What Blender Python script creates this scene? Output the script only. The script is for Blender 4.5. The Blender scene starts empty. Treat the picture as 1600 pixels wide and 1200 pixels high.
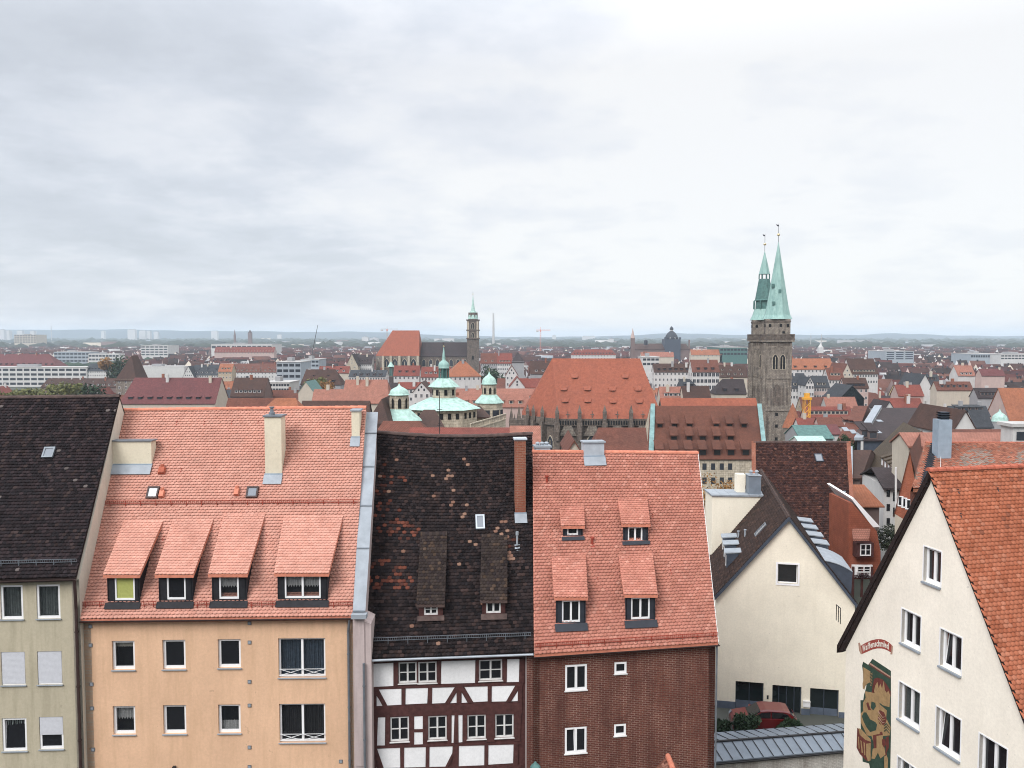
import bpy, math, random
import numpy as np
from mathutils import Vector, Matrix
from mathutils.geometry import tessellate_polygon
random.seed(7); RG = np.random.default_rng(7)
S = bpy.context.scene
COL = S.collection
R = math.radians
# ---------------------------------------------------------------- camera, sky, sun, exposure
FPX, CAMZ, PITCH = 1305.0, 45.0, math.atan(72 / 1305.0)
cam_d = bpy.data.cameras.new('camera'); cam = bpy.data.objects.new('camera', cam_d); COL.objects.link(cam)
cam.location = (0, 0, CAMZ); cam.rotation_euler = (math.pi / 2 - PITCH, 0, 0)
cam_d.sensor_width = 36; cam_d.lens = FPX / 1600 * 36; cam_d.clip_start = .3; cam_d.clip_end = 60000
S.camera = cam
SUN_EL, SUN_AZ = R(40), R(216)          # azimuth clockwise from +Y
sdir = Vector((math.sin(SUN_AZ) * math.cos(SUN_EL), math.cos(SUN_AZ) * math.cos(SUN_EL), math.sin(SUN_EL)))
W = bpy.data.worlds.new('World'); S.world = W; W.use_nodes = True
def build_world():
    nt = W.node_tree; N = nt.nodes; L = nt.links; N.clear()
    out = N.new('ShaderNodeOutputWorld'); bg = N.new('ShaderNodeBackground'); bg.inputs['Strength'].default_value = .1
    sky = N.new('ShaderNodeTexSky'); sky.sky_type = 'NISHITA'; sky.sun_disc = False
    sky.sun_elevation = SUN_EL; sky.sun_rotation = SUN_AZ
    tc = N.new('ShaderNodeTexCoord')
    sep = N.new('ShaderNodeSeparateXYZ'); L.new(tc.outputs['Generated'], sep.inputs[0])
    def m(op, a, b=None, c=None, clamp=False):
        n = N.new('ShaderNodeMath'); n.operation = op; n.use_clamp = clamp
        for i, v in enumerate((a, b, c)):
            if v is None: continue
            if isinstance(v, (int, float)): n.inputs[i].default_value = v
            else: L.new(v, n.inputs[i])
        return n.outputs[0]
    z = m('MAXIMUM', sep.outputs['Z'], 0.0)
    den = m('ADD', z, .20)
    cx = m('DIVIDE', sep.outputs['X'], den); cy = m('DIVIDE', sep.outputs['Y'], den)
    comb = N.new('ShaderNodeCombineXYZ'); L.new(cx, comb.inputs[0]); L.new(cy, comb.inputs[1])
    def noise(scale, det, rough, dist, off):
        mp = N.new('ShaderNodeMapping'); mp.inputs['Location'].default_value = off
        L.new(comb.outputs[0], mp.inputs[0])
        n = N.new('ShaderNodeTexNoise'); n.inputs['Scale'].default_value = scale; n.inputs['Detail'].default_value = det
        n.inputs['Roughness'].default_value = rough; n.inputs['Distortion'].default_value = dist
        L.new(mp.outputs[0], n.inputs['Vector']); return n.outputs['Fac']
    def ramp(v, a, b):
        n = N.new('ShaderNodeMapRange'); n.interpolation_type = 'SMOOTHSTEP'
        n.inputs['From Min'].default_value = a; n.inputs['From Max'].default_value = b; L.new(v, n.inputs['Value']); return n.outputs[0]
    big = ramp(noise(.6, 4, .5, .3, (2.3, 1.1, 0)), .36, .64)
    mid = ramp(noise(1.7, 9, .56, .25, (5.1, 8.2, 3)), .42, .60)
    fine = ramp(noise(4.6, 8, .6, .2, (1.7, 4.4, 7)), .36, .64)
    f = m('ADD', m('ADD', m('MULTIPLY', big, .36), m('MULTIPLY', mid, .42)), m('MULTIPLY', fine, .22))
    # the cloud layer thins towards the sun: brighter to the right of the view
    dot = N.new('ShaderNodeVectorMath'); dot.operation = 'DOT_PRODUCT'
    L.new(tc.outputs['Generated'], dot.inputs[0]); dot.inputs[1].default_value = (math.sin(R(75)) * .9, math.cos(R(75)) * .9, .16)
    glow = ramp(dot.outputs['Value'], -.25, .75)
    f = m('ADD', m('MULTIPLY', f, .72), m('MULTIPLY', glow, .72), clamp=True)
    cr = N.new('ShaderNodeValToRGB'); e = cr.color_ramp
    e.elements[0].position = .05; e.elements[0].color = (.64, .675, .735, 1)
    e.elements[1].position = .95; e.elements[1].color = (1.0, 1.0, 1.0, 1)
    k = e.elements.new(.34); k.color = (.74, .775, .84, 1)
    k = e.elements.new(.62); k.color = (.87, .89, .935, 1)
    L.new(f, cr.inputs[0])
    sc = N.new('ShaderNodeVectorMath'); sc.operation = 'SCALE'
    # an overcast sky grows brighter towards the zenith
    L.new(m('MULTIPLY', m('ADD', m('MULTIPLY', m('MAXIMUM', m('SUBTRACT', z, .3), 0.0), 2.6), 1.0), 5.0), sc.inputs['Scale'])
    L.new(cr.outputs[0], sc.inputs[0])
    mx = N.new('ShaderNodeMix'); mx.data_type = 'RGBA'; mx.inputs['Factor'].default_value = .93
    L.new(sky.outputs[0], mx.inputs[6]); L.new(sc.outputs[0], mx.inputs[7])
    L.new(mx.outputs[2], bg.inputs['Color']); L.new(bg.outputs[0], out.inputs['Surface'])
build_world()
sl = bpy.data.lights.new('sun', 'SUN'); sl.energy = 1.5; sl.angle = R(32); sl.color = (1, .97, .93)
so = bpy.data.objects.new('sun', sl); COL.objects.link(so); so.location = (30, -30, 120)
so.rotation_euler = (-sdir).to_track_quat('-Z', 'Y').to_euler()
S.view_settings.view_transform = 'Standard'; S.view_settings.look = 'None'; S.view_settings.gamma = 1
S.view_settings.use_curve_mapping = False; S.view_settings.exposure = .95
S.render.engine = 'CYCLES'
cy = S.cycles; cy.max_bounces = 6; cy.diffuse_bounces = 3; cy.glossy_bounces = 2; cy.transparent_max_bounces = 8
cy.volume_bounces = 1; S.cycles.pixel_filter_type = 'BLACKMAN_HARRIS'; cy.filter_width = 1.05; cy.use_denoising = True; cy.caustics_reflective = False; cy.caustics_refractive = False
# ---------------------------------------------------------------- picture helpers: a pixel of the photograph to a place
CAM = Vector((0, 0, CAMZ)); _s, _c = math.sin(PITCH), math.cos(PITCH)
def ray(px, py):
    a = (px - 800) / FPX; b = (600 - py) / FPX
    d = Vector((a, _c + b * _s, -_s + b * _c)); return d / d.y
def P(px, py, Y): return CAM + ray(px, py) * Y
def K(py): return -ray(800, py).z
def PZ(px, Y, z):
    for _ in range(1): pass
    # x of a pixel column at depth Y (the column's slant from the pitch is resolved for height z)
    b = 0
    dz = z - CAMZ; t = _c * Y - _s * dz      # depth along the view axis
    return Vector(((px - 800) / FPX * t, Y, z))
def px_of(p):
    d = Vector(p) - CAM; t = d.y * _c - d.z * _s
    return 800 + FPX * d.x / t, 600 - FPX * (d.y * _s + d.z * _c) / t
def ground(x, y):
    def ss(t): t = max(0, min(1, t)); return t * t * (3 - 2 * t)
    return 21.2 * (1 - ss((y - 60) / 190)) + 21.8 * (1 - ss((y + 2) / 24))
class Fr:
    def __init__(s, O, U, V=None):
        s.O = Vector(O); s.U = Vector(U).normalized()
        if V is None: s.V = Vector((0, 0, 1))
        else:
            V = Vector(V); s.V = (V - s.U * V.dot(s.U)).normalized()
        s.N = s.U.cross(s.V).normalized()
    def pt(s, u, v, n=0): return s.O + s.U * u + s.V * v + s.N * n
    def uv(s, px, py, n=0):
        d = ray(px, py); t = (s.O + s.N * n - CAM).dot(s.N) / d.dot(s.N); p = CAM + d * t - s.O
        return p.dot(s.U), p.dot(s.V)
    def at(s, px, py, n=0):
        u, v = s.uv(px, py, n); return s.pt(u, v, n)
    def shift(s, n): return Fr(s.O + s.N * n, s.U, s.V)
class MB:
    def __init__(s): s.v = []; s.f = []; s.m = []
    def poly(s, pts, m=0):
        b = len(s.v); s.v += [Vector(p) for p in pts]; s.f.append(list(range(b, b + len(pts)))); s.m.append(m); return s
    def hexa(s, p, m=0):       # p: 8 corners, bottom ring then top ring (both anticlockwise seen from above)
        b = len(s.v); s.v += [Vector(q) for q in p]
        for f in ((3, 2, 1, 0), (4, 5, 6, 7), (0, 1, 5, 4), (1, 2, 6, 5), (2, 3, 7, 6), (3, 0, 4, 7)):
            s.f.append([b + i for i in f]); s.m.append(m)
        return s
    def fbox(s, fr, u0, u1, v0, v1, n0, n1, m=0):
        return s.hexa([fr.pt(u0, v0, n1), fr.pt(u1, v0, n1), fr.pt(u1, v0, n0), fr.pt(u0, v0, n0),
                       fr.pt(u0, v1, n1), fr.pt(u1, v1, n1), fr.pt(u1, v1, n0), fr.pt(u0, v1, n0)], m)
    def box(s, x0, x1, y0, y1, z0, z1, m=0):
        return s.hexa([(x0, y0, z0), (x1, y0, z0), (x1, y1, z0), (x0, y1, z0), (x0, y0, z1), (x1, y0, z1), (x1, y1, z1), (x0, y1, z1)], m)
    def prism(s, pts, vec, m=0):   # polygon extruded along vec
        n = len(pts); b = len(s.v); vec = Vector(vec); s.v += [Vector(p) for p in pts] + [Vector(p) + vec for p in pts]
        s.f.append(list(range(b, b + n))[::-1]); s.m.append(m); s.f.append(list(range(b + n, b + 2 * n))); s.m.append(m)
        for i in range(n):
            j = (i + 1) % n; s.f.append([b + i, b + j, b + n + j, b + n + i]); s.m.append(m)
        return s
    def tube(s, A, B, r, k=6, m=0, r2=None, cap=True):
        A = Vector(A); B = Vector(B); d = (B - A).normalized(); a = d.orthogonal().normalized(); c = d.cross(a)
        b = len(s.v); r2 = r if r2 is None else r2
        for p, q in ((A, r), (B, r2)):
            for i in range(k):
                t = 2 * math.pi * i / k; s.v.append(p + (a * math.cos(t) + c * math.sin(t)) * q)
        for i in range(k):
            j = (i + 1) % k; s.f.append([b + i, b + j, b + k + j, b + k + i]); s.m.append(m)
        if cap:
            s.f.append([b + i for i in range(k)][::-1]); s.m.append(m); s.f.append([b + k + i for i in range(k)]); s.m.append(m)
        return s
    def lathe(s, c, prof, k=12, m=0, ph=0, sx=1):
        c = Vector(c); b = len(s.v)
        for r, z in prof:
            for i in range(k):
                t = 2 * math.pi * i / k + ph; s.v.append(c + Vector((r * math.cos(t), r * math.sin(t), z)))
        for q in range(len(prof) - 1):
            for i in range(k):
                j = (i + 1) % k; s.f.append([b + q * k + i, b + q * k + j, b + (q + 1) * k + j, b + (q + 1) * k + i]); s.m.append(m)
        s.f.append([b + (len(prof) - 1) * k + i for i in range(k)]); s.m.append(m)
        s.f.append([b + i for i in range(k)][::-1]); s.m.append(m)
        return s
    def build(s, name, mats, parent=None, smooth=False, kind=None):
        if not isinstance(mats, (list, tuple)): mats = [mats]
        n = len(s.v); c = Vector((0, 0, 0))
        lo = Vector((min(p.x for p in s.v), min(p.y for p in s.v), min(p.z for p in s.v)))
        hi = Vector((max(p.x for p in s.v), max(p.y for p in s.v), max(p.z for p in s.v)))
        c = (lo + hi) / 2; c.z = lo.z
        me = bpy.data.meshes.new(name); me.from_pydata([tuple(p - c) for p in s.v], [], s.f)
        for m_ in mats: me.materials.append(M[m_] if isinstance(m_, str) else m_)
        if len(mats) > 1: me.polygons.foreach_set('material_index', s.m)
        uvl = me.uv_layers.new(name='UVMap'); uv = []
        for f in s.f:
            p0 = s.v[f[0]]; nn = Vector((0, 0, 0))
            for i in range(len(f)):
                a = s.v[f[i]] - p0; b_ = s.v[f[(i + 1) % len(f)]] - p0; nn += a.cross(b_)
            if nn.length < 1e-12: nn = Vector((0, 0, 1))
            nn.normalize()
            if abs(nn.z) > .97: ua, va = Vector((1, 0, 0)), Vector((0, 1, 0))
            else: ua = Vector((0, 0, 1)).cross(nn).normalized(); va = nn.cross(ua)
            for i in f: q = s.v[i]; uv += [q.dot(ua), q.dot(va)]
        uvl.data.foreach_set('uv', uv)
        if smooth: me.polygons.foreach_set('use_smooth', [True] * len(me.polygons))
        me.validate(); me.update()
        o = bpy.data.objects.new(name, me); COL.objects.link(o)
        place(o, c, parent)
        if kind: o['kind'] = kind
        return o
WL = {}      # world location of every object made
def place(o, c, parent):
    WL[o.name] = Vector(c)
    if parent is not None:
        o.parent = parent; o.location = Vector(c) - WL[parent.name]
    else: o.location = c
def tag(o, label, cat, group=None, kind=None):
    if label: o['label'] = label
    if cat: o['category'] = cat
    if group: o['group'] = group
    if kind: o['kind'] = kind
    return o
def thing(name, loc, label, cat, group=None):
    o = bpy.data.objects.new(name, None); COL.objects.link(o); o.empty_display_size = .5
    place(o, Vector(loc), None); return tag(o, label, cat, group)
def np_mesh(name, V, F, mats, parent=None, cols=None, midx=None, kind=None, origin=None, smooth=False, uv=None):
    """V (n,3); F: list of arrays each (m,k) of faces"""
    V = np.asarray(V, dtype=np.float64); c = np.array(origin if origin is not None else ((V[:, 0].min() + V[:, 0].max()) / 2, (V[:, 1].min() + V[:, 1].max()) / 2, V[:, 2].min()))
    me = bpy.data.meshes.new(name); me.vertices.add(len(V)); me.vertices.foreach_set('co', (V - c).ravel())
    F = [f for f in F if len(f)]
    tot = np.concatenate([np.full(len(f), f.shape[1]) for f in F]); idx = np.concatenate([f.ravel() for f in F])
    me.loops.add(len(idx)); me.loops.foreach_set('vertex_index', idx.astype(np.int32))
    me.polygons.add(len(tot)); st = np.concatenate([[0], np.cumsum(tot)[:-1]])
    me.polygons.foreach_set('loop_start', st.astype(np.int32)); me.polygons.foreach_set('loop_total', tot.astype(np.int32))
    for m_ in (mats if isinstance(mats, (list, tuple)) else [mats]): me.materials.append(M[m_])
    if midx is not None: me.polygons.foreach_set('material_index', np.asarray(midx, dtype=np.int32))
    if smooth: me.polygons.foreach_set('use_smooth', np.ones(len(tot), dtype=bool))
    if cols is not None:
        a = me.color_attributes.new('Col', 'FLOAT_COLOR', 'POINT')
        a.data.foreach_set('color', np.concatenate([cols, np.ones((len(cols), 1))], 1).ravel())
    me.update(); me.validate()
    o = bpy.data.objects.new(name, me); COL.objects.link(o); place(o, Vector(c), parent)
    if kind: o['kind'] = kind
    return o
# ---------------------------------------------------------------- materials
M = {}
def mat(name, base, rough=.8, metal=0., spec=.3):
    m_ = bpy.data.materials.new(name); m_.use_nodes = True; M[name] = m_
    b = m_.node_tree.nodes['Principled BSDF']
    b.inputs['Base Color'].default_value = (*base, 1); b.inputs['Roughness'].default_value = rough; b.inputs['Metallic'].default_value = metal
    b.inputs['Specular IOR Level'].default_value = spec
    return m_, m_.node_tree.nodes, m_.node_tree.links, b
def nz(N, L, vec, scale, det=6, rough=.6, stretch=None):
    if stretch:
        mp = N.new('ShaderNodeMapping'); mp.inputs['Scale'].default_value = stretch; L.new(vec, mp.inputs[0]); vec = mp.outputs[0]
    n = N.new('ShaderNodeTexNoise'); n.inputs['Scale'].default_value = scale; n.inputs['Detail'].default_value = det; n.inputs['Roughness'].default_value = rough
    L.new(vec, n.inputs['Vector']); return n.outputs['Fac']
def rng(N, L, v, a, b, c=0, d=1):
    n = N.new('ShaderNodeMapRange'); n.inputs['From Min'].default_value = a; n.inputs['From Max'].default_value = b
    n.inputs['To Min'].default_value = c; n.inputs['To Max'].default_value = d; L.new(v, n.inputs['Value']); return n.outputs[0]
def mix(N, L, f, a, b, mode='MIX'):
    n = N.new('ShaderNodeMix'); n.data_type = 'RGBA'; n.blend_type = mode
    for s_, v in ((0, f), (6, a), (7, b)):
        if isinstance(v, (int, float)): n.inputs[s_].default_value = v
        elif isinstance(v, tuple): n.inputs[s_].default_value = (*v, 1)
        else: L.new(v, n.inputs[s_])
    return n.outputs[2]
def bump(N, L, b, h, s=.3, d=.02):
    n = N.new('ShaderNodeBump'); n.inputs['Strength'].default_value = s; n.inputs['Distance'].default_value = d
    L.new(h, n.inputs['Height']); L.new(n.outputs[0], b.inputs['Normal'])
def gpos(N): return N.new('ShaderNodeNewGeometry').outputs['Position']
def m_tiles():       # individually modelled tiles: own colour plus painted edge shade from the attribute, weather from noise
    _, N, L, b = mat('clay_tiles', (.5, .2, .14), .85, 0, .12)
    a = N.new('ShaderNodeAttribute'); a.attribute_name = 'Col'; p = gpos(N)
    n1 = rng(N, L, nz(N, L, p, 1.1, 5), .3, .7, .86, 1.12); n2 = rng(N, L, nz(N, L, p, 22, 3), .3, .7, .88, 1.1)
    c = mix(N, L, 1.0, a.outputs['Color'], n1, 'MULTIPLY'); c = mix(N, L, 1.0, c, n2, 'MULTIPLY')
    L.new(c, b.inputs['Base Color'])
def m_plain(name, base, rough=.7, metal=0, var=.12, sc=3, spec=.3, bmp=0):
    _, N, L, b = mat(name, base, rough, metal, spec); p = gpos(N)
    v = rng(N, L, nz(N, L, p, sc, 6), .3, .7, 1 - var, 1 + var)
    L.new(mix(N, L, 1.0, base, v, 'MULTIPLY'), b.inputs['Base Color'])
    if bmp: bump(N, L, b, nz(N, L, p, 30, 3), bmp, .01)
def m_plaster(name, base, dirt=(.3, .27, .2), amt=.35, bmp=.25):
    _, N, L, b = mat(name, base, .92, 0, .15); p = gpos(N)
    big = rng(N, L, nz(N, L, p, .35, 7, .62), .3, .72, .9, 1.07)
    grain = rng(N, L, nz(N, L, p, 9, 4, .7), .3, .7, .93, 1.06)
    c = mix(N, L, 1.0, base, big, 'MULTIPLY'); c = mix(N, L, 1.0, c, grain, 'MULTIPLY')
    streak = nz(N, L, p, 1.2, 6, .65, (2.6, 2.6, .28))
    f = rng(N, L, streak, .46, .78, 0, min(.8, amt * 1.35)); L2 = f
    c = mix(N, L, f, c, tuple(base[i] * .45 + dirt[i] * .35 for i in range(3)))
    sp = rng(N, L, nz(N, L, p, 4.5, 2, .5), .71, .76, 0, .5)
    c = mix(N, L, sp, c, tuple(x * .6 for x in base))
    L.new(c, b.inputs['Base Color']); bump(N, L, b, nz(N, L, p, 45, 3), bmp, .008)
def m_rooftex(name, c1, c2, old=(.05, .04, .04), amt=.3, w=.17, h=.15, fade=1.0):
    _, N, L, b = mat(name, c1, .82, 0, .25); uv = N.new('ShaderNodeTexCoord').outputs['UV']; p = gpos(N)
    br = N.new('ShaderNodeTexBrick'); L.new(uv, br.inputs['Vector']); br.inputs['Scale'].default_value = 1
    br.inputs['Brick Width'].default_value = w; br.inputs['Row Height'].default_value = h; br.inputs['Mortar Size'].default_value = .013
    br.inputs['Mortar Smooth'].default_value = .3; br.inputs['Color1'].default_value = (*c1, 1); br.inputs['Color2'].default_value = (*c2, 1)
    br.inputs['Mortar'].default_value = (*[x * (1 - .6 * fade) for x in c1], 1)
    big = nz(N, L, p, .16, 7, .65); f = rng(N, L, big, .46, .7, 0, amt); c = mix(N, L, f, br.outputs['Color'], old)
    v = rng(N, L, nz(N, L, p, 1.3, 5, .7), .3, .7, .8, 1.2); c = mix(N, L, 1.0, c, v, 'MULTIPLY')
    st = rng(N, L, nz(N, L, uv, 1.0, 4, .6, (1.1, .12, 1)), .5, .75, 0, .25); c = mix(N, L, st, c, tuple(x * .6 for x in c1))
    L.new(c, b.inputs['Base Color']); bump(N, L, b, br.outputs['Fac'], -.4 * fade, .02)
def m_brick(name, c1, c2, mortar, w=.25, h=.083, ms=.012, stain=(.07, .03, .025), amt=.5, lit=None):
    _, N, L, b = mat(name, c1, .88, 0, .2); uv = N.new('ShaderNodeTexCoord').outputs['UV']; p = gpos(N)
    br = N.new('ShaderNodeTexBrick'); L.new(uv, br.inputs['Vector']); br.inputs['Scale'].default_value = 1
    br.inputs['Brick Width'].default_value = w; br.inputs['Row Height'].default_value = h; br.inputs['Mortar Size'].default_value = ms
    br.inputs['Mortar Smooth'].default_value = .2; br.inputs['Bias'].default_value = -.1
    br.inputs['Color1'].default_value = (*c1, 1); br.inputs['Color2'].default_value = (*c2, 1)
    fm = rng(N, L, nz(N, L, p, .8, 6, .7, (2, 2, .5)), .42, .66, 0, 1)
    L.new(mix(N, L, fm, mortar, tuple(x * .35 for x in mortar)), br.inputs['Mortar'])
    f = rng(N, L, nz(N, L, p, .9, 7, .7, (1.6, 1.6, .3)), .45, .75, 0, amt); c = mix(N, L, f, br.outputs['Color'], stain)
    v = rng(N, L, nz(N, L, p, 14 if w < .5 else 1.6, 6, .75), .3, .7, .75 if w < .5 else .68, 1.25 if w < .5 else 1.3); c = mix(N, L, 1.0, c, v, 'MULTIPLY')
    L.new(c, b.inputs['Base Color']); bump(N, L, b, br.outputs['Fac'], -.5, .012)
m_tiles()
m_plaster('plaster_orange', (.70, .455, .30), (.5, .3, .15), .4)
m_plaster('plaster_olive', (.47, .42, .315), (.2, .18, .1), .5, .8)
m_plaster('plaster_cream', (.82, .765, .64), (.5, .45, .3), .16, .15)
m_plaster('plaster_pale', (.86, .80, .70), (.5, .45, .3), .12, .08)
m_plaster('plaster_party', (.60, .55, .47), (.35, .3, .25), .3)
m_plaster('plaster_pink', (.47, .39, .38), (.2, .15, .15), .6)
m_plaster('plaster_white', (.80, .80, .81), (.6, .6, .6), .12, .12)
m_plaster('plaster_chimney', (.66, .60, .47), (.4, .35, .25), .25)
for n_, c_ in dict(w_white=(.53, .52, .51), w_cream=(.48, .43, .36), w_grey=(.30, .30, .31), w_ochre=(.42, .34, .25), w_pink=(.46, .35, .32), w_yellow=(.66, .54, .30), w_brown=(.17, .12, .11), w_stone=(.36, .31, .25), w_bluegrey=(.32, .36, .40)).items():
    m_plaster(n_, c_, (.2, .2, .2), .3, 0)
m_rooftex('r_salmon', (0.299, 0.129, 0.095), (0.340, 0.156, 0.116), (0.136, 0.075, 0.061), .35)
m_rooftex('r_orange', (0.305, 0.113, 0.060), (0.345, 0.139, 0.080), (0.106, 0.053, 0.040), .35)
m_rooftex('r_red', (0.196, 0.054, 0.042), (0.226, 0.071, 0.054), (0.065, 0.030, 0.030), .4)
m_rooftex('r_redbrown', (0.139, 0.053, 0.038), (0.170, 0.069, 0.050), (0.044, 0.029, 0.025), .45)
m_rooftex('r_brown', (0.066, 0.036, 0.030), (0.089, 0.048, 0.036), (0.027, 0.021, 0.021), .5)
m_rooftex('r_dark', (0.041, 0.032, 0.034), (0.059, 0.043, 0.045), (0.018, 0.018, 0.020), .5)
m_rooftex('r_slate', (0.045, 0.050, 0.059), (0.059, 0.063, 0.072), (0.023, 0.027, 0.032), .4)
m_rooftex('r_plum', (0.135, 0.048, 0.050), (0.162, 0.061, 0.061), (0.061, 0.031, 0.034), .35)
m_rooftex('r_olive', (0.077, 0.059, 0.041), (0.099, 0.072, 0.050), (0.036, 0.032, 0.027), .5)
m_rooftex('r_choir', (0.253, 0.076, 0.045), (0.285, 0.092, 0.054), (0.140, 0.050, 0.035), .35, .2, .16, .35)
m_rooftex('r_hall', (0.110, 0.040, 0.026), (0.133, 0.052, 0.033), (0.048, 0.024, 0.019), .5, .2, .16, .6)
m_brick('bricks', (.105, .032, .024), (.15, .05, .035), (.30, .215, .175), .25, .083, .010, (.055, .02, .017), .8)
m_brick('chimney_bricks', (.22, .065, .038), (.27, .09, .055), (.30, .2, .15), .25, .08, .01, (.15, .06, .04), .5)
m_brick('whitewashed_bricks', (.55, .54, .51), (.62, .60, .57), (.45, .43, .4), .25, .083, .009, (.13, .08, .06), .75)
m_brick('sandstone', (.215, .185, .155), (.29, .25, .21), (.10, .085, .075), .9, .42, .03, (.05, .043, .042), .95)
m_brick('dark_sandstone', (.13, .105, .09), (.19, .155, .13), (.06, .05, .045), .9, .42, .02, (.035, .032, .032), .85)
m_brick('pale_sandstone', (.46, .40, .31), (.52, .46, .37), (.25, .21, .17), 1.0, .45, .02, (.14, .12, .10), .6)
m_brick('red_gable_bricks', (.32, .10, .055), (.37, .13, .075), (.22, .09, .06), .3, .1, .01, (.14, .05, .04), .5)
def m_copper():
    _, N, L, b = mat('copper', (.30, .52, .45), .6, 0, .4); p = gpos(N)
    f = rng(N, L, nz(N, L, p, .5, 7, .7, (2, 2, .5)), .4, .68, 0, .8)
    c = mix(N, L, f, (.28, .435, .40), (.14, .26, .245)); g = rng(N, L, nz(N, L, p, 2.5, 4), .55, .75, 0, .55)
    c = mix(N, L, g, c, (.10, .17, .16)); L.new(c, b.inputs['Base Color'])
m_copper()
m_plain('pale_copper', (.35, .51, .46), .6, 0, .3, 1.6); m_plain('teal_verge', (.17, .28, .28), .6, 0, .3, 1.0); m_plain('dark_copper', (.07, .15, .14), .6, 0, .3, 1.5)
m_plain('zinc', (.47, .51, .56), .5, .25, .12, 2.2, .4); m_plain('zinc_light', (.29, .32, .355), .7, .05, .14, 2.2, .25)
m_plain('zinc_dark', (.17, .19, .215), .5, .3, .2, 3, .4); m_plain('zinc_mid', (.19, .225, .27), .55, .2, .12, 2); m_plain('zinc_blue', (.30, .37, .44), .5, .2, .12, 2)
m_plain('white_paint', (.82, .82, .83), .45, 0, .04, 4, .4); m_plain('offwhite_paint', (.66, .65, .64), .6, 0, .1, 4)
m_plain('timber', (.072, .028, .026), .72, 0, .35, 6, .3, .3); m_plain('dark_timber', (.022, .014, .013), .8, 0, .3, 4, .2, .3)
m_plain('black_cladding', (.018, .018, .022), .7, 0, .25, 5, .25); m_plain('slate_dark', (.028, .032, .043), .6, 0, .2, 3); m_plain('slate_cladding', (.05, .062, .085), .6, 0, .2, 3)
m_plain('red_metal', (.30, .055, .035), .55, 0, .25, 6); m_plain('brown_metal', (.05, .03, .028), .55, .1, .2, 5)
m_plain('shutter_grey', (.56, .57, .61), .6, 0, .06, 9, .3); m_plain('blind_cream', (.62, .60, .52), .8, 0, .08, 6)
m_plain('curtain_white', (.60, .62, .62), .9, 0, .2, 9); m_plain('curtain_grey', (.20, .235, .23), .9, 0, .25, 7)
m_plain('curtain_blue', (.09, .13, .18), .9, 0, .25, 7); m_plain('curtain_dark', (.03, .03, .032), .9, 0, .3, 5)
m_plain('curtain_green', (.36, .38, .12), .9, 0, .12, 9); m_plain('room_dark', (.010, .010, .011), .9, 0, .3, 3)
m_plain('plinth_blue', (.10, .125, .17), .7, 0, .2, 2); m_plain('asphalt', (.055, .055, .058), .9, 0, .3, 1.5)
m_plain('cobbles', (.16, .155, .15), .9, 0, .35, 2.5); m_plain('gold', (.6, .5, .3), .35, .7, .1, 3)
m_plain('iron', (.03, .03, .033), .5, .3, .2, 4); m_plain('mural_green', (.032, .06, .042), .9, 0, .25, 6)
m_plain('mural_ochre', (.33, .215, .105), .9, 0, .2, 6); m_plain('mural_red', (.13, .035, .028), .9, 0, .25, 6)
m_plain('mural_pink', (.38, .23, .17), .9, 0, .2, 6); m_plain('banner_red', (.30, .065, .05), .85, 0, .15, 8); m_plain('banner_pale', (.72, .66, .58), .85, 0, .05, 8)
m_plain('yellow_paint', (.66, .33, .04), .6, 0, .1, 3); m_plain('crane_red', (.62, .16, .09), .6, 0, .1, 3)
m_plain('concrete', (.42, .41, .40), .9, 0, .15, .8); m_plain('bark', (.07, .05, .038), .95, 0, .3, 5)
m_plain('lace_white', (.68, .69, .69), .9, 0, .25, 30)
m_plain('tyre', (.012, .012, .012), .85); m_plain('tower_pale', (.34, .34, .36), .9, 0, .1, .1)
_, N_, L_, b_ = mat('car_paint', (.12, .006, .008), .3, 0, .5); b_.inputs['Coat Weight'].default_value = .6
def m_glass(name, a, base=(.02, .022, .025), alpha=.55):
    m_ = bpy.data.materials.new(name); m_.use_nodes = True; M[name] = m_; N = m_.node_tree.nodes; L = m_.node_tree.links
    b = N['Principled BSDF']; b.inputs['Base Color'].default_value = (*base, 1); b.inputs['Roughness'].default_value = .04; b.inputs['Specular IOR Level'].default_value = .6
    if alpha < 1: b.inputs['Alpha'].default_value = alpha
    p = gpos(N); bump(N, L, b, nz(N, L, p, 2.2, 2), .06, .05)
m_glass('dark_glass', 0, (.012, .013, .016), 1); m_glass('clear_glass', 0, (.02, .022, .026), .28); m_glass('far_glass', 0, (.035, .04, .05), 1)
m_glass('teal_glass', 0, (.012, .018, .021), 1); m_glass('sky_glass', 0, (.20, .22, .25), 1)
def m_leaf(name, c1, c2):
    _, N, L, b = mat(name, c1, .75, 0, .2); p = gpos(N); f = rng(N, L, nz(N, L, p, 1.4, 4, .7), .35, .65)
    c = mix(N, L, f, c1, c2); v = rng(N, L, nz(N, L, p, 9, 2), .3, .7, .6, 1.4); L.new(mix(N, L, 1.0, c, v, 'MULTIPLY'), b.inputs['Base Color'])
m_leaf('leaf_green', (.025, .036, .022), (.042, .048, .03)); m_leaf('leaf_dark', (.022, .042, .024), (.035, .058, .03))
m_leaf('leaf_yellow', (.16, .15, .05), (.11, .13, .05)); m_leaf('leaf_rust', (.30, .16, .05), (.22, .12, .05)); m_leaf('leaf_plum', (.06, .03, .035), (.04, .025, .028))
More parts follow.
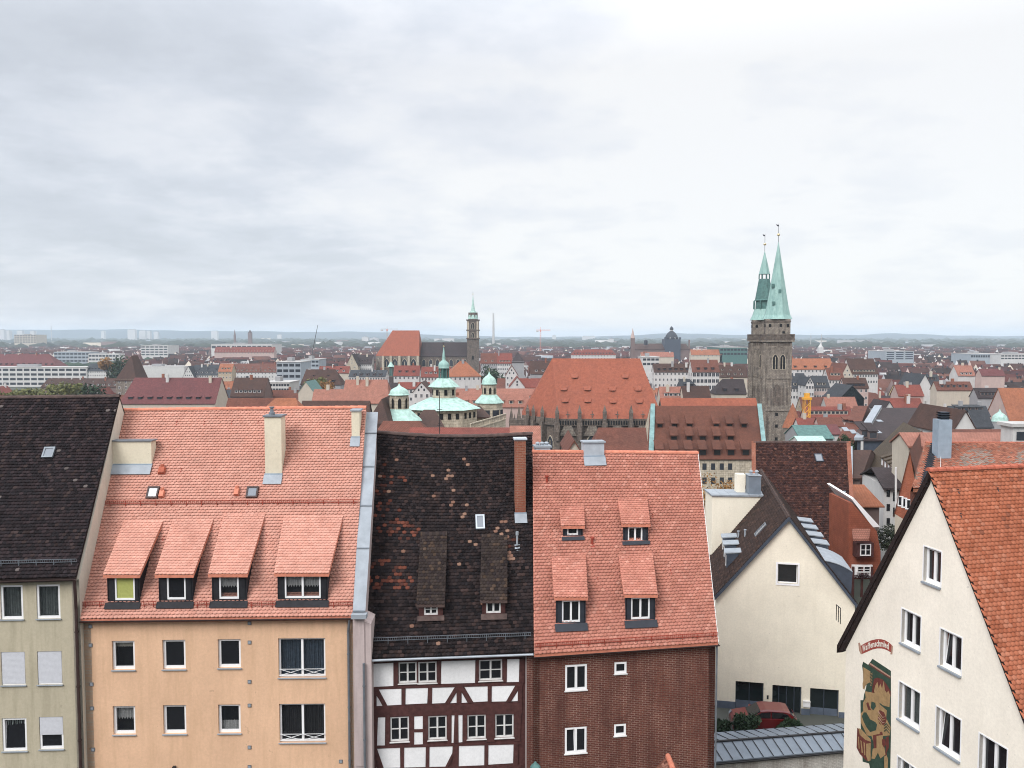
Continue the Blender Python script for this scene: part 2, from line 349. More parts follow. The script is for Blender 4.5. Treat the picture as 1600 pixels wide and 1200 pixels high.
def m_ground():
    _, N, L, b = mat('city_ground', (.12, .12, .11), .95, 0, .1); p = gpos(N)
    f = rng(N, L, nz(N, L, p, .004, 8, .6), .42, .6); c = mix(N, L, f, (.085, .085, .082), (.05, .062, .04))
    g = rng(N, L, nz(N, L, p, .03, 5, .7), .3, .7, .6, 1.4); L.new(mix(N, L, 1.0, c, g, 'MULTIPLY'), b.inputs['Base Color'])
    _, N, L, b = mat('forest_hill', (.03, .045, .03), .95, 0, .1); p = gpos(N)
    f = rng(N, L, nz(N, L, p, .0012, 8, .6), .52, .66); c = mix(N, L, f, (.02, .03, .03), (.045, .05, .045))
    g = rng(N, L, nz(N, L, p, .01, 5, .7), .3, .7, .6, 1.4); L.new(mix(N, L, 1.0, c, g, 'MULTIPLY'), b.inputs['Base Color'])
m_ground()
# ---------------------------------------------------------------- haze and ground
hz = bpy.data.materials.new('haze_air'); hz.use_nodes = True; hn = hz.node_tree.nodes; hn.remove(hn['Principled BSDF'])
pv = hn.new('ShaderNodeVolumePrincipled'); pv.inputs['Color'].default_value = (.74, .87, 1, 1); pv.inputs['Density'].default_value = .000105; pv.inputs['Anisotropy'].default_value = 0.0
hz.node_tree.links.new(pv.outputs[0], hn['Material Output'].inputs['Volume']); M['haze_air'] = hz
hb = MB().box(-16000, 16000, -600, 15500, -3, 150).build('haze', 'haze_air', kind='stuff'); hb['label'] = 'pale blue haze hanging over the whole city to the hills'
def terrain():
    xs = np.unique(np.concatenate([-np.geomspace(16, 15500, 40)[::-1], np.linspace(-15, 15, 7), np.geomspace(16, 15500, 40)]))
    ys = np.concatenate([np.linspace(-500, -20, 6), np.linspace(-10, 260, 40), np.geomspace(280, 15000, 40)])
    X, Y = np.meshgrid(xs, ys)
    ss = lambda t: (lambda q: q * q * (3 - 2 * q))(np.clip(t, 0, 1))
    Z = 21.2 * (1 - ss((Y - 60) / 190)) + 21.8 * (1 - ss((Y + 2) / 24))
    n, m_ = X.shape; V = np.stack([X.ravel(), Y.ravel(), Z.ravel()], 1); i = np.arange(n * m_).reshape(n, m_)
    F = np.stack([i[:-1, :-1].ravel(), i[:-1, 1:].ravel(), i[1:, 1:].ravel(), i[1:, :-1].ravel()], 1)
    o = np_mesh('ground', V, [F], 'city_ground', kind='structure', smooth=True, origin=(0, 0, 0))
    # wooded hills on the horizon
    prof = [(-900, 512), (-200, 513), (0, 514), (120, 515), (200, 514), (330, 517), (430, 517), (470, 518), (540, 518), (590, 518.5), (640, 520), (700, 524), (800, 526), (960, 525), (1010, 523), (1060, 520.5), (1110, 523), (1180, 524.5), (1270, 523.5), (1340, 524), (1400, 520.5), (1470, 523), (1560, 525), (1700, 524), (2500, 522)]
    def H(px): return float(np.interp(px, [a for a, _ in prof], [b_ for _, b_ in prof]))
    for Y0, dy, thick in ((9800, 0, 2600),):
        V = []; xs = np.linspace(-800, 2400, 321)
        rows = 10; rr = np.random.default_rng(3); jit = np.cumsum(rr.normal(0, .25, len(xs))); jit -= np.linspace(0, jit[-1], len(xs)); jit = np.clip(jit, -1, 1)
        for r in range(rows + 1):
            t = r / rows; Yr = Y0 + (t - .5) * thick; env = math.sin(math.pi * min(1, t * 1.0)) ** .8 if 0 < t < 1 else 0
            for k, px in enumerate(xs):
                top = K(H(px) + dy) ; zt = CAMZ - top * Y0 + jit[k] * 5 + 2.5 * math.sin(k * .9) + 3 * math.sin(r * 2 + k * .31)
                V.append(((px - 800) / FPX * Yr, Yr, max(-1.5, (zt + 2) * env - 1.5)))
        n = len(xs); i = np.arange((rows + 1) * n).reshape(rows + 1, n)
        F = np.stack([i[:-1, :-1].ravel(), i[:-1, 1:].ravel(), i[1:, 1:].ravel(), i[1:, :-1].ravel()], 1)
        o = np_mesh('hills', V, [F], 'forest_hill', kind='structure', smooth=True)
terrain()
# ---------------------------------------------------------------- building blocks
def arr(v): return np.array(tuple(v), dtype=np.float64)
def tile_field(EL, ER, RL, RR, colfn, w=.175, e=.14, sag=0., seed=1, h0=.075, keep=None):
    """beaver-tail tiles on the patch EL-ER (eave) / RL-RR (ridge): tile matrices and colours"""
    EL, ER, RL, RR = map(arr, (EL, ER, RL, RR)); g = np.random.default_rng(seed)
    slope = (np.linalg.norm(RL - EL) + np.linalg.norm(RR - ER)) / 2; rows = max(1, int(round(slope / e)))
    wid = max(np.linalg.norm(ER - EL), np.linalg.norm(RR - RL)); n = max(1, int(round(wid / w)))
    s_, t_ = [], []
    for r in range(rows):
        a = (np.arange(n + (r % 2)) + (.5 if r % 2 == 0 else 0)) / n
        s_.append(a); t_.append(np.full(len(a), r / rows))
    s = np.concatenate(s_); t = np.concatenate(t_)
    if keep is not None: k = keep(s, t); s, t = s[k], t[k]
    def Sf(s, t):
        p = (1 - t)[:, None] * ((1 - s)[:, None] * EL + s[:, None] * ER) + t[:, None] * ((1 - s)[:, None] * RL + s[:, None] * RR)
        p[:, 2] -= sag * np.sin(np.pi * s) * (.25 + .75 * t); return p
    p = Sf(s, t); U = Sf(np.minimum(s + .01, 1.01), t) - p; U /= np.linalg.norm(U, axis=1)[:, None]
    V = Sf(s, t + .02) - p; V -= U * (V * U).sum(1)[:, None]; V /= np.linalg.norm(V, axis=1)[:, None]; N = np.cross(U, V)
    W_ = np.linalg.norm(Sf(np.ones_like(t), t) - Sf(np.zeros_like(t), t), axis=1); C = colfn(s, t, g)
    return dict(p=p, U=U, V=V, N=N, W=W_, s=s, C=C, w=wid / n, e=slope / rows, h0=h0, g=g)
def tile_verts(w, e, h0):
    L = e * 1.75; hw = w * .484
    q = [(-hw, L), (hw, L), (hw, .042), (hw * .62, .010), (0, 0), (-hw * .62, .010), (-hw, .042)]
    top = [(u, v, h0 * (1 - v / L) + .004) for u, v in q]; bot = [(u, v, n - .045) for u, v, n in top[2:]]
    F7 = [[0, 6, 5, 4, 3, 2, 1]]; F4 = [[2, 3, 8, 7], [3, 4, 9, 8], [4, 5, 10, 9], [5, 6, 11, 10]]
    return np.array(top + bot), np.array(F7), np.array(F4)
def tiles(name, parent, EL, ER, RL, RR, colfn, single=0, **kw):
    T = tile_field(EL, ER, RL, RR, colfn, **kw); tv, F7, F4 = tile_verts(T['w'], T['e'], T['h0']); m = len(T['p']); g = T['g']
    order = np.arange(m)
    if single:       # the tiles that show largest become tiles of their own
        px = np.array([px_of(p) for p in T['p']]); vis = (px[:, 0] < 1606) & (px[:, 1] < 1206) & (px[:, 0] > 0)
        d = np.linalg.norm(T['p'] - arr(CAM), axis=1) + (~vis) * 1000; order = np.argsort(d); chosen = order[:single]; order = order[single:]
        base = np_mesh(name[:-1] if name.endswith('s') else name, tv, [F7, F4], 'clay_tiles', parent, cols=np.tile([[.5, .2, .14]], (len(tv), 1)), origin=(0, 0, 0))
        vari = []
        for k in range(10):
            me = base.data.copy(); c = T['C'][chosen[(k * 37) % len(chosen)]]
            me.color_attributes['Col'].data.foreach_set('color', np.concatenate([[*(c * (1.0 if j < 7 else .27)), 1.0] for j in range(len(tv))])); vari.append(me)  # lower edge vertices darkened: shade under the tile painted into its colour
        for k, i in enumerate(chosen):
            o = base if k == 0 else base.copy()
            if k: COL.objects.link(o); o.parent = parent
            o.data = vari[k % 10]
            mm = Matrix([[T['U'][i][r], T['V'][i][r], T['N'][i][r], T['p'][i][r]] for r in range(3)] + [[0, 0, 0, 1]])
            o.matrix_local = Matrix.Translation(-WL[parent.name]) @ mm
    p, U, V, N = (T[k][order] for k in 'pUVN'); C = T['C'][order]; s = T['s'][order]; Wd = T['W'][order]; m = len(p)
    u = tv[None, :, 0] + g.normal(0, .002, m)[:, None]; u = np.clip(u, -(s * Wd)[:, None], ((1 - s) * Wd)[:, None])
    v = tv[None, :, 1] + g.normal(0, .003, m)[:, None]; n = tv[None, :, 2] + np.abs(g.normal(0, .002, m))[:, None]
    VV = p[:, None, :] + u[..., None] * U[:, None, :] + v[..., None] * V[:, None, :] + n[..., None] * N[:, None, :]
    off = (np.arange(m) * len(tv))[:, None, None]
    Fa = (F7[None] + off).reshape(-1, 7); Fb = (F4[None] + off).reshape(-1, 4)
    return np_mesh(name, VV.reshape(-1, 3), [Fa, Fb], 'clay_tiles', parent, cols=(C[:, None, :] * np.array([1.0] * 7 + [.27] * 5)[None, :, None]).reshape(-1, 3), kind='stuff')  # tile undersides coloured darker to paint in the shadow line between rows
def pal(cols, wts=None, var=.1):
    cols = np.array(cols); wts = None if wts is None else np.array(wts) / sum(wts)
    def f(s, t, g):
        return cols[g.choice(len(cols), len(s), p=wts)] * (1 + g.normal(0, var, len(s)))[:, None].clip(.6, 1.5)
    return f
ORANGE = pal([(.56, .28, .22), (.575, .295, .232), (.545, .265, .205)], None, .025)
ORANGE_D = pal([(.45, .185, .14), (.47, .20, .15), (.42, .17, .125), (.52, .24, .185)], [4, 4, 2, 1], .03)
def ridge_caps(name, parent, A, B, m='clay_cap', step=.36, r=.115, single=False, ups=True):
    A = Vector(A); B = Vector(B); n = max(2, int((B - A).length / step)); d = (B - A) / n; dn = d.normalized()
    side = dn.cross(Vector((0, 0, 1))).normalized(); up = side.cross(dn); big = MB(); outs = []
    for i in range(n):
        p0 = A + d * i - dn * .03; p1 = A + d * (i + 1) + dn * .02; q = MB() if single else big
        for s0, rr in ((p0, r * 1.12), (p1, r * .95)):
            for k in range(6):
                t = math.pi * k / 5; q.v.append(s0 + side * math.cos(t) * rr + up * (math.sin(t) * rr - .03))
        b = len(q.v) - 12
        for k in range(5): q.f.append([b + k, b + k + 1, b + 7 + k, b + 6 + k]); q.m.append(0)
        q.f.append([b + k for k in range(6)]); q.m.append(0)
        if single: outs.append(q.build('ridge_tile', m, parent))
    if not single: return big.build(name, m, parent, kind='stuff')
m_plain('clay_cap', (.55, .20, .13), .8, 0, .2, 5); m_plain('clay_cap_dark', (.075, .05, .045), .85, 0, .4, 4); m_plain('clay_cap_red', (.36, .10, .06), .8, 0, .35, 4)
def pier_wall(name, parent, fr, poly, holes, depth, m, thick=0):
    """wall face with real window openings and reveals; poly and holes in the wall frame's u, v"""
    q = MB(); loops = [[Vector((u, v, 0)) for u, v in poly]]
    for (a, b, c, d) in holes: loops.append([Vector((a, c, 0)), Vector((a, d, 0)), Vector((b, d, 0)), Vector((b, c, 0))])
    flat = [p for l in loops for p in l]
    for t in tessellate_polygon(loops): q.poly([fr.pt(flat[i].x, flat[i].y) for i in t])
    for (a, b, c, d) in holes:
        for (p, r_) in (((a, c), (b, c)), ((b, c), (b, d)), ((b, d), (a, d)), ((a, d), (a, c))):
            q.poly([fr.pt(*p), fr.pt(*r_), fr.pt(*r_, -depth), fr.pt(*p, -depth)])
    return q.build(name, m, parent)
def folds(fr, u0, u1, v0, v1, n, amp=.02, pitch=.09, hem=0):
    q = MB(); k = max(4, int((u1 - u0) / pitch * 4)); b = 0
    for i in range(k + 1):
        u = u0 + (u1 - u0) * i / k; nn = n + amp * math.sin(i * math.pi / 2 + math.sin(i * .7)); vv = v0 + (hem * abs(math.sin(i * .5)) if hem else 0)
        q.v += [fr.pt(u, vv, nn), fr.pt(u, v1, nn)]
    for i in range(k): q.f.append([2 * i, 2 * i + 2, 2 * i + 3, 2 * i + 1]); q.m.append(0)
    return q
def window(parent, fr, u0, u1, v0, v1, dn=.13, leaf=1, bars=0, sill='zinc', cur=None, fm='white_paint', fw=.06, railing=False, tilt=False, name='window', vbar=.5, room=.32, cz=.14):
    g = .003; q = MB(); a, b, c, d = u0 + g, u1 - g, v0 + g, v1 - g; n0, n1 = -dn - .05, -dn + .03
    q.fbox(fr, a, a + fw, c, d, n0, n1); q.fbox(fr, b - fw, b, c, d, n0, n1); q.fbox(fr, a + fw, b - fw, c, c + fw * 1.2, n0, n1); q.fbox(fr, a + fw, b - fw, d - fw, d, n0, n1)
    splits = [a + fw] + [a + (b - a) * i / leaf for i in range(1, leaf)] + [b - fw]
    for m_ in splits[1:-1]: q.fbox(fr, m_ - fw * .62, m_ + fw * .62, c + fw * 1.2, d - fw, n0, n1 + .01)
    if bars:
        for k in range(1, bars + 1):
            vb = c + (d - c) * (vbar if bars == 1 else k / (bars + 1))
            for i in range(leaf): q.fbox(fr, splits[i] + (fw * .62 if i else 0), splits[i + 1] - (fw * .62 if i < leaf - 1 else 0), vb - .016, vb + .016, n0 + .02, n1 - .005)
    w = q.build(name, fm, parent)
    for i in range(leaf):
        x0 = splits[i] + (fw * .62 if i else 0); x1 = splits[i + 1] - (fw * .62 if i < leaf - 1 else 0)
        if tilt and i == 0:     # leaf tilted inwards at the top
            t = MB(); A = fr.pt(x0, c + .07, -dn); B = fr.pt(x1, c + .07, -dn); Cc = fr.pt(x1, d - .07, -dn - .16); D = fr.pt(x0, d - .07, -dn - .16)
            t.poly([A, B, Cc, D]); t.build('pane', 'dark_glass', w)
            t = MB(); t.tube(A, D, .022, 4); t.tube(B, Cc, .022, 4); t.tube(D, Cc, .022, 4); t.build('tilted_sash', fm, w)
        else:
            MB().fbox(fr, x0, x1, c + fw * 1.2, d - fw, -dn - .03, -dn - .018).build('pane', 'clear_glass' if cur in ('white', 'grey', 'blue', 'dark', 'lace', 'top', 'half') else 'dark_glass', w)
    iu0, iu1, iv0, iv1 = a + fw * .5, b - fw * .5, c + fw * .6, d - fw * .5
    if cur:
        if cur in ('white', 'grey', 'blue', 'dark'): folds(fr, iu0, iu1, iv0, iv1, -dn - cz).build('curtain', 'curtain_' + cur, w)
        elif cur == 'lace': folds(fr, iu0, iu1, iv0 + (iv1 - iv0) * .42, iv1, -dn - cz, .015, .07, .10).build('curtain', 'lace_white', w)
        elif cur == 'half': folds(fr, iu0, iu1, iv0, iv0 + (iv1 - iv0) * .35, -dn - cz, .015, .07).build('curtain', 'lace_white', w)
        elif cur == 'top': folds(fr, iu0, iu1, iv0 + (iv1 - iv0) * .75, iv1, -dn - cz, .008, .12).build('curtain', 'blind_cream', w)
        elif cur == 'green': MB().fbox(fr, splits[0] + .01, splits[-1] - .01, c + fw * 1.3, d - fw * 1.1, -dn - .016, -dn - .006).build('blind', 'curtain_green', w)
        elif cur == 'shut' or cur == 'shut_half':
            lo = v0 + (.06 if cur == 'shut' else (v1 - v0) * .44); t = MB(); k = int((v1 - lo) / .05); hh = (v1 - .01 - lo) / k
            for i in range(k): t.fbox(fr, a + .02, b - .02, lo + hh * i + .004, lo + hh * (i + 1), -dn + .035, -dn + .05)
            t.fbox(fr, a + .02, b - .02, lo, v1 - .01, -dn + .032, -dn + .044); t.build('roller_shutter', 'shutter_grey', w)
        if cur in ('white', 'grey', 'blue', 'dark', 'lace', 'top', 'half'):
            MB().fbox(fr, iu0 - .02, iu1 + .02, iv0 - .02, iv1 + .02, -dn - room - .02, -dn - room).build('dark_room', 'room_dark', w)
    if sill: MB().fbox(fr, u0 - .035, u1 + .035, v0 - .035, v0 - .002, -dn - .02, .07).build('sill', sill, w)
    if railing:
        t = MB(); h = v0 + (v1 - v0) * .21; r = .014; x = -.03
        t.tube(fr.pt(u0 + .02, h, x), fr.pt(u1 - .02, h, x), r, 4); t.tube(fr.pt(u0 + .02, v0 + .08, x), fr.pt(u1 - .02, v0 + .08, x), r, 4)
        mids = [u0 + .02, (u0 + u1) / 2, u1 - .02]
        for i in range(2):
            t.tube(fr.pt(mids[i], h, x), fr.pt(mids[i + 1], v0 + .08, x), r * .8, 4); t.tube(fr.pt(mids[i], v0 + .08, x), fr.pt(mids[i + 1], h, x), r * .8, 4)
        t.build('railing', 'white_paint', w)
    return w
def win_px(fr, x0, x1, y0, y1):     # pixel box -> u, v box on the wall
    ua, va = fr.uv(x0, y0); ub, vb = fr.uv(x0, y1); uc, _ = fr.uv(x1, (y0 + y1) / 2); ud, _ = fr.uv(x0, (y0 + y1) / 2)
    return (min(ud, uc), max(ud, uc), vb, va)
def snow_guard(parent, A, B, N, h=.2, m='red_metal', bars=True, br=.7, name='snow_guard'):
    A = Vector(A); B = Vector(B); N = Vector(N); d = B - A; n = max(1, int(d.length / br)); q = MB()
    up = Vector((0, 0, 1)) * h; q.tube(A + N * .05 + up, B + N * .05 + up, .016, 4); q.tube(A + N * .05 + up * .3, B + N * .05 + up * .3, .014, 4)
    if bars:
        k = int(d.length / .09)
        for i in range(k + 1): p = A + d * i / k + N * .05; q.tube(p + up * .25, p + up * 1.0, .010, 3)
    for i in range(n + 1):
        p = A + d * (i + .3) / (n + .6); q.tube(p + N * .03 - Vector((0, 0, .12)), p + N * .06 + up * 1.05, .018, 4); q.tube(p + N * .03 - Vector((0, 0, .03)), p + up * .8 + Vector((0, .16, 0)), .014, 4)
    return q.build(name, m, parent)
def gutter(parent, A, B, m='zinc_dark', r=.075):
    A = Vector(A); B = Vector(B); d = (B - A); side = Vector((d.y, -d.x, 0)).normalized(); q = MB(); b = 0; k = 7
    for p in (A, B):
        for i in range(k): t = math.pi * i / (k - 1); q.v.append(p + side * math.cos(t) * r - Vector((0, 0, math.sin(t) * r)))
        for i in range(k): t = math.pi * i / (k - 1); q.v.append(p + side * math.cos(t) * r * .88 - Vector((0, 0, math.sin(t) * r * .88)))
    for i in range(k - 1):
        q.f += [[i, i + 1, 2 * k + i + 1, 2 * k + i], [k + i, 3 * k + i, 3 * k + i + 1, k + i + 1]]; q.m += [0, 0]
    q.f += [[0, 2 * k, 3 * k, k], [k - 1, 2 * k - 1, 4 * k - 1, 3 * k - 1]]; q.m += [0, 0]
    return q.build('gutter', m, parent)
def downpipe(parent, p, z1, m='zinc_dark', r=.055, top=None):
    q = MB(); p = Vector(p); q.tube((p.x, p.y, z1), p, r, 8)
    if top: q.tube(p, top, r, 8)
    z = p.z - 1
    while z > z1: q.tube((p.x, p.y, z), (p.x, p.y, z + .05), r * 1.35, 8); z -= 2.3
    return q.build('downpipe', m, parent)
def hooks(parent, fr, pxs, m='red_metal'):
    for x, y in pxs:
        p = fr.at(x, y); q = MB(); q.tube(p, p + fr.N * .1 - fr.V * .02, .022, 4); q.tube(p - fr.V * .22 + fr.N * .03, p + fr.V * .02 + fr.N * .03, .03, 4); q.build('roof_hook', m, parent)
def skylight(parent, fr, x0, x1, y0, y1, fm='zinc_dark', gm='sky_glass', open_=0, name='skylight'):
    u0, u1, v0, v1 = win_px(fr, x0, x1, y0, y1); q = MB(); t = .07
    q.fbox(fr, u0, u1, v0, v0 + t, 0, .16).fbox(fr, u0, u1, v1 - t, v1, 0, .16).fbox(fr, u0, u0 + t, v0 + t, v1 - t, 0, .16).fbox(fr, u1 - t, u1, v0 + t, v1 - t, 0, .16)
    o = q.build(name, fm, parent); MB().fbox(fr, u0 + t, u1 - t, v0 + t, v1 - t, .10, .13).build('pane', gm, o); return o
def chimney_px(parent, x0, x1, ytop, ybase, fr, depth=.5, m='plaster_chimney', cap='zinc_dark', apron=True, capt=.08, name='chimney', capover=.06, lift=0):
    """box chimney standing on roof frame fr, its front foot at pixel row ybase"""
    pL = fr.at(x0, ybase); pR = fr.at(x1, ybase); U = (pR - pL); U.z = 0; U.normalize(); w = (pR - pL).dot(U); V = Vector((-U.y, U.x, 0))
    b = Fr(pL, U); top = CAMZ - K(ytop) * pL.y; h = top - pL.z
    q = MB().fbox(b, 0, w, -.3, h - capt, -depth, 0); o = q.build(name, m, parent)
    MB().fbox(b, -capover, w + capover, h - capt, h, -depth - capover, capover).build('cap', cap, o)
    if apron:
        MB().fbox(b, -.03, w + .03, -.02, .16, -.2, .03).build('flashing', 'zinc_blue', o)
        s = Fr(pL, U, fr.V); MB().fbox(s, -.04, w + .04, -.42, 0.05, .09, .12).build('apron', 'zinc_light', o)
    return o, b, w, h
def shed_dormer(parent, fr, xl, xr, yroof, yface, ybot, win, colfn, side='black_cladding', face='black_cladding', leaf=1, cur=None, bars=0, tw=.175, te=.14, flare=.1, over=.09, fm='white_paint', seed=5, sill=None, apron='black_cladding', yapron=None):
    """xl, xr: pixel columns of the face at its foot; yroof: row where the long roof meets the main roof"""
    B0 = fr.at(xl, ybot); B1 = fr.at(xr, ybot); U = B1 - B0; U.z = 0; w = U.length; U.normalize()
    f = Fr(B0, U); hface = f.uv(xl, yface)[1]; back = Vector((-U.y, U.x, 0)) if not hasattr(fr, 'dl') else fr.dl.lerp(fr.dr, max(0, min(1, (B0 - fr.O).dot(fr.U) / fr.wd))).normalized()
    T = fr.at((xl + xr) / 2, yroof); dT = (T - B0).dot(back); zT = T.z
    d = MB(); th = .12
    L0 = B0 + Vector((0, 0, hface)); R0 = B1 + Vector((0, 0, hface))
    L1 = B0 + back * dT; L1.z = zT; R1 = B1 + back * dT; R1.z = zT
    s = (zT - L0.z) / dT; ov = .16
    E0 = L0 - U * over - back * ov - Vector((0, 0, ov * s)); E1 = R0 + U * over - back * ov - Vector((0, 0, ov * s)); lift = Vector((0, 0, .05))
    E0 += lift; E1 += lift; T0 = L1 - U * (over + flare) + lift; T1 = R1 + U * (over + flare) + lift
    dn = Vector((0, 0, -th)); q = MB(); q.prism([E0 + dn, E1 + dn, T1 + dn, T0 + dn], -dn)
    root = q.build('dormer', 'clay_cap' if colfn in (ORANGE, ORANGE_D) else 'clay_cap_dark', parent)
    if face != 'black_cladding' or True:
        e = .025
        for P0, P1, sgn in ((B0, L1, 1), (B1, R1, -1)):
            Z0 = P0 + Vector((0, 0, hface - .08)); MB().prism([P0 + U * sgn * e, Z0 + U * sgn * e, P1 + U * sgn * e + Vector((0, 0, -.1))], U * sgn * .05).build('cheek', side, root)
    ww = win_px(f, *win)
    q = MB(); loops = None
    pier_wall('front', root, f, [(0, -.02), (w, -.02), (w, hface - .06), (0, hface - .06)], [ww], .06, face)
    window(root, f, *ww, dn=.05, leaf=leaf, cur=cur, bars=bars, sill=sill, fm=fm, fw=.065, room=.15, cz=.09)
    if yapron:
        sfr = Fr(B0, U, fr.V); va = sfr.uv(xl, yapron)[1]; MB().fbox(sfr, -.06, w + .06, va, .03, .09, .115).build('apron', apron, root)
    if colfn: tiles('tiles', root, E0 + Vector((0, 0, .004)), E1 + Vector((0, 0, .004)), T0 + Vector((0, 0, .004)), T1 + Vector((0, 0, .004)), colfn, w=tw, e=te, seed=seed, h0=.05)
    return root
def shell(root, EL, ER, RL, RR, zg, wallm, underm, front=None, over=.28, slab=.16, skew=False, sagdn=0, back=True, hip=(0, 0), frontm=None, sidem=None):
    """roof underlay, side walls and rear of a house from its front eave and ridge corners; returns roof frame, facade frame"""
    EL, ER, RL, RR = (Vector(p) for p in (EL, ER, RL, RR)); fr = Fr(EL, ER - EL, (RL + RR) / 2 - (EL + ER) / 2)
    U = ER - EL; U.z = 0; U.normalize(); Bk = Vector((-U.y, U.x, 0)); dn = Vector((0, 0, -slab))
    lf = (RL - EL); rf = (RR - ER)
    BL = RL + Vector((lf.x, lf.y, -lf.z)); BR = RR + Vector((rf.x, rf.y, -rf.z))
    q = MB(); sg = Vector((0, 0, -sagdn)); q.prism([EL + dn, ER + dn, RR + dn + sg, RL + dn + sg], -dn * .85); q.prism([BR + dn, BL + dn, RL + dn + sg, RR + dn + sg], -dn * .85)
    q.build('roof', underm, root)
    ff = Fr(EL + Bk * over, U); w = (ER - EL).dot(U)
    if skew: fr.dl = Vector((RL.x - EL.x, RL.y - EL.y, 0)).normalized(); fr.dr = Vector((RR.x - ER.x, RR.y - ER.y, 0)).normalized(); fr.wd = w
    fl = EL + Bk * over; frr = ER + Bk * over; q = MB()
    def side(a, r, b, sgn):
        a0 = a.copy(); a0.z = zg; b2 = b - Bk * over; b0 = b2.copy(); b0.z = zg
        q.prism([a0, a + dn + Vector((0, 0, 0)), r + dn, b2 + dn, b0], U * sgn * .3)
    side(fl, RL, BL, 1); side(frr, RR, BR, -1)
    b1 = BL - Bk * over; b2 = BR - Bk * over; q.poly([(b2.x, b2.y, zg), (b1.x, b1.y, zg), b1 + dn, b2 + dn])
    q.build('side_wall', sidem or wallm, root)
    return fr, ff, w, (BL, BR)
# ================================================================ FOREGROUND ROW
def z1(x, y): return x / 3.75, 880 + y / 3.75
ZG = 19.0
# ---- olive plaster house with dark roof at the left edge
A = thing('house', (-20.5, 38, ZG), 'olive grey plastered house with dark tiled roof at the left edge, roller shutters', 'house')
def house_a():
    EL, ER = P(-130, 909, 33.5), P(118.5, 902, 33.8); RL, RR = P(-70, 622, 39.1), P(187, 619, 39.3)
    fr, ff, w, _ = shell(A, EL, ER, RL, RR, ZG, 'plaster_party', 'dark_timber')
    # the gable wall stands proud of the neighbour's roof
    wins = [(-38, 0, 916, 968, 'grey'), (1, 36, 914.5, 968, 'grey'), (57, 94, 913.5, 967, 'grey'), (2, 39.5, 1019, 1071, 'shut'), (58.5, 97, 1018, 1070, 'shut'), (3.5, 42, 1122.5, 1174, 'grey'), (61.5, 99, 1120.5, 1171, 'shut_half')]
    bx = [win_px(ff, *t[:4]) for t in wins]
    pier_wall('wall', A, ff, [(0, ZG - ff.O.z), (w, ZG - ff.O.z), (w, -.1), (0, -.1)], bx, .2, 'plaster_olive')
    for (u0, u1, v0, v1), t in zip(bx, wins): window(A, ff, u0, u1, v0, v1, dn=.07, cur=t[4], tilt=(t[0] == 3.5), sill='zinc_light', fw=.085)
    cf = pal([(.021, .016, .018), (.031, .022, .024), (.017, .014, .016), (.042, .029, .028), (.13, .11, .105)], [6, 5, 4, 1.5, .12], .18)
    tiles('tiles', A, EL, ER, RL, RR, cf, e=.155, w=.185, seed=11)
    ridge_caps('ridge_tiles', A, RL, RR, 'clay_cap_dark')
    B_ = Vector((0, .03, 0)); a = P(-60, 885, 34.2); u_, v_ = fr.uv(-60, 885); u2, v2 = fr.uv(121, 881)
    snow_guard(A, fr.pt(u_, v_, .05), fr.pt(u2, v2, .05), fr.N, .16, 'zinc_dark', True)
    gutter(A, EL + Vector((0, -.06, -.05)), ER + Vector((0, -.06, -.05)), 'brown_metal')
    e = ER + Vector((-.03, -.06, -.12)); p = ff.at(121.5, 950); downpipe(A, (p.x - .02, p.y - .10, p.z), ZG, 'brown_metal', .065, e)
    skylight(A, fr, 69, 86, 701, 717)
    hooks(A, fr, [(20, 648), (52, 648), (104, 646), (130, 648)], 'iron')
house_a()
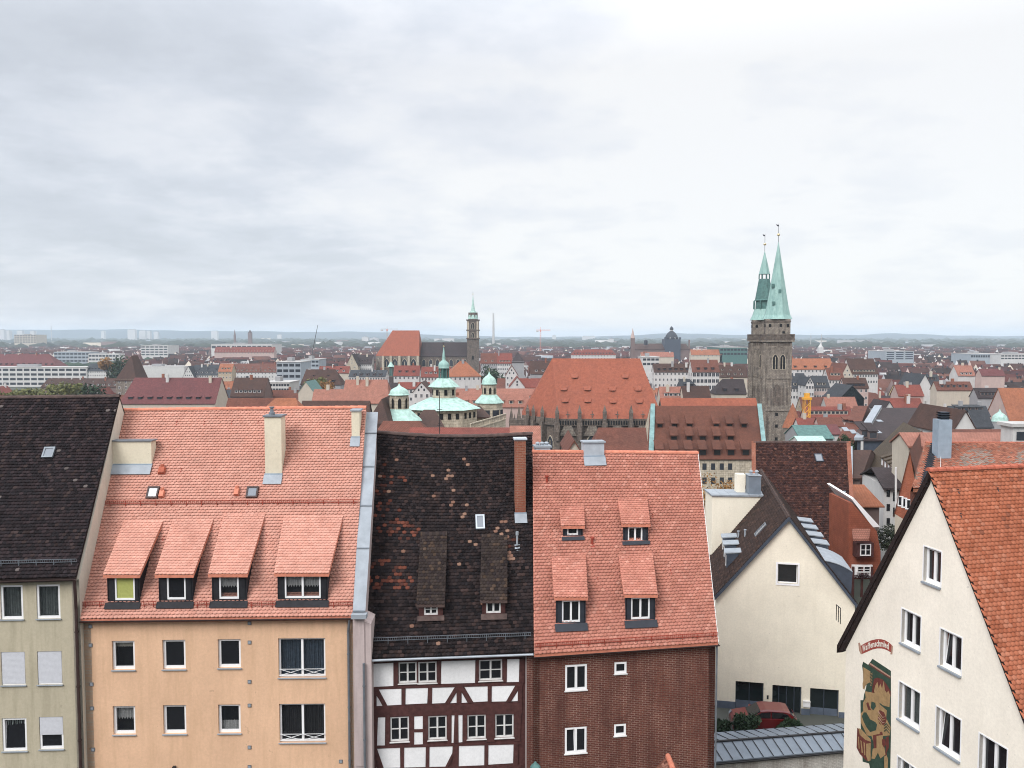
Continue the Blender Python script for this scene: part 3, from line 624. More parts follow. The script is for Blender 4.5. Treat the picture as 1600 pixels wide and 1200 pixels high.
# ---- orange plaster house
B = thing('house', (-12, 38, ZG), 'orange plastered house with salmon tiled roof and four long black-sided dormers', 'house')
def house_b():
    EL, ER = P(125, 967.5, 34.1), P(551, 963, 34.35); RL, RR = P(193, 641, 40.0), P(572, 637, 40.25)
    fr, ff, w, _ = shell(B, EL, ER, RL, RR, ZG, 'plaster_orange', 'clay_cap', sidem='plaster_party')
    wins = [(175, 210.7, 1001.5, 1047, 'top', 0, 1), (254, 290, 1000, 1046, None, 0, 1), (340.5, 376.3, 999, 1044, None, 0, 1), (435, 508.5, 997.5, 1059, 'blue', 1, 2),
            (176.5, 211.5, 1103.5, 1148, 'lace', 0, 1), (255, 291, 1102, 1147, None, 0, 1), (341, 376, 1101, 1146, 'half', 0, 1), (436.5, 508.5, 1100, 1160.5, 'dark', 1, 2)]
    bx = [win_px(ff, *t[:4]) for t in wins]
    pier_wall('wall', B, ff, [(.0, ZG - ff.O.z), (w, ZG - ff.O.z), (w, -.1), (0, -.1)], bx, .24, 'plaster_orange')
    for b_, t in zip(bx, wins): window(B, ff, *b_, dn=.13, leaf=t[6], cur=t[4], railing=bool(t[5]), fw=.10 if t[6] == 1 else .075, sill='zinc_light')
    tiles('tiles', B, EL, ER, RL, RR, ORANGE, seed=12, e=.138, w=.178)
    ridge_caps('ridge_tiles', B, RL + Vector((0, 0, .02)), RR + Vector((0, 0, .02)), 'clay_cap')
    gutter(B, EL + Vector((0, -.06, -.05)), ER + Vector((.02, -.06, -.05)), 'brown_metal')
    p = ff.at(545, 985); downpipe(B, (p.x, p.y - .11, p.z), ZG, 'zinc_dark', .05, ER + Vector((-.12, -.06, -.12)))
    shed_dormer(B, fr, 168.3, 219, 816, 894.5, 944, (179, 210.5, 899.5, 938), ORANGE, cur='green', seed=21, yapron=953)
    shed_dormer(B, fr, 248.5, 302, 813.5, 894, 943, (260.5, 290, 899.5, 937), ORANGE, seed=22, yapron=952)
    shed_dormer(B, fr, 331.5, 386, 806, 893, 942, (342, 373, 898.5, 936), ORANGE, cur='lace', seed=23, yapron=951)
    shed_dormer(B, fr, 434, 512.5, 808, 892, 941, (444.5, 501, 898, 935), ORANGE, cur='lace', leaf=2, seed=24, yapron=950, flare=.18)
    u_, v_ = fr.uv(166, 790); u2, v2 = fr.uv(560, 788); snow_guard(B, fr.pt(u_, v_, .05), fr.pt(u2, v2, .05), fr.N, .17)
    for x0, x1 in ((128, 164), (222, 245), (305, 328), (389, 431), (515, 551)):
        u_, v_ = fr.uv(x0, 949); u2, v2 = fr.uv(x1, 948); snow_guard(B, fr.pt(u_, v_, .05), fr.pt(u2, v2, .05), fr.N, .19, br=.55)
    hooks(B, fr, [(277, 659), (320, 659), (363, 659), (404, 659), (446, 659), (488, 659), (530, 659), (284, 733), (186, 838), (255, 842), (346, 833), (417, 836), (529, 836), (257, 838)])
    chimney_px(B, 176.5, 237, 688, 730, fr, .55, capt=.05)
    o, b, w_, h = chimney_px(B, 414.5, 440.5, 649, 745, fr, .75)
    MB().lathe(b.pt(w_ * .35, h, -.3), [(.14, 0), (.14, .12), (.09, .14), (.07, .3), (.12, .33), (.12, .37)], 8).build('chimney_pot', 'zinc_dark', o)
    chimney_px(B, 549.5, 562, 640, 687, fr, .6, cap='zinc_light')
    skylight(B, fr, 231, 249, 762, 780, 'brown_metal'); skylight(B, fr, 386, 404, 762, 779, 'brown_metal')
    for x, y in ((253, 742), (253, 779), (370, 776)):
        p = fr.at(x, y); q = MB(); s = .16 if y < 760 else .12
        q.prism([p - fr.U * s + fr.N * .04, p + fr.U * s + fr.N * .04, p + fr.U * s * .8 + fr.N * .22 + fr.V * .02, p - fr.U * s * .8 + fr.N * .22 + fr.V * .02], fr.V * .3)
        q.tube(p + fr.V * .12, p + fr.V * .12 + Vector((0, 0, .38)), .09, 8); q.build('vent', 'clay_cap_red' if y < 760 else 'clay_cap', B)
    for x, y in ((141.5, 978.5), (141.8, 1008), (143.3, 1069), (144, 1106.5), (145.5, 1171), (390, 973.5), (390, 1003.5), (390, 1065), (390, 1102), (390, 1167.5), (532.5, 1189.5), (390, 1198)):
        u, v = ff.uv(x, y); o = MB().fbox(ff, u - .075, u + .075, v - .075, v + .075, -.01, .03).build('anchor_plate', 'zinc_dark', B)
        MB().fbox(ff, u - .05, u + .05, v - .05, v + .05, .028, .036).build('cover', 'zinc_light', o)
    u, v = ff.uv(273, 1197); MB().fbox(ff, u - .06, u + .06, v - .1, v + .02, -.01, .14).build('wall_lamp', 'iron', B)
house_b()
# ---- party wall between the orange and the half-timbered house
def party():
    t = thing('party_wall', (-6.3, 37.5, ZG), 'narrow pinkish fire wall with zinc capping between the orange and half-timbered houses', 'wall')
    a, b = P(553, 957, 34.2), P(569, 957, 34.2); c, d = P(571, 662, 40.1), P(588, 662, 40.1)
    q = MB(); g = lambda p, z: Vector((p.x, p.y, z))
    a0, b0 = P(551.5, 1000, 34.25), P(580, 1000, 34.25)
    q.hexa([(a0.x, 34.25, ZG), (b0.x, 34.25, ZG), (b0.x - .3, 47, ZG), (a0.x - .3, 47, ZG), g(a0, a.z - .22), g(b0, a.z - .5), (b0.x - .3, 47, 33), (a0.x - .3, 47, 33)])
    q.hexa([g(a, ZG + 8), g(b, ZG + 8), g(d, ZG + 8), g(c, ZG + 8), a - Vector((0, 0, .08)), b - Vector((0, 0, .08)), d - Vector((0, 0, .08)), c - Vector((0, 0, .08))])
    q.build('wall', 'plaster_pink', t)
    n = 5; ts = [0, .30, .52, .735, .93, 1.06]
    for i in range(n):      # overlapping sheet metal lengths, each a piece
        e0, e1 = ts[i], ts[i + 1] + .004; l0, r0 = a.lerp(c, e0), b.lerp(d, e0); l1, r1 = a.lerp(c, e1), b.lerp(d, e1); k = Vector((0, 0, .012 * i)); o = Vector((.05, 0, 0))
        MB().prism([l0 - o + k, r0 + o + k, r1 + o + k * .6, l1 - o + k * .6], (0, 0, .035)).build('zinc_sheet', 'zinc_light', t)
        MB().prism([l0 - o + k + Vector((0, -.02, .04)), r0 + o + k + Vector((0, -.02, .04)), r0 + o + k + Vector((0, .04, .07)), l0 - o + k + Vector((0, .04, .07))], (0, 0, .02)).build('seam', 'zinc_dark', t)
    MB().box(a.x - .08, b.x + .12, 33.95, 34.35, a.z - .2, a.z - .02).build('capping_end', 'zinc_light', t)
    p = P(568.5, 1036, 34.15); downpipe(t, (p.x, 34.13, p.z), ZG, 'zinc_dark', .05)
party()
# ---- half-timbered house
C = thing('house', (-2.7, 38, ZG), 'white and dark brown half-timbered house with patched dark tiled roof', 'house')
def house_c():
    EL, ER = P(564.5, 1029, 34.4), P(833.5, 1019, 35.15); RL, RR = P(589, 675.5, 41.0), P(832, 677.5, 41.6)
    fr, ff, w, _ = shell(C, EL, ER, RL, RR, ZG, 'plaster_pink', 'dark_timber', over=.42, skew=True, sagdn=.16)
    Z = lambda x, y: (540 + x / 3.75, 880 + y / 3.75)
    wz = [(310, 417, 582, 705, 1), (425, 534, 580, 703, 1), (781, 918, 568, 690, 1), (262, 372, 903, 1047, 1), (483, 593, 897, 1037, 1), (713, 822, 891, 1032, 1), (876, 985, 886, 1024, 1)]
    bx = [win_px(ff, *(Z(a, 0)[0], Z(b, 0)[0], Z(0, c)[1], Z(0, d)[1])) for a, b, c, d, _ in wz]
    uL = ff.uv(*Z(150, 900))[0]; uR = ff.uv(*Z(1052, 900))[0]; zb = ZG - ff.O.z
    pier_wall('wall', C, ff, [(uL, zb), (uR, zb), (uR, -.1), (uL, -.1)], bx, .16, 'timber')
    pier_wall('flank_wall', C, ff.shift(-.02), [(uR, zb), (w - .06, zb), (w - .06, -.15), (uR, -.15)], [], .1, 'dark_timber')
    for b_, t in zip(bx, wz): window(C, ff, *b_, dn=.06, leaf=2, bars=1, sill='offwhite_paint', fm='offwhite_paint', fw=.06)
    def pg(name, pts, n0, n1, m):
        q = [ff.pt(*ff.uv(*Z(x, y)), n0) for x, y in pts]; return MB().prism(q, ff.N * (n1 - n0)).build(name, m, C)
    panels = [[(155, 590), (280, 583), (280, 718), (155, 724)], [(562, 574), (760, 568), (758, 700), (558, 706)], [(947, 563), (1018, 561), (1015, 694), (942, 696)],
        [(195, 740), (327, 735), (327, 828), (245, 832)], [(180, 775), (220, 834), (182, 836)], [(352, 730), (483, 726), (478, 820), (350, 826)], [(508, 725), (642, 720), (582, 818), (506, 821)], [(650, 757), (650, 817), (612, 819)],
        [(680, 757), (714, 815), (679, 817)], [(692, 717), (833, 713), (832, 808), (748, 813)], [(856, 712), (998, 708), (940, 808), (855, 810)], [(1010, 748), (1008, 806), (971, 808)],
        [(190, 905), (232, 903), (230, 1067), (184, 1070)], [(402, 898), (452, 896), (452, 970), (401, 971)], [(402, 989), (452, 988), (453, 1059), (401, 1061)], [(621, 890), (638, 889), (632, 1051), (620, 1052)], [(660, 886), (685, 885), (684, 1047), (662, 1049)],
        [(182, 1087), (319, 1081), (320, 1196), (222, 1200)], [(343, 1078), (470, 1074), (468, 1194), (342, 1197)], [(492, 1072), (627, 1068), (625, 1110), (585, 1190), (490, 1193)], [(664, 1065), (813, 1060), (812, 1182), (662, 1188)], [(836, 1057), (984, 1047), (981, 1170), (835, 1179)],
        [(172, 1182), (182, 1200), (172, 1201)], [(232, 1222), (465, 1210), (465, 1300), (232, 1300)], [(500, 1210), (800, 1200), (800, 1300), (500, 1300)]]
    for p in panels: pg('panel', p, -.01, .022, 'plaster_white')
    beams = [[(150, 724), (1040, 697), (1040, 713), (150, 737)], [(150, 838), (1035, 812), (1035, 880), (150, 898)], [(143, 1068), (1030, 1044), (1030, 1058), (143, 1084)], [(140, 1200), (1030, 1180), (1030, 1200), (140, 1218)],
        [(280, 578), (308, 577), (308, 718), (280, 719)], [(535, 570), (558, 569), (558, 706), (535, 707)], [(760, 566), (781, 565), (779, 699), (759, 700)], [(919, 562), (946, 561), (943, 694), (919, 695)], [(1018, 558), (1048, 557), (1048, 700), (1016, 700)],
        [(158, 737), (182, 736), (182, 838), (158, 839)], [(328, 733), (351, 732), (350, 831), (328, 832)], [(483, 729), (507, 728), (505, 826), (481, 827)], [(650, 722), (679, 721), (679, 821), (650, 822)], [(832, 716), (856, 715), (855, 815), (832, 816)], [(1010, 709), (1034, 708), (1032, 810), (1008, 811)],
        [(152, 898), (188, 897), (184, 1070), (150, 1071)], [(234, 896), (260, 895), (258, 1065), (232, 1066)], [(374, 893), (401, 892), (401, 1061), (374, 1062)], [(453, 891), (482, 890), (482, 1058), (453, 1059)], [(594, 888), (621, 887), (620, 1054), (594, 1055)], [(638, 886), (660, 885), (661, 1052), (633, 1053)], [(686, 884), (711, 883), (711, 1049), (685, 1050)], [(824, 882), (874, 881), (874, 1045), (824, 1046)], [(988, 880), (1028, 879), (1022, 1041), (986, 1042)],
        [(143, 1084), (181, 1083), (180, 1200), (140, 1201)], [(320, 1079), (343, 1078), (342, 1196), (320, 1197)], [(470, 1075), (491, 1074), (490, 1192), (468, 1193)], [(628, 1070), (663, 1069), (662, 1188), (626, 1189)], [(813, 1065), (836, 1064), (835, 1184), (812, 1185)], [(984, 1060), (1012, 1059), (1010, 1180), (981, 1181)],
        [(401, 971), (453, 970), (453, 987), (401, 988)]]
    for p in beams: pg('beam', p, -.01, .045, 'timber')
    for p in [[(166, 737), (194, 737), (246, 834), (218, 836)], [(642, 721), (668, 721), (610, 820), (582, 821)], [(664, 721), (692, 720), (749, 815), (716, 817)], [(998, 709), (1024, 709), (968, 811), (940, 812)], [(165, 1085), (184, 1085), (224, 1200), (196, 1202)], [(627, 1110), (642, 1108), (598, 1192), (583, 1193)]]:
        pg('brace', p, -.008, .052, 'timber')
    def cf(s, t, g):
        base = np.array([(.019, .0145, .0155), (.028, .020, .020), (.014, .0115, .013), (.042, .027, .025)])[g.choice(4, len(s), p=[.35, .33, .2, .12])]
        warm = np.array([(.10, .034, .024), (.145, .05, .034), (.07, .028, .022)])[g.choice(3, len(s))]
        pale = np.array([(.25, .15, .11), (.20, .11, .08)])[g.choice(2, len(s))]
        C_ = base * (1 + g.normal(0, .2, len(s)))[:, None].clip(.5, 1.6)
        d = np.zeros(len(s))
        for cs, ct, rs, rt, k in ((.10, .60, .10, .05, .55), (.17, .53, .13, .055, .8), (.07, .66, .08, .03, .4), (.12, .36, .10, .03, .6), (.13, .30, .15, .04, .9), (.16, .265, .12, .02, .8), (.11, .80, .07, .05, .3), (.06, .72, .06, .06, .3), (.2, .78, .04, .03, .5), (.62, .33, .3, .04, .04), (.86, .46, .06, .02, .7)):
            d = np.maximum(d, k * (((s - cs) / rs) ** 2 + ((t - ct) / rt) ** 2 < 1))
        k = g.random(len(s)) < d * .48; C_[k] = warm[k]
        d = np.full(len(s), .006)
        for cs, ct, rs, rt, kk in ((.46, .80, .03, .05, .5), (.57, .86, .03, .035, .8), (.49, .70, .025, .06, .7), (.51, .645, .03, .02, .6), (.82, .515, .06, .045, .75), (.80, .44, .035, .05, .6), (.63, .46, .03, .03, .5), (.86, .40, .05, .02, .5), (.57, .62, .02, .04, .4)):
            d = np.maximum(d, kk * (((s - cs) / rs) ** 2 + ((t - ct) / rt) ** 2 < 1))
        k = g.random(len(s)) < d * .5; C_[k] = pale[k]; return C_
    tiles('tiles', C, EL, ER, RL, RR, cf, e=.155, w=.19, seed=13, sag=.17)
    n = 6
    pts = [RL.lerp(RR, i / n) - Vector((0, 0, .17 * math.sin(math.pi * i / n))) for i in range(n + 1)]
    q = MB()
    for i in range(n): ridge_caps('ridge_tiles', C, pts[i], pts[i + 1], 'clay_cap_dark', r=.13)
    cd = pal([(.034, .025, .023), (.042, .031, .027), (.027, .020, .020), (.06, .04, .03)], [4, 3, 3, 1], .15)
    shed_dormer(C, fr, 654.5, 692, 836, 939, 965, (662.5, 684, 943.5, 961.5), cd, 'timber', 'timber', leaf=2, bars=1, tw=.16, te=.15, flare=.0, seed=31, apron='clay_cap_dark', yapron=972, fm='offwhite_paint')
    shed_dormer(C, fr, 753.5, 789.5, 838, 933, 962, (759.5, 782.5, 937.5, 958.5), cd, 'timber', 'timber', leaf=2, tw=.16, te=.15, flare=.0, seed=32, apron='clay_cap_dark', yapron=970, fm='offwhite_paint')
    u_, v_ = fr.uv(566, 1005); u2, v2 = fr.uv(829, 996); snow_guard(C, fr.pt(u_, v_, .05), fr.pt(u2, v2, .05), fr.N, .18, 'zinc_dark', True, .87)
    gutter(C, EL + Vector((-.05, -.08, -.05)), ER + Vector((0, -.08, -.05)), 'zinc')
    skylight(C, fr, 743, 757, 806, 828, 'zinc'); p = fr.at(808, 853)
    q = MB().tube(p, p + Vector((0, 0, .62)), .045, 8).tube(p + Vector((0, 0, .5)), p + Vector((0, 0, .66)), .07, 8); q.fbox(Fr(p, fr.U, fr.V), -.12, .12, -.25, .05, .03, .05); q.build('vent_pipe', 'zinc_light', C)
    o, b, w_, h = chimney_px(C, 805, 821.5, 685, 806, fr, .5, m='chimney_bricks', cap='zinc')
house_c()
# ---- brick house
D = thing('house', (5.3, 40, ZG), 'dark red brick house with orange tiled roof, right of the half-timbered house', 'house')
def house_d():
    EL, ER = P(834.5, 1023, 35.15), P(1122, 1004, 36.45); RL, RR = P(832.5, 705.5, 40.6), P(1090, 707.5, 41.8)
    fr, ff, w, _ = shell(D, EL, ER, RL, RR, ZG, 'bricks', 'clay_cap', skew=True)
    wins = [(883, 917, 1039.5, 1079.5, 2, 0), (960, 979, 1035, 1053, 1, 0), (882.5, 916.5, 1137.5, 1178, 2, 1), (959.5, 978, 1132, 1150, 1, 0)]
    bx = [win_px(ff, *t[:4]) for t in wins]
    uL = ff.uv(823, 1100)[0]
    pier_wall('wall', D, ff, [(uL, ZG - ff.O.z), (w, ZG - ff.O.z), (w, -.1), (uL, -.1)], bx, .16, 'bricks')
    for b_, t in zip(bx, wins):
        window(D, ff, *b_, dn=.03, leaf=t[4], sill='offwhite_paint', fm='white_paint', fw=.085, tilt=bool(t[5]))
        u0, u1, v0, v1 = b_; q = MB(); n = int((u1 - u0 + .2) / .09)
        for i in range(n): a = u0 - .1 + (u1 - u0 + .2) * i / n; q.fbox(ff, a, a + .075, v1 + .01, v1 + .25, -.01, .012)
        q.build('lintel', 'bricks', D)
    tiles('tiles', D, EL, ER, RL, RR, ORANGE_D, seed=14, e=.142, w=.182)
    ridge_caps('ridge_tiles', D, RL, RR, 'clay_cap')
    kw = dict(side='black_cladding', face='slate_dark', apron='slate_dark', flare=.05)
    shed_dormer(D, fr, 879.5, 910.5, 789, 819, 841, (886, 903.5, 824, 836.5), ORANGE_D, seed=41, yapron=846, **kw)
    shed_dormer(D, fr, 973.5, 1012.5, 776, 816.5, 848, (981, 1004, 823.5, 847), ORANGE_D, leaf=2, seed=42, yapron=853, **kw)
    shed_dormer(D, fr, 868.5, 915, 864, 930, 977, (878, 906.5, 938.5, 973), ORANGE_D, leaf=2, seed=43, yapron=988.5, **kw)
    shed_dormer(D, fr, 977, 1023.5, 861, 926, 972, (986, 1015.5, 934, 968), ORANGE_D, leaf=2, seed=44, yapron=983, **kw)
    u_, v_ = fr.uv(836, 1013); u2, v2 = fr.uv(1120, 995.5); snow_guard(D, fr.pt(u_, v_, .05), fr.pt(u2, v2, .05), fr.N, .19)
    gutter(D, EL + Vector((0, -.05, -.07)), ER + Vector((.05, -.05, -.07)), 'brown_metal')
    hooks(D, fr, [(839, 734), (904, 734), (946, 734), (1013, 735), (1077, 736), (860, 808), (951, 808), (1019, 804), (860, 903), (933, 903), (1047, 890)], 'red_metal')
    for x, y in ((854.5, 757), (925.5, 853)):
        p = fr.at(x, y); q = MB().tube(p, p + Vector((0, 0, .4)), .05, 8).tube(p + Vector((0, 0, .36)), p + Vector((0, 0, .42)), .10, 8); q.fbox(Fr(p, fr.U, fr.V), -.1, .1, -.15, .1, .03, .06); q.build('vent_pipe', 'red_metal', D)
    chimney_px(D, 912.5, 944, 690, 717, fr, .6, m='zinc', cap='zinc_light', apron=True)
    o, b, w_, h = chimney_px(D, 837, 860, 697, 708, fr, .6, m='zinc', cap='zinc_light', apron=False)
    for k in range(3): MB().lathe(b.pt(w_ * (.2 + .3 * k), h, -.3), [(.08, 0), (.08, .09), (.14, .1), (.05, .17)], 8).build('cowl', 'zinc_light', o)
    p = ff.at(1117, 1012); MB().tube(ER + Vector((-.05, 0, -.1)), (ER.x - .02, ER.y + .1, ZG), .04, 6).build('downpipe', 'zinc_dark', D)
    # slender lightning rod cable down the verge
    q = MB(); a = ER + fr.N * .06; b2 = RR + fr.N * .06; q.tube(a, b2, .018, 4); q.build('verge_cable', 'offwhite_paint', D)
house_d()
def porch():
    t = thing('house', (6.4, 33.3, ZG), 'tiled gable peak of a low porch roof before the brick house', 'house')
    a = P(1031, 1181, 35.3) - Vector((-.35, 1.9, 0)); w = .8; h = .95; q = MB()
    for s in (-1, 1): q.prism([a, a + Vector((s * w, 0, -h)), a + Vector((s * w, 0, -h - .1)), a + Vector((0, 0, -.1))], (0, 1.9, 0))
    q.build('roof', 'r_brown', t)
    for s in (-1, 1):
        c = pal([(.25, .11, .08), (.19, .08, .06), (.32, .16, .12)], None, .15)
        lo = a + Vector((s * w, 0, -h)); e = [lo, lo + Vector((0, 1.9, 0)), a, a + Vector((0, 1.9, 0))]
        if s > 0: tiles('tiles', t, e[0], e[1], e[2], e[3], c, seed=51)
        else: tiles('tiles', t, e[1], e[0], e[3], e[2], c, seed=52)
    ridge_caps('ridge_tiles', t, a + Vector((0, -.05, .03)), a + Vector((0, 1.9, .03)), 'clay_cap')
    q = MB(); q.prism([a + Vector((0, .12, -.1)), a + Vector((-w, .12, -h)), (a.x - w, a.y + .12, ZG), (a.x + w, a.y + .12, ZG), a + Vector((w, .12, -h))], (0, 1.6, 0)); q.build('wall', 'bricks', t)
    for s in (-1, 1): MB().tube(a + Vector((0, -.05, .04)), a + Vector((s * w, -.05, -h + .04)), .06, 6).build('verge_tile', 'w_pink', t)
    l = thing('street_lamp', (.95, 33.4, ZG), 'teal topped street lamp at the corner of the brick house', 'street lamp')
    p = P(836.5, 1192, 33.2); MB().tube((p.x, p.y, ZG), (p.x, p.y, p.z - .5), .05, 8).build('post', 'iron', l)
    MB().lathe((p.x, p.y, p.z - .5), [(.1, 0), (.16, .3)], 6).build('lantern', 'sky_glass', l)
    MB().lathe((p.x, p.y, p.z - .2), [(.22, 0), (.2, .07), (.09, .17), (.03, .25)], 8).build('hood', 'dark_copper', l)
porch()
# ---- cream gabled house in the courtyard
E = thing('house', (17, 60, 21.4), 'cream gabled house with brown roof and zinc dormers behind the red car', 'house')
def house_e():
    YL = 52.7; el = P(1119.5, 928, YL); th = R(-11.5); U = Vector((math.cos(th), math.sin(th), 0)); Bk = Vector((-U.y, U.x, 0)); f = Fr(el, U)
    ua, va = f.uv(1232, 807); ur, vr = f.uv(1336, 932); zb = 20.6 - el.z; w = ur
    wins = [(1215, 1246.5, 881, 911, 'E'), (1149, 1193, 1064, 1111, 'S'), (1206.5, 1252, 1070, 1121, 'D'), (1265.5, 1310.5, 1075, 1123, 'S')]
    bx = [win_px(f, *t[:4]) for t in wins]
    pier_wall('wall', E, f, [(0, zb), (w, zb), (w, 0), (ua, va), (0, 0)], bx, .28, 'plaster_cream')
    b0 = bx[0]; window(E, f, *b0, dn=.2, sill=None, fw=.05)
    q = MB(); t_ = .11; q.fbox(f, b0[0] - t_, b0[0], b0[2] - t_, b0[3] + t_, -.05, .035).fbox(f, b0[1], b0[1] + t_, b0[2] - t_, b0[3] + t_, -.05, .035).fbox(f, b0[0], b0[1], b0[3], b0[3] + t_, -.05, .035).fbox(f, b0[0], b0[1], b0[2] - t_, b0[2], -.05, .035); q.build('window_surround', 'white_paint', E)
    for k, b_ in zip('SDS', bx[1:]):
        u0, u1, v0, v1 = b_; q = MB(); a = .05
        for x in (u0, u0 + (u1 - u0) * .5 - a / 2, u1 - a): q.fbox(f, x, x + a, v0, v1, -.27, -.2)
        q.fbox(f, u0 + a, u1 - a, v1 - a, v1, -.265, -.205)
        if k == 'D': q.fbox(f, u0 + (u1 - u0) * .22, u0 + (u1 - u0) * .22 + a, v0, v1 - a, -.27, -.2); q.fbox(f, u0 + (u1 - u0) * .75, u0 + (u1 - u0) * .75 + a, v0, v1 - a, -.27, -.2)
        o = q.build('door' if k == 'D' else 'shop_window', 'slate_cladding', E)
        MB().fbox(f, u0 + a, u1 - a, v0 + .02, v1 - a, -.25, -.235).build('pane', 'teal_glass', o)
        if k == 'S': MB().fbox(f, u0 + a, u1 - a, v0, v0 + (v1 - v0) * .34, -.225, -.2).build('lower_panel', 'plinth_blue', o)
    q = MB(); vt = f.uv(1130, 1095)[1]
    segs = [(-.005, bx[1][0]), (bx[1][1], bx[2][0]), (bx[2][1], bx[3][0]), (bx[3][1], w)]
    for a, b_ in segs: MB().fbox(f, a, b_, zb, vt + (a / w) * -.1, -.01, .02).build('plinth', 'plinth_blue', E)
    u, v = f.uv(1254.5, 1103); o = MB().fbox(f, u, u + .42, v, v + .34, -.01, .16).build('letter_box', 'white_paint', E); MB().fbox(f, u - .01, u + .43, v + .3, v + .38, -.01, .18).build('lid', 'offwhite_paint', o)
    u, v = f.uv(1198, 1092); MB().fbox(f, u, u + .11, v, v + .24, -.01, .03).build('door_bell', 'iron', E)
    MB().fbox(f, bx[2][0], bx[2][1], bx[2][2] - .35, bx[2][2] - .002, -.2, .35).build('doorstep', 'concrete', E)
    # roof
    Lr = 19.0; ap = f.pt(ua, va); elp = f.pt(-.12, -.14); erp = f.pt(w + .1, -.12); fo = -Bk * .22
    def q4(a, b_): return [a + fo, b_ + fo, b_ + Bk * Lr, a + Bk * Lr]
    dn = Vector((0, 0, -.14)); q = MB(); q.prism([p + dn for p in (elp + fo, ap + fo, ap + Bk * Lr, elp + Bk * Lr)], -dn); q.prism([p + dn for p in (ap + fo, erp + fo, erp + Bk * Lr, ap + Bk * Lr)], -dn); q.build('roof', 'clay_cap_dark', E)
    cb = pal([(.048, .030, .026), (.062, .038, .031), (.038, .026, .023), (.085, .05, .038)], [4, 3, 2, 1], .15)
    up = Vector((0, 0, .01)); tiles('tiles', E, elp + Bk * Lr + up, elp + fo + up, ap + Bk * Lr + up, ap + fo + up, cb, w=.24, e=.2, seed=61)
    tiles('tiles', E, erp + fo + up, erp + Bk * Lr + up, ap + fo + up, ap + Bk * Lr + up, cb, w=.24, e=.2, seed=62)
    ridge_caps('ridge_tiles', E, ap + fo, ap + Bk * Lr, 'clay_cap_dark')
    for a, b_ in ((elp, ap), (ap, erp)):
        d = (b_ - a).normalized(); n = Vector((0, 0, 1)); MB().prism([a + fo * 1.3 + n * .05, b_ + fo * 1.3 + n * .05, b_ + fo * 1.3 - n * .22, a + fo * 1.3 - n * .22], Bk * .32).build('verge_board', 'slate_cladding', E)
    MB().prism([f.pt(.001, zb, -Lr), f.pt(w, zb, -Lr), f.pt(w, -.2, -Lr), f.pt(ua, va - .2, -Lr), f.pt(0, -.2, -Lr)], Bk * .2).build('rear_wall', 'plaster_cream', E)
    MB().prism([f.pt(.002, zb, -.3), f.pt(.002, -.2, -.3), f.pt(.002, -.2, -Lr), f.pt(.002, zb, -Lr)], U * .2).build('side_wall', 'plaster_cream', E)
    MB().prism([f.pt(w - .2, zb, -.3), f.pt(w - .2, -.2, -.3), f.pt(w - .2, -.2, -Lr), f.pt(w - .2, zb, -Lr)], U * .19).build('side_wall', 'plaster_cream', E)
    ls = Fr(elp, Bk, ap - elp); ls.N = -ls.N if ls.N.z < 0 else ls.N
    def dorm(sgn, s, t, wd, hd, dep):      # box dormer on a side slope: s along the ridge, t up the slope 0..1
        base = elp if sgn < 0 else erp; o = base.lerp(ap, t) + Bk * s; out = U * sgn; q = MB()
        zt = o.z + hd; p = [o + out * 0, o + Bk * wd, o + Bk * wd - out * dep, o - out * dep]
        q.hexa([Vector((a.x, a.y, o.z - .1)) for a in p] + [Vector((a.x, a.y, zt)) for a in p]); d = q.build('dormer', 'slate_cladding', E)
        e = [a + out * (.12 if i < 2 else 0) for i, a in enumerate(p)]
        MB().hexa([Vector((a.x, a.y, zt + (.0 if i < 2 else .12))) for i, a in enumerate(e)] + [Vector((a.x, a.y, zt + (.07 if i < 2 else .19))) for i, a in enumerate(e)]).build('dormer_roof', 'zinc_light', d)
        ff_ = Fr(o + out * .001 + Bk * (wd if sgn < 0 else 0), -Bk if sgn < 0 else Bk)
        q = MB(); q.fbox(ff_, .15, wd - .15, .25, hd - .12, 0, .04); w_ = q.build('window', 'white_paint', d); MB().fbox(ff_, .24, wd - .24, .33, hd - .2, .03, .05).build('pane', 'dark_glass', w_)
    for s in (2.6, 4.9, 7.0): dorm(-1, s, .19, 1.2, 1.1, 1.25)
    for s in (5.6, 8.0, 10.4, 12.8): dorm(1, s, .20, 1.35, 1.2, 1.3)
    # big curved zinc dormer low on the right slope
    o = erp.lerp(ap, .08) + Bk * 1.0; q = MB(); k = 8; L = 3.6; sec = []
    for i in range(k + 1): t = i / k; sec.append(o - U * 1.9 * (1 - t) + U * .25 * t + Vector((0, 0, 1.95 - .65 * t ** 2.2)))
    body = MB().prism([o - U * 2.0 - Vector((0, 0, .2)), o + U * .18 - Vector((0, 0, .35))] + [p for p in sec[::-1]], Bk * L).build('dormer', 'slate_cladding', E)
    for j in range(4):
        q = MB(); s0 = Bk * (L * j / 4 + (-.06 if j == 0 else 0.01)); s1 = Bk * (L * (j + 1) / 4 - .01)
        for i in range(k): q.hexa([sec[i] + s0 + up, sec[i + 1] + s0 + up, sec[i + 1] + s1 + up, sec[i] + s1 + up] + [a + Vector((0, 0, .05)) for a in (sec[i] + s0 + up, sec[i + 1] + s0 + up, sec[i + 1] + s1 + up, sec[i] + s1 + up)])
        q.build('zinc_sheet', 'zinc_light', body)
    # skylight and pipes on the left slope
    fl = Fr(elp + Bk * 6.2, Bk * -1, ap - elp); 
    o = elp.lerp(ap, .62) + Bk * 3.4; nn = (ap - elp).cross(Bk).normalized(); nn = -nn if nn.z < 0 else nn; sf = Fr(o, -Bk, ap - elp)
    sn = 1 if sf.N.z > 0 else -1
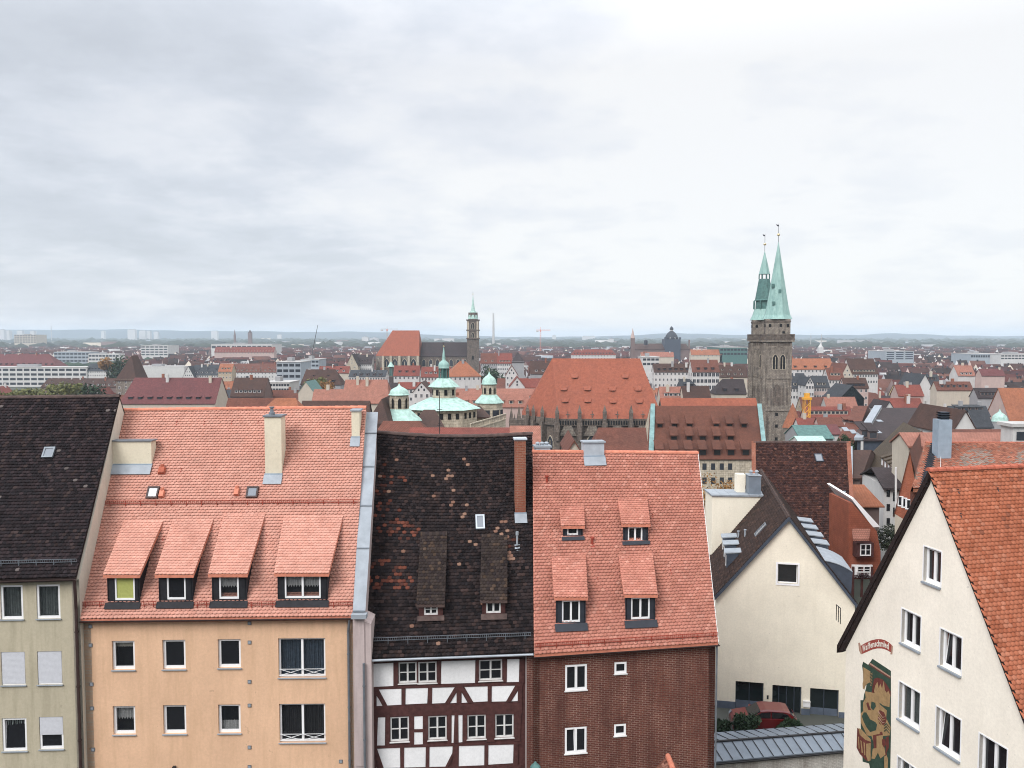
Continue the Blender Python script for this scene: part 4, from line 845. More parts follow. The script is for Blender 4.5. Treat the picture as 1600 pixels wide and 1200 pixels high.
    q = MB().fbox(sf, 0, .8, 0, .08, 0, .12 * sn).fbox(sf, 0, .8, 1.0, 1.08, 0, .12 * sn).fbox(sf, 0, .08, .08, 1.0, 0, .12 * sn).fbox(sf, .72, .8, .08, 1.0, 0, .12 * sn); so_ = q.build('skylight', 'zinc_dark', E); MB().fbox(sf, .08, .72, .08, 1.0, .05 * sn, .08 * sn).build('pane', 'sky_glass', so_)
    for s, t in ((5.2, .5), (6.6, .42)):
        p = elp.lerp(ap, t) + Bk * s; MB().tube(p, p + Vector((0, 0, .55)), .06, 8).tube(p + Vector((0, 0, .5)), p + Vector((0, 0, .56)), .1, 8).build('vent_pipe', 'zinc_light', E)
    MB().tube(elp + Vector((-.1, -.1, .02)), elp + Bk * Lr + Vector((-.1, 0, .02)), .07, 6).build('gutter', 'zinc_dark', E)
house_e()
def rear_block():
    t = thing('house', (20, 73, 21), 'taller cream rear block with zinc coping and grey metal chimney', 'house')
    Y = 62.0; a = P(1113, 775, Y); b = P(1199, 776, Y)
    f = Fr(a, b - a); w = (b - a).dot(f.U)
    MB().fbox(f, 0, w, 21 - a.z, 0, -2.2, 0).build('wall', 'plaster_cream', t)
    n = 6
    for i in range(n): MB().fbox(f, -.08 + (w + .16) * i / n, -.08 + (w + .16) * (i + 1) / n - .02, .002, .12, -2.3, .12).build('zinc_sheet', 'zinc_light', t)
    u0, v0 = f.uv(1157, 768); u1, v1 = f.uv(1171, 744); MB().fbox(f, u0, u1, .1, v1, -1.7, -1.0).build('chimney', 'plaster_cream', t)
    u0, v0 = f.uv(1171.5, 770); u1, v1 = f.uv(1191, 744); o = MB().fbox(f, u0, u1, .121, v1, -1.1, -.2).build('chimney', 'zinc_mid', t); MB().fbox(f, u0 - .05, u1 + .05, v1, v1 + .06, -1.15, -.15).build('cap', 'zinc_light', o)
    for k in range(2): MB().lathe(f.pt(u0 + .25 + .42 * k, v1 + .06, -.6), [(.11, 0), (.11, .22), (.18, .24), (.05, .36)], 8).build('cowl', 'zinc_light', o)
rear_block()
# ---- zinc roofed low building with whitewashed brick wall
def zinc_shed():
    t = thing('outbuilding', (12.5, 44, ZG), 'low outbuilding with standing seam zinc roof over a whitewashed brick wall', 'outbuilding')
    fl, frt = P(1113, 1190.5, 42.8), P(1391, 1164.5, 45.0); rl, rr = P(1095, 1161.5, 44.0), P(1373, 1140.5, 46.1); bl, br = P(1067, 1148, 46.2), P(1345, 1128, 47.6)
    d = Vector((0, 0, -.08)); q = MB(); q.prism([p + d for p in (fl, frt, rr, rl)], -d); q.prism([p + d for p in (rl, rr, br, bl)], -d); q.build('roof', 'zinc_mid', t)
    n = 18
    for i in range(n + 1):
        for a0, a1, b0, b1, nm in ((fl, frt, rl, rr, 0), (rl, rr, bl, br, 1)):
            A_, B_ = a0.lerp(a1, i / n), b0.lerp(b1, i / n); u = Vector((0, 0, .035)); MB().tube(A_ + u, B_ + u, .022, 4).build('standing_seam', 'iron', t)
    MB().tube(rl + Vector((0, 0, .05)), rr + Vector((0, 0, .05)), .06, 6).build('ridge_cap', 'iron', t)
    gutter(t, fl + Vector((0, -.08, -.06)), frt + Vector((0, -.08, -.06)), 'iron', .09)
    o = Vector((0, .18, 0)); a = fl + o; b = frt + o
    MB().prism([(a.x, a.y, ZG - 1), (b.x, b.y, ZG - 1), (b.x, b.y, b.z - .08), (a.x, a.y, a.z - .08)], (0, .25, 0)).build('wall', 'whitewashed_bricks', t)
    a = bl - o; b = br - o; MB().prism([(a.x, a.y, ZG - 1), (b.x, b.y, ZG - 1), (b.x, b.y, b.z - .1), (a.x, a.y, a.z - .1)], (0, -.25, 0)).build('rear_wall', 'whitewashed_bricks', t)
zinc_shed()
# ---- red hatchback
def car():
    p = P(1192, 1139, 49.6); zg = 21.25; root = thing('parked_car', (p.x, p.y, zg), 'red hatchback parked in the yard before the cream gabled house', 'car')
    L = 3.85; ang = R(-5); U = Vector((math.cos(ang), math.sin(ang), 0)); B2 = Vector((-U.y, U.x, 0)); O = Vector((p.x, p.y, zg))
    pt = lambda x, y, z: O + U * x + B2 * y + Vector((0, 0, z))
    low = [(-1.92, .3), (-1.9, .62), (-1.75, .78), (-.95, .95), (1.55, 1.0), (1.88, .92), (1.92, .35)]       # body side outline (front at -x)
    q = MB(); sec = [(-.84, .96), (-.80, 1.0), (.80, 1.0), (.84, .96)]; b = len(q.v)
    for y, s in sec:
        for x, z in low: q.v.append(pt(x * (1 if abs(y) < .82 else .985), y, z))
    n = len(low)
    for i in range(3):
        for j in range(n - 1): q.f.append([i * n + j, i * n + j + 1, (i + 1) * n + j + 1, (i + 1) * n + j]); q.m.append(0)
    q.f += [[j for j in range(n)][::-1], [3 * n + j for j in range(n)]]; q.m += [0, 0]; q.build('body', 'car_paint', root)
    gh = [(-.95, .94), (-.30, 1.40), (.05, 1.455), (1.1, 1.43), (1.45, 1.36), (1.82, .98)]; q = MB(); m = len(gh)
    for y, zz in ((-.74, 0), (-.60, 1), (.60, 1), (.74, 0)):
        for x, z in gh: q.v.append(pt(x, y if z < 1.1 or zz else y * .9, z if (zz or z < 1) else z - .07))
    for i in range(3):
        for j in range(m - 1):
            glass = (j == 0 or j == m - 2); q.f.append([i * m + j, i * m + j + 1, (i + 1) * m + j + 1, (i + 1) * m + j]); q.m.append(1 if glass else 0)
    q.f += [[j for j in range(m)][::-1], [3 * m + j for j in range(m)]]; q.m += [0, 0]; q.build('cabin', ['car_paint', 'dark_glass'], root)
    for sy in (-1, 1):
        y = sy * .745
        for xs in ([(-.72, 1.0), (-.26, 1.30), (.28, 1.36), (.28, 1.0)], [(.36, 1.0), (.36, 1.36), (1.05, 1.33), (1.3, 1.24), (1.42, 1.02)]):
            q = MB(); pts = [pt(x, sy * (.755 - (z - 1.0) * .14), z) for x, z in xs]; q.prism(pts, B2 * sy * .012); q.build('side_window', 'dark_glass', root)
        for x in (-1.2, 1.2):
            q = MB().tube(pt(x, sy * .70, .31), pt(x, sy * .86, .31), .31, 16); w_ = q.build('wheel', 'tyre', root); MB().tube(pt(x, sy * .862, .31), pt(x, sy * .87, .31), .2, 10).build('rim', 'zinc', w_)
        MB().tube(pt(-.7, sy * .80, 1.0), pt(-.62, sy * .95, 1.05), .07, 6).build('wing_mirror', 'car_paint', root)
        MB().prism([pt(-1.9, sy * .55, .62), pt(-1.9, sy * .80, .62), pt(-1.78, sy * .82, .77), pt(-1.78, sy * .55, .77)], U * -.03).build('headlight', 'sky_glass', root)
        MB().prism([pt(1.9, sy * .6, .66), pt(1.9, sy * .82, .66), pt(1.9, sy * .82, .88), pt(1.9, sy * .6, .88)], U * .03).build('tail_light', 'car_paint', root)
car()
# ---- foliage
def leaves(name, parent, c, rad, n, size, m, seed=0, lumps=9, kind='stuff'):
    g = np.random.default_rng(seed); c = np.array(c); rad = np.array(rad)
    lc = g.normal(0, 1, (lumps, 3)); lc /= np.linalg.norm(lc, axis=1)[:, None]; lc *= g.uniform(.35, .72, (lumps, 1)); lr = g.uniform(.3, .5, lumps)
    k = g.integers(0, lumps, n); d = g.normal(0, 1, (n, 3)); d /= np.linalg.norm(d, axis=1)[:, None]; p = lc[k] + d * lr[k][:, None] * g.uniform(.55, 1.05, (n, 1)); p = c + p * rad
    a = g.normal(0, 1, (n, 3)); a /= np.linalg.norm(a, axis=1)[:, None]; b = np.cross(a, g.normal(0, 1, (n, 3))); b /= np.linalg.norm(b, axis=1)[:, None]; s = size * g.uniform(.6, 1.3, (n, 1))
    V = np.stack([p - a * s, p - b * s * .6, p + a * s, p + b * s * .6], 1).reshape(-1, 3); F = np.arange(4 * n).reshape(n, 4)
    return np_mesh(name, V, [F], m, parent, kind=kind)
def tree(label, x, y, zt, r, hgt, m, n=1800, size=.22, seed=0, cat='tree', name='tree', zb=None, lumps=10, sq=.9, group=None):
    zb = ground(x, y) if zb is None else zb; t = thing(name, (x, y, zb), label, cat, group); top = zt; cz = top - r * sq
    q = MB(); q.tube((x, y, zb - .1), (x, y, cz), max(.05, r * .07), 7, r2=max(.03, r * .035)); rr = random.Random(seed)
    for k in range(6):
        a = rr.uniform(0, 6.28); h = zb + (cz - zb) * rr.uniform(.55, .95); q.tube((x, y, h), (x + math.cos(a) * r * .6, y + math.sin(a) * r * .6, h + r * rr.uniform(.4, .9)), r * .03, 5, r2=r * .01)
    q.build('trunk', 'bark', t); leaves('crown', t, (x, y, cz), (r, r, r * sq), n, size, m, seed, lumps, kind=None); return t
for i, (x, y, r, lab) in enumerate(((1165, 1128, 1.0, 'dark round shrub before the bonnet of the red car'), (1236, 1133, .75, 'small dark shrub behind the red car'), (1125, 1135, .9, 'dark shrub in the yard corner beside the brick house'))):
    p = P(x, y, 47.9 + .3 * i); tree(lab, p.x, p.y, p.z + r * .6, r, 1.5, 'leaf_dark', 1500, .11, 70 + i, 'shrub', 'shrub', 21.3)
# ---- pale house with the painted sign, right
F_ = thing('house', (17, 32, ZG), 'pale cream gabled house with painted smith mural and Waffenschmied banner', 'house')
def house_f():
    wd = Vector((-.238, .971, 0)).normalized(); O = Vector((14.8, 37.0, 32.0)); U = -wd; f = Fr(O, U); rd = Vector((.971, .238, 0)).normalized()
    O.z = CAMZ - K(988) * 37.0; f = Fr(O, U)
    uL = f.uv(1321, 1050)[0]; ua, va = f.uv(1457, 737); wR = 2 * ua - uL; zb = ZG - O.z; w = wR - uL
    wl = [(1444, 1469.6, 853.5, 908, 0), (1409.5, 1437.7, 950.7, 1004, 0), (1470, 1501.6, 982, 1040, 1), (1405.6, 1436.5, 1064.8, 1122.7, 0), (1463.6, 1500, 1103.5, 1166.7, 1), (1531, 1572, 1146, 1216, 2), (1403, 1432, 1181.5, 1241, 0)]
    bx = []
    for x0, x1, yt, yb, k in wl:
        u0, v1 = f.uv(x0, yt); _, v0 = f.uv(x0, yb); u1 = f.uv(x1, yb + 8)[0]; bx.append((u0, u1, v0, v1))
    va2 = va - .1; sl_ = (va2 + .25) / (ua - uL)
    pier_wall('wall', F_, f, [(uL, zb), (wR, zb), (wR, -.25), (ua, va2), (uL, -.25)], bx, .3, 'plaster_pale')
    for b_, t in zip(bx, wl):
        window(F_, f, *b_, dn=.17, leaf=2, tilt=t[4] == 1, sill=None, cur='grey' if t[4] == 0 and t[2] > 1050 else None, fw=.10)
        u0, u1, v0, v1 = b_; MB().fbox(f, u0 - .03, u1 + .03, v0 - .07, v0 - .002, -.16, .10).build('sill', 'zinc_light', F_)
        q = MB(); a = .05; q.fbox(f, u0 - a, u0, v0 + .001, v1 + a, -.16, .012).fbox(f, u1, u1 + a, v0 + .001, v1 + a, -.16, .012).fbox(f, u0, u1, v1, v1 + a, -.16, .012); q.build('window_surround', 'white_paint', F_)
    # roof: near slope, far slope, both running to the right
    Lr = 14.0; ov = .13; s = (f.pt(0, 0, ov) - f.pt(0, 0, 0)); ap = f.at(1457, 732, ov); apv = ap - f.pt(0, 0, 0)
    apz = f.pt(ua, va + .04, ov); el = f.pt(uL - .42, -.62, ov); er = f.pt(wR + .42, -.62, ov); dn = Vector((0, 0, -.2)); q = MB()
    q.prism([p + dn for p in (el, el + rd * Lr, apz + rd * Lr, apz)], -dn); q.prism([p + dn for p in (er, er + rd * Lr, apz + rd * Lr, apz)], -dn * .98); q.build('roof', 'clay_cap_red', F_)
    for a, b_ in ((el, apz), (er, apz)):
        d = Vector((0, 0, 1)); wdt = .02 if a is el else .02; drop = .30 if a is el else .14
        MB().prism([a + d * .04 - rd * .04, b_ + d * .04 - rd * .04, b_ - d * drop - rd * .04, a - d * drop - rd * .04], rd * .10).build('verge_board', 'dark_timber', F_)
    q = MB(); q.prism([el + Vector((0, 0, -.2)), el.lerp(apz, .985) + Vector((0, 0, -.21)), el.lerp(apz, .985) + Vector((0, 0, -.36)), el.lerp(apz, .07) + Vector((0, 0, -.7)), el.lerp(apz, .0) + Vector((0, 0, -.3))], rd * .24); q.build('soffit', 'dark_timber', F_)
    cf = pal([(.39, .13, .072), (.43, .15, .085), (.35, .112, .06), (.46, .18, .11), (.25, .09, .055)], [5, 4, 3, 1, .25], .045); up = Vector((0, 0, .01))
    tiles('tiles', F_, er + up, er + rd * 9 + up, apz + up, apz + rd * 9 + up, cf, w=.185, e=.155, seed=81, single=300, h0=.055)
    ridge_caps('ridge_tiles', F_, apz + Vector((0, 0, .02)) - rd * .05, apz + rd * 7 + Vector((0, 0, .02)), 'clay_cap_red', .36, .13, True)
    for x, y in ((1495, 765), (1557, 763), (1499, 803)):
        nf = Fr(er, rd, apz - er); hooks(F_, nf, [(x, y)], 'iron')
    a, b_ = f.pt(wR, zb), f.pt(uL, zb)
    q = MB(); q.prism([f.pt(uL + .01, zb, -.3), f.pt(uL + .01, -.9, -.3), f.pt(uL + .01, -.9, -.3) + rd * 13, f.pt(uL + .01, zb, -.3) + rd * 13], U * .25)
    q.prism([f.pt(wR - .26, zb, -.3), f.pt(wR - .26, -.9, -.3), f.pt(wR - .26, -.9, -.3) + rd * 13, f.pt(wR - .26, zb, -.3) + rd * 13], U * .25); q.build('side_wall', 'plaster_pale', F_)
    br = f.at(1313, 975, -1.0); q = MB()
    for k in range(3): q.tube(br + Vector((0, .25 * k, 0)), br + Vector((0, .25 * k, .75)), .02, 4)
    q.tube(br + Vector((0, 0, .75)), br + Vector((0, .55, .75)), .02, 4); q.build('snow_guard', 'iron', F_)
    # ---- painted banner and mural, flat on the wall
    def zb_(x, y): return 1320 + x / 10.91, 980 + y / 10.91
    def zm(x, y): return 1320 + x / 10.0, 1080 + y / 10.0
    def flat(pts, n, m): return [f.pt(*f.uv(x, y), n) for x, y in pts]
    bn = MB(); top = [(275, 315), (340, 275), (440, 228), (540, 203), (620, 203), (690, 222), (745, 255), (800, 300)]; bot = [(300, 455), (380, 420), (470, 380), (560, 360), (630, 362), (690, 378), (740, 400), (785, 430)]
    for i in range(7): bn.poly([f.pt(*f.uv(*zb_(*p)), .006) for p in (bot[i], bot[i + 1], top[i + 1], top[i])])
    banner = bn.build('banner', 'banner_red', F_)
    q = MB()
    for tail in ([(230, 270), (255, 262), (275, 315), (300, 455), (275, 462), (245, 400)], [(800, 300), (822, 325), (812, 465), (775, 462), (785, 430)]): q.poly([f.pt(*f.uv(*zb_(*p)), .005) for p in tail])
    q.build('banner_end', 'mural_pink', banner)
    # lettering along the arc
    word = 'Waffenschmied'; n = len(word); xs0 = 300; xs1 = 755
    cu = bpy.data.curves.new('letter', 'FONT'); adv = {'W': 1.5, 'a': .95, 'f': .62, 'e': .9, 'n': 1.0, 's': .82, 'c': .85, 'h': 1.0, 'm': 1.5, 'i': .5, 'd': 1.0}
    tot = sum(adv[c] for c in word); x = xs0; mid = lambda xx: (np.interp(xx, [p[0] for p in top], [p[1] for p in top]) + np.interp(xx, [p[0] for p in bot], [p[1] for p in bot])) / 2
    for c in word:
        wpx = (xs1 - xs0) * adv[c] / tot; xc = x + wpx / 2; x += wpx
        cu = bpy.data.curves.new('letter', 'FONT'); cu.body = c; cu.size = 1; cu.offset = .03; cu.extrude = .0; cu.resolution_u = 2; ob = bpy.data.objects.new('letter', cu); COL.objects.link(ob)
        me = bpy.data.meshes.new_from_object(ob); bpy.data.objects.remove(ob); vs = [v.co.copy() for v in me.vertices]
        if not vs: continue
        lx, hx = min(v.x for v in vs), max(v.x for v in vs)
        L_ = MB(); k = len(vs); px0, px1 = xc - wpx * .46, xc + wpx * .46
        m0, m1 = mid(px0), mid(px1); hgt = 105
        for v in vs:
            tx = (v.x - lx) / (hx - lx); X_ = px0 + (px1 - px0) * tx; mm = m0 + (m1 - m0) * tx; Y_ = mm + 42 - v.y * hgt / .72
            L_.v.append(f.pt(*f.uv(*zb_(X_, Y_)), .011))
        L_.f = [list(p.vertices) for p in me.polygons]; L_.m = [0] * len(L_.f); L_.build('letter', 'banner_pale', banner)
    lay = [
     ('mural_green', [zb_(*p) for p in ((295, 655), (315, 588), (400, 640), (475, 538), (788, 745))] + [(1392.2, 1150), (1391, 1215), (1362, 1215), (1358, 1193), (1348, 1190), (1345, 1136), (1344.5, 1094), (1349, 1094), (1350, 1086), (1353, 1076), (1354, 1070), (1349, 1066), (1348.5, 1050)]),
     ('mural_pink', [zb_(*p) for p in ((418, 622), (440, 608), (780, 835), (780, 860), (440, 640))]),
     ('mural_red', [zb_(*p) for p in ((418, 632), (780, 862), (780, 885), (560, 745), (418, 650))]),
     ('mural_ochre', [zb_(*p) for p in ((318, 680), (440, 755), (430, 850), (440, 935), (380, 965), (350, 1010), (335, 1065), (310, 1045), (305, 960), (318, 900))]),
     ('mural_red', [zb_(*p) for p in ((500, 880), (560, 860), (650, 890), (720, 980), (785, 1090), (785, 1180), (500, 1180), (470, 1000))] + [(1392, 1098), (1384, 1104), (1366, 1090), (1362, 1083)]),
     ('mural_ochre', [zb_(*p) for p in ((520, 1000), (560, 930), (580, 1040), (610, 960), (640, 1050), (665, 910), (690, 1080), (720, 1120), (745, 1080), (780, 1170))] + [(1391.5, 1085), (1390, 1105), (1380, 1102), (1372, 1096), (1369, 1088), (1366, 1080)]),
     ('mural_ochre', [zm(*p) for p in ((320, 0), (480, 30), (560, 120), (545, 200), (660, 300), (650, 420), (720, 560), (705, 690), (600, 700), (600, 740), (640, 990), (560, 1050), (520, 960), (480, 1060), (420, 1050), (440, 900), (480, 880), (420, 700), (350, 690), (250, 480), (250, 350), (290, 310), (290, 180), (330, 100))]),
     ('mural_green', [zm(*p) for p in ((300, 330), (340, 330), (400, 440), (480, 480), (510, 520), (490, 610), (400, 640), (340, 560), (300, 480), (270, 390))]),
     ('mural_green', [zm(*p) for p in ((420, 160), (480, 180), (490, 240), (450, 300), (410, 260))]),
     ('mural_red', [zm(*p) for p in ((340, 190), (370, 165), (400, 260), (420, 300), (370, 290))]),
     ('mural_red', [zm(*p) for p in ((545, 290), (620, 330), (660, 440), (640, 500), (600, 540), (545, 510), (520, 430))]),
     ('mural_red', [zm(*p) for p in ((440, 660), (590, 630), (600, 680), (500, 700), (500, 890), (460, 890))]),
     ('mural_ochre', [zm(*p) for p in ((430, 650), (550, 625), (560, 660), (440, 690))]),
     ('mural_red', [zm(*p) for p in ((200, 570), (240, 600), (420, 800), (400, 1090), (350, 1090), (240, 980), (190, 880))]),
     ('mural_ochre', [zm(*p) for p in ((220, 575), (260, 590), (410, 750), (415, 790), (330, 760), (240, 680))]),
     ('mural_ochre', [zm(*p) for p in ((340, 820), (410, 810), (410, 1080), (370, 1095), (340, 1010))]),
     ('mural_ochre', [zm(*p) for p in ((250, 760), (270, 780), (290, 960), (270, 960))]), ('mural_ochre', [zm(*p) for p in ((300, 790), (320, 810), (330, 1000), (310, 1000))]), ('mural_ochre', [zm(*p) for p in ((215, 700), (228, 720), (240, 900), (225, 890))]),
     ('mural_red', [zm(*p) for p in ((590, 750), (640, 740), (650, 830), (620, 880), (590, 830))]),
     ('mural_red', [zm(*p) for p in ((650, 720), (695, 700), (695, 880), (660, 960), (680, 1100), (640, 1190), (640, 1010), (650, 880))]),
     ('mural_green', [zm(*p) for p in ((520, 970), (560, 1050), (610, 1040), (615, 1200), (440, 1200), (430, 1120), (470, 1070))]),
     ('mural_ochre', [zm(*p) for p in ((625, 1020), (665, 1000), (685, 1060), (680, 1200), (625, 1200))])]
    for k in range(4): o = 42 * k; lay.append(('mural_ochre' if k % 2 else 'mural_pink', [zm(*p) for p in ((540, 310 + o), (600, 400 + o), (650, 395 + o), (600, 415 + o), (530, 330 + o))]))
    for k in range(3): o = 45 * k; lay.append(('mural_green', [zm(*p) for p in ((620, 530 + o), (660, 495 + o), (710, 560 + o), (712, 575 + o), (660, 515 + o), (625, 545 + o))]))
    for k in range(9): o = 25 * k; lay.append(('mural_ochre', [zb_(*p) for p in ((450, 790 + o), (485, 775 + o), (485, 783 + o), (450, 800 + o))]))
    q = MB(); ms = ['mural_green', 'mural_ochre', 'mural_red', 'mural_pink']
    for i, (m, pts) in enumerate(lay):
        P3 = [f.pt(*f.uv(*p), .004 + .0012 * i) for p in pts]; loc = [Vector((*f.uv(*p), 0)) for p in pts]
        for t in tessellate_polygon([loc]): q.poly([P3[j] for j in t], ms.index(m))
    q.build('mural', ms, F_)
house_f()
# ================================================================ MIDDLE DISTANCE AND CITY
KEEP = []      # picture boxes of hand-built buildings, so that the ordinary houses keep clear of them
ANCH = []      # landmarks the labels of ordinary houses can refer to
def anchor(phrase, px, Y): ANCH.append((phrase, px, Y))
def depth_for(py, z): return (CAMZ - z) / K(py)
def hframe(O, ang): return Fr(O, (math.cos(ang), math.sin(ang), 0))
def slab_on(q, pts, t=.18, m=0): q.prism([Vector(p) + Vector((0, 0, -t)) for p in pts], (0, 0, t), m)
def house(name, label, cat, O, ang, w, d, z0, ze, zr, axis='u', hips=(0, 0), roofm='r_red', wallm='w_cream', wins=None, dorm=None, chim=0, group=None, seed=0, ov=.35, winh=1.4, winw=.95, storey=3.0, kids=True, winm=('offwhite_paint', 'far_glass'), sides=True):
    """gabled or hipped house; O front-left corner on the ground plan, u along the front, depth away from it"""
    t = thing(name, (O[0], O[1], z0), label, cat, group); f = hframe((O[0], O[1], 0), ang); rr = random.Random(seed)
    pt = lambda u, dd, z: f.pt(u, z, -dd)
    q = MB(); c = [(0, 0), (w, 0), (w, d), (0, d)]
    for i in range(4): a, b = c[i], c[(i + 1) % 4]; q.poly([pt(*a, z0), pt(*b, z0), pt(*b, ze), pt(*a, ze)])
    if axis == 'u': R0, R1 = (hips[0], d / 2), (w - hips[1], d / 2)
    else: R0, R1 = (w / 2, hips[0]), (w / 2, d - hips[1])
    zo = ze - ov * (zr - ze) / ((d if axis == 'u' else w) / 2)
    if axis == 'u':
        if not hips[0]: q.poly([pt(0, 0, ze), pt(0, d / 2, zr - .15), pt(0, d, ze)]); 
        if not hips[1]: q.poly([pt(w, 0, ze), pt(w, d / 2, zr - .15), pt(w, d, ze)])
    else:
        if not hips[0]: q.poly([pt(0, 0, ze), pt(w, 0, ze), pt(w / 2, 0, zr - .15)])
        if not hips[1]: q.poly([pt(0, d, ze), pt(w, d, ze), pt(w / 2, d, zr - .15)])
    q.build('wall', wallm, t); q = MB(); g = .2
    if axis == 'u':
        ra = pt(R0[0] - (g if not hips[0] else 0), R0[1], zr); rb = pt(R1[0] + (g if not hips[1] else 0), R1[1], zr)
        la, lb = -(ov if hips[0] else g), w + (ov if hips[1] else g)
        slab_on(q, [pt(la, -ov, zo), pt(lb, -ov, zo), rb, ra]); slab_on(q, [pt(lb, d + ov, zo), pt(la, d + ov, zo), ra, rb])
        if hips[0]: slab_on(q, [pt(la, d + ov, zo), pt(la, -ov, zo), ra])
        if hips[1]: slab_on(q, [pt(lb, -ov, zo), pt(lb, d + ov, zo), rb])
    else:
        ra = pt(R0[0], R0[1] - (g if not hips[0] else 0), zr); rb = pt(R1[0], R1[1] + (g if not hips[1] else 0), zr)
        la, lb = -(ov if hips[0] else g), d + (ov if hips[1] else g)
        slab_on(q, [pt(-ov, la, zo), ra, rb, pt(-ov, lb, zo)]); slab_on(q, [pt(w + ov, lb, zo), rb, ra, pt(w + ov, la, zo)])
        if hips[0]: slab_on(q, [pt(-ov, la, zo), pt(w + ov, la, zo), ra])
        if hips[1]: slab_on(q, [pt(w + ov, lb, zo), pt(-ov, lb, zo), rb])
    q.build('roof', roofm, t)
    # windows
    q = MB(); cnt = 0
    def face(fr_, L, z_lo, z_hi, rows, cols, gable=None):
        nonlocal cnt
        for r in range(rows):
            zt = z_hi - .75 - r * storey
            if zt - winh < z_lo: break
            for k in range(cols):
                u = L * (k + .5) / cols; ww = winw / 2; y = zt - winh
                q.fbox(fr_, u - ww, u + ww, y, zt, -.02, .04, 0); q.fbox(fr_, u - ww + .1, u - .03, y + .1, zt - .1, .02, .06, 1); q.fbox(fr_, u + .03, u + ww - .1, y + .1, zt - .1, .02, .06, 1); cnt += 1
        if gable:
            for (rel, n) in gable:
                zt = ze + (zr - ze) * rel; wl = L * (1 - rel) * .8
                for k in range(n):
                    u = L / 2 + wl * ((k + .5) / n - .5); q.fbox(fr_, u - .4, u + .4, zt - .55, zt + .55, -.02, .04, 0); q.fbox(fr_, u - .31, u + .31, zt - .45, zt + .45, .02, .06, 1); cnt += 1
    if wins:
        cols, rows = wins; zl = max(z0, ze - rows * storey - .5)
        fz = Fr(pt(0, 0, 0), f.U); face(fz, w, zl, ze, rows, cols, [(.2, max(1, cols - 1)), (.5, max(1, cols - 3))] if axis == 'v' and not hips[0] else None)
        if sides:
            nd = max(1, int(d / 3.4)); left = Fr(pt(0, d, 0), f.N); right = Fr(pt(w, 0, 0), -f.N)
            gb = [(.2, max(1, nd - 1)), (.5, max(1, nd - 3))] if axis == 'u' else None
            if px_of(O3(O, 10))[0] > 760: face(left, d, zl, ze, rows, nd, gb if not hips[0] else None)
            if px_of(O3(O, 10))[0] < 840: face(right, d, zl, ze, rows, nd, gb if not hips[1] else None)
        if cnt: q.build('windows', list(winm), t, kind='stuff')
    if dorm and axis == 'u':
        for (rel, n, dw, dh) in dorm:
            zb = ze + (zr - ze) * rel; db = (zb - ze) / (zr - ze) * d / 2; L0, L1 = hips[0] * rel + 1.2, w - hips[1] * rel - 1.2
            dz = MB()
            for k in range(n):
                u = L0 + (L1 - L0) * (k + .5) / n; run = dh / ((zr - ze) / (d / 2)) * 1.9
                dz.hexa([pt(u - dw / 2, db + .05, zb - .1), pt(u + dw / 2, db + .05, zb - .1), pt(u + dw / 2, db + run, zb - .1), pt(u - dw / 2, db + run, zb - .1), pt(u - dw / 2, db + .05, zb + dh), pt(u + dw / 2, db + .05, zb + dh), pt(u + dw / 2, db + run, zb + dh * 1.25), pt(u - dw / 2, db + run, zb + dh * 1.25)], 0)
                dz.hexa([pt(u - dw * .62, db - .12, zb + dh), pt(u + dw * .62, db - .12, zb + dh), pt(u + dw * .62, db + run * 1.25, zb + dh * 1.4), pt(u - dw * .62, db + run * 1.25, zb + dh * 1.4)] + [pt(u - dw * .62, db - .12, zb + dh + .12), pt(u + dw * .62, db - .12, zb + dh + .12), pt(u + dw * .62, db + run * 1.25, zb + dh * 1.4 + .12), pt(u - dw * .62, db + run * 1.25, zb + dh * 1.4 + .12)], 1)
                dz.hexa([pt(u - dw * .32, db + .0, zb + dh * .2), pt(u + dw * .32, db + .0, zb + dh * .2), pt(u + dw * .32, db + .1, zb + dh * .2), pt(u - dw * .32, db + .1, zb + dh * .2), pt(u - dw * .32, db, zb + dh * .85), pt(u + dw * .32, db, zb + dh * .85), pt(u + dw * .32, db + .1, zb + dh * .85), pt(u - dw * .32, db + .1, zb + dh * .85)], 2)
            dz.build('dormers', [rr.choice(['w_cream', 'w_white', 'w_brown', 'r_dark']), roofm, 'far_glass'], t, kind='stuff')
    for k in range(chim):
        if axis == 'u': u = rr.uniform(hips[0] + 1, w - hips[1] - 1); dd = d / 2 + rr.uniform(-1.6, 1.0)
        else: u = w / 2 + rr.uniform(-1.2, 1.2); dd = rr.uniform(1, d - 1)
        hh = zr + rr.uniform(.5, 1.4); o_ = pt(u, dd, 0); s_ = rr.uniform(.35, .6)
        MB().fbox(Fr(o_, f.U), -s_, s_, zr - 2.5, hh, -.35, .35).build('chimney', rr.choice(['w_cream', 'w_white', 'chimney_bricks', 'w_grey']), t)
    t['_h'] = 1; return t
def O3(O, z): return Vector((O[0], O[1], z))
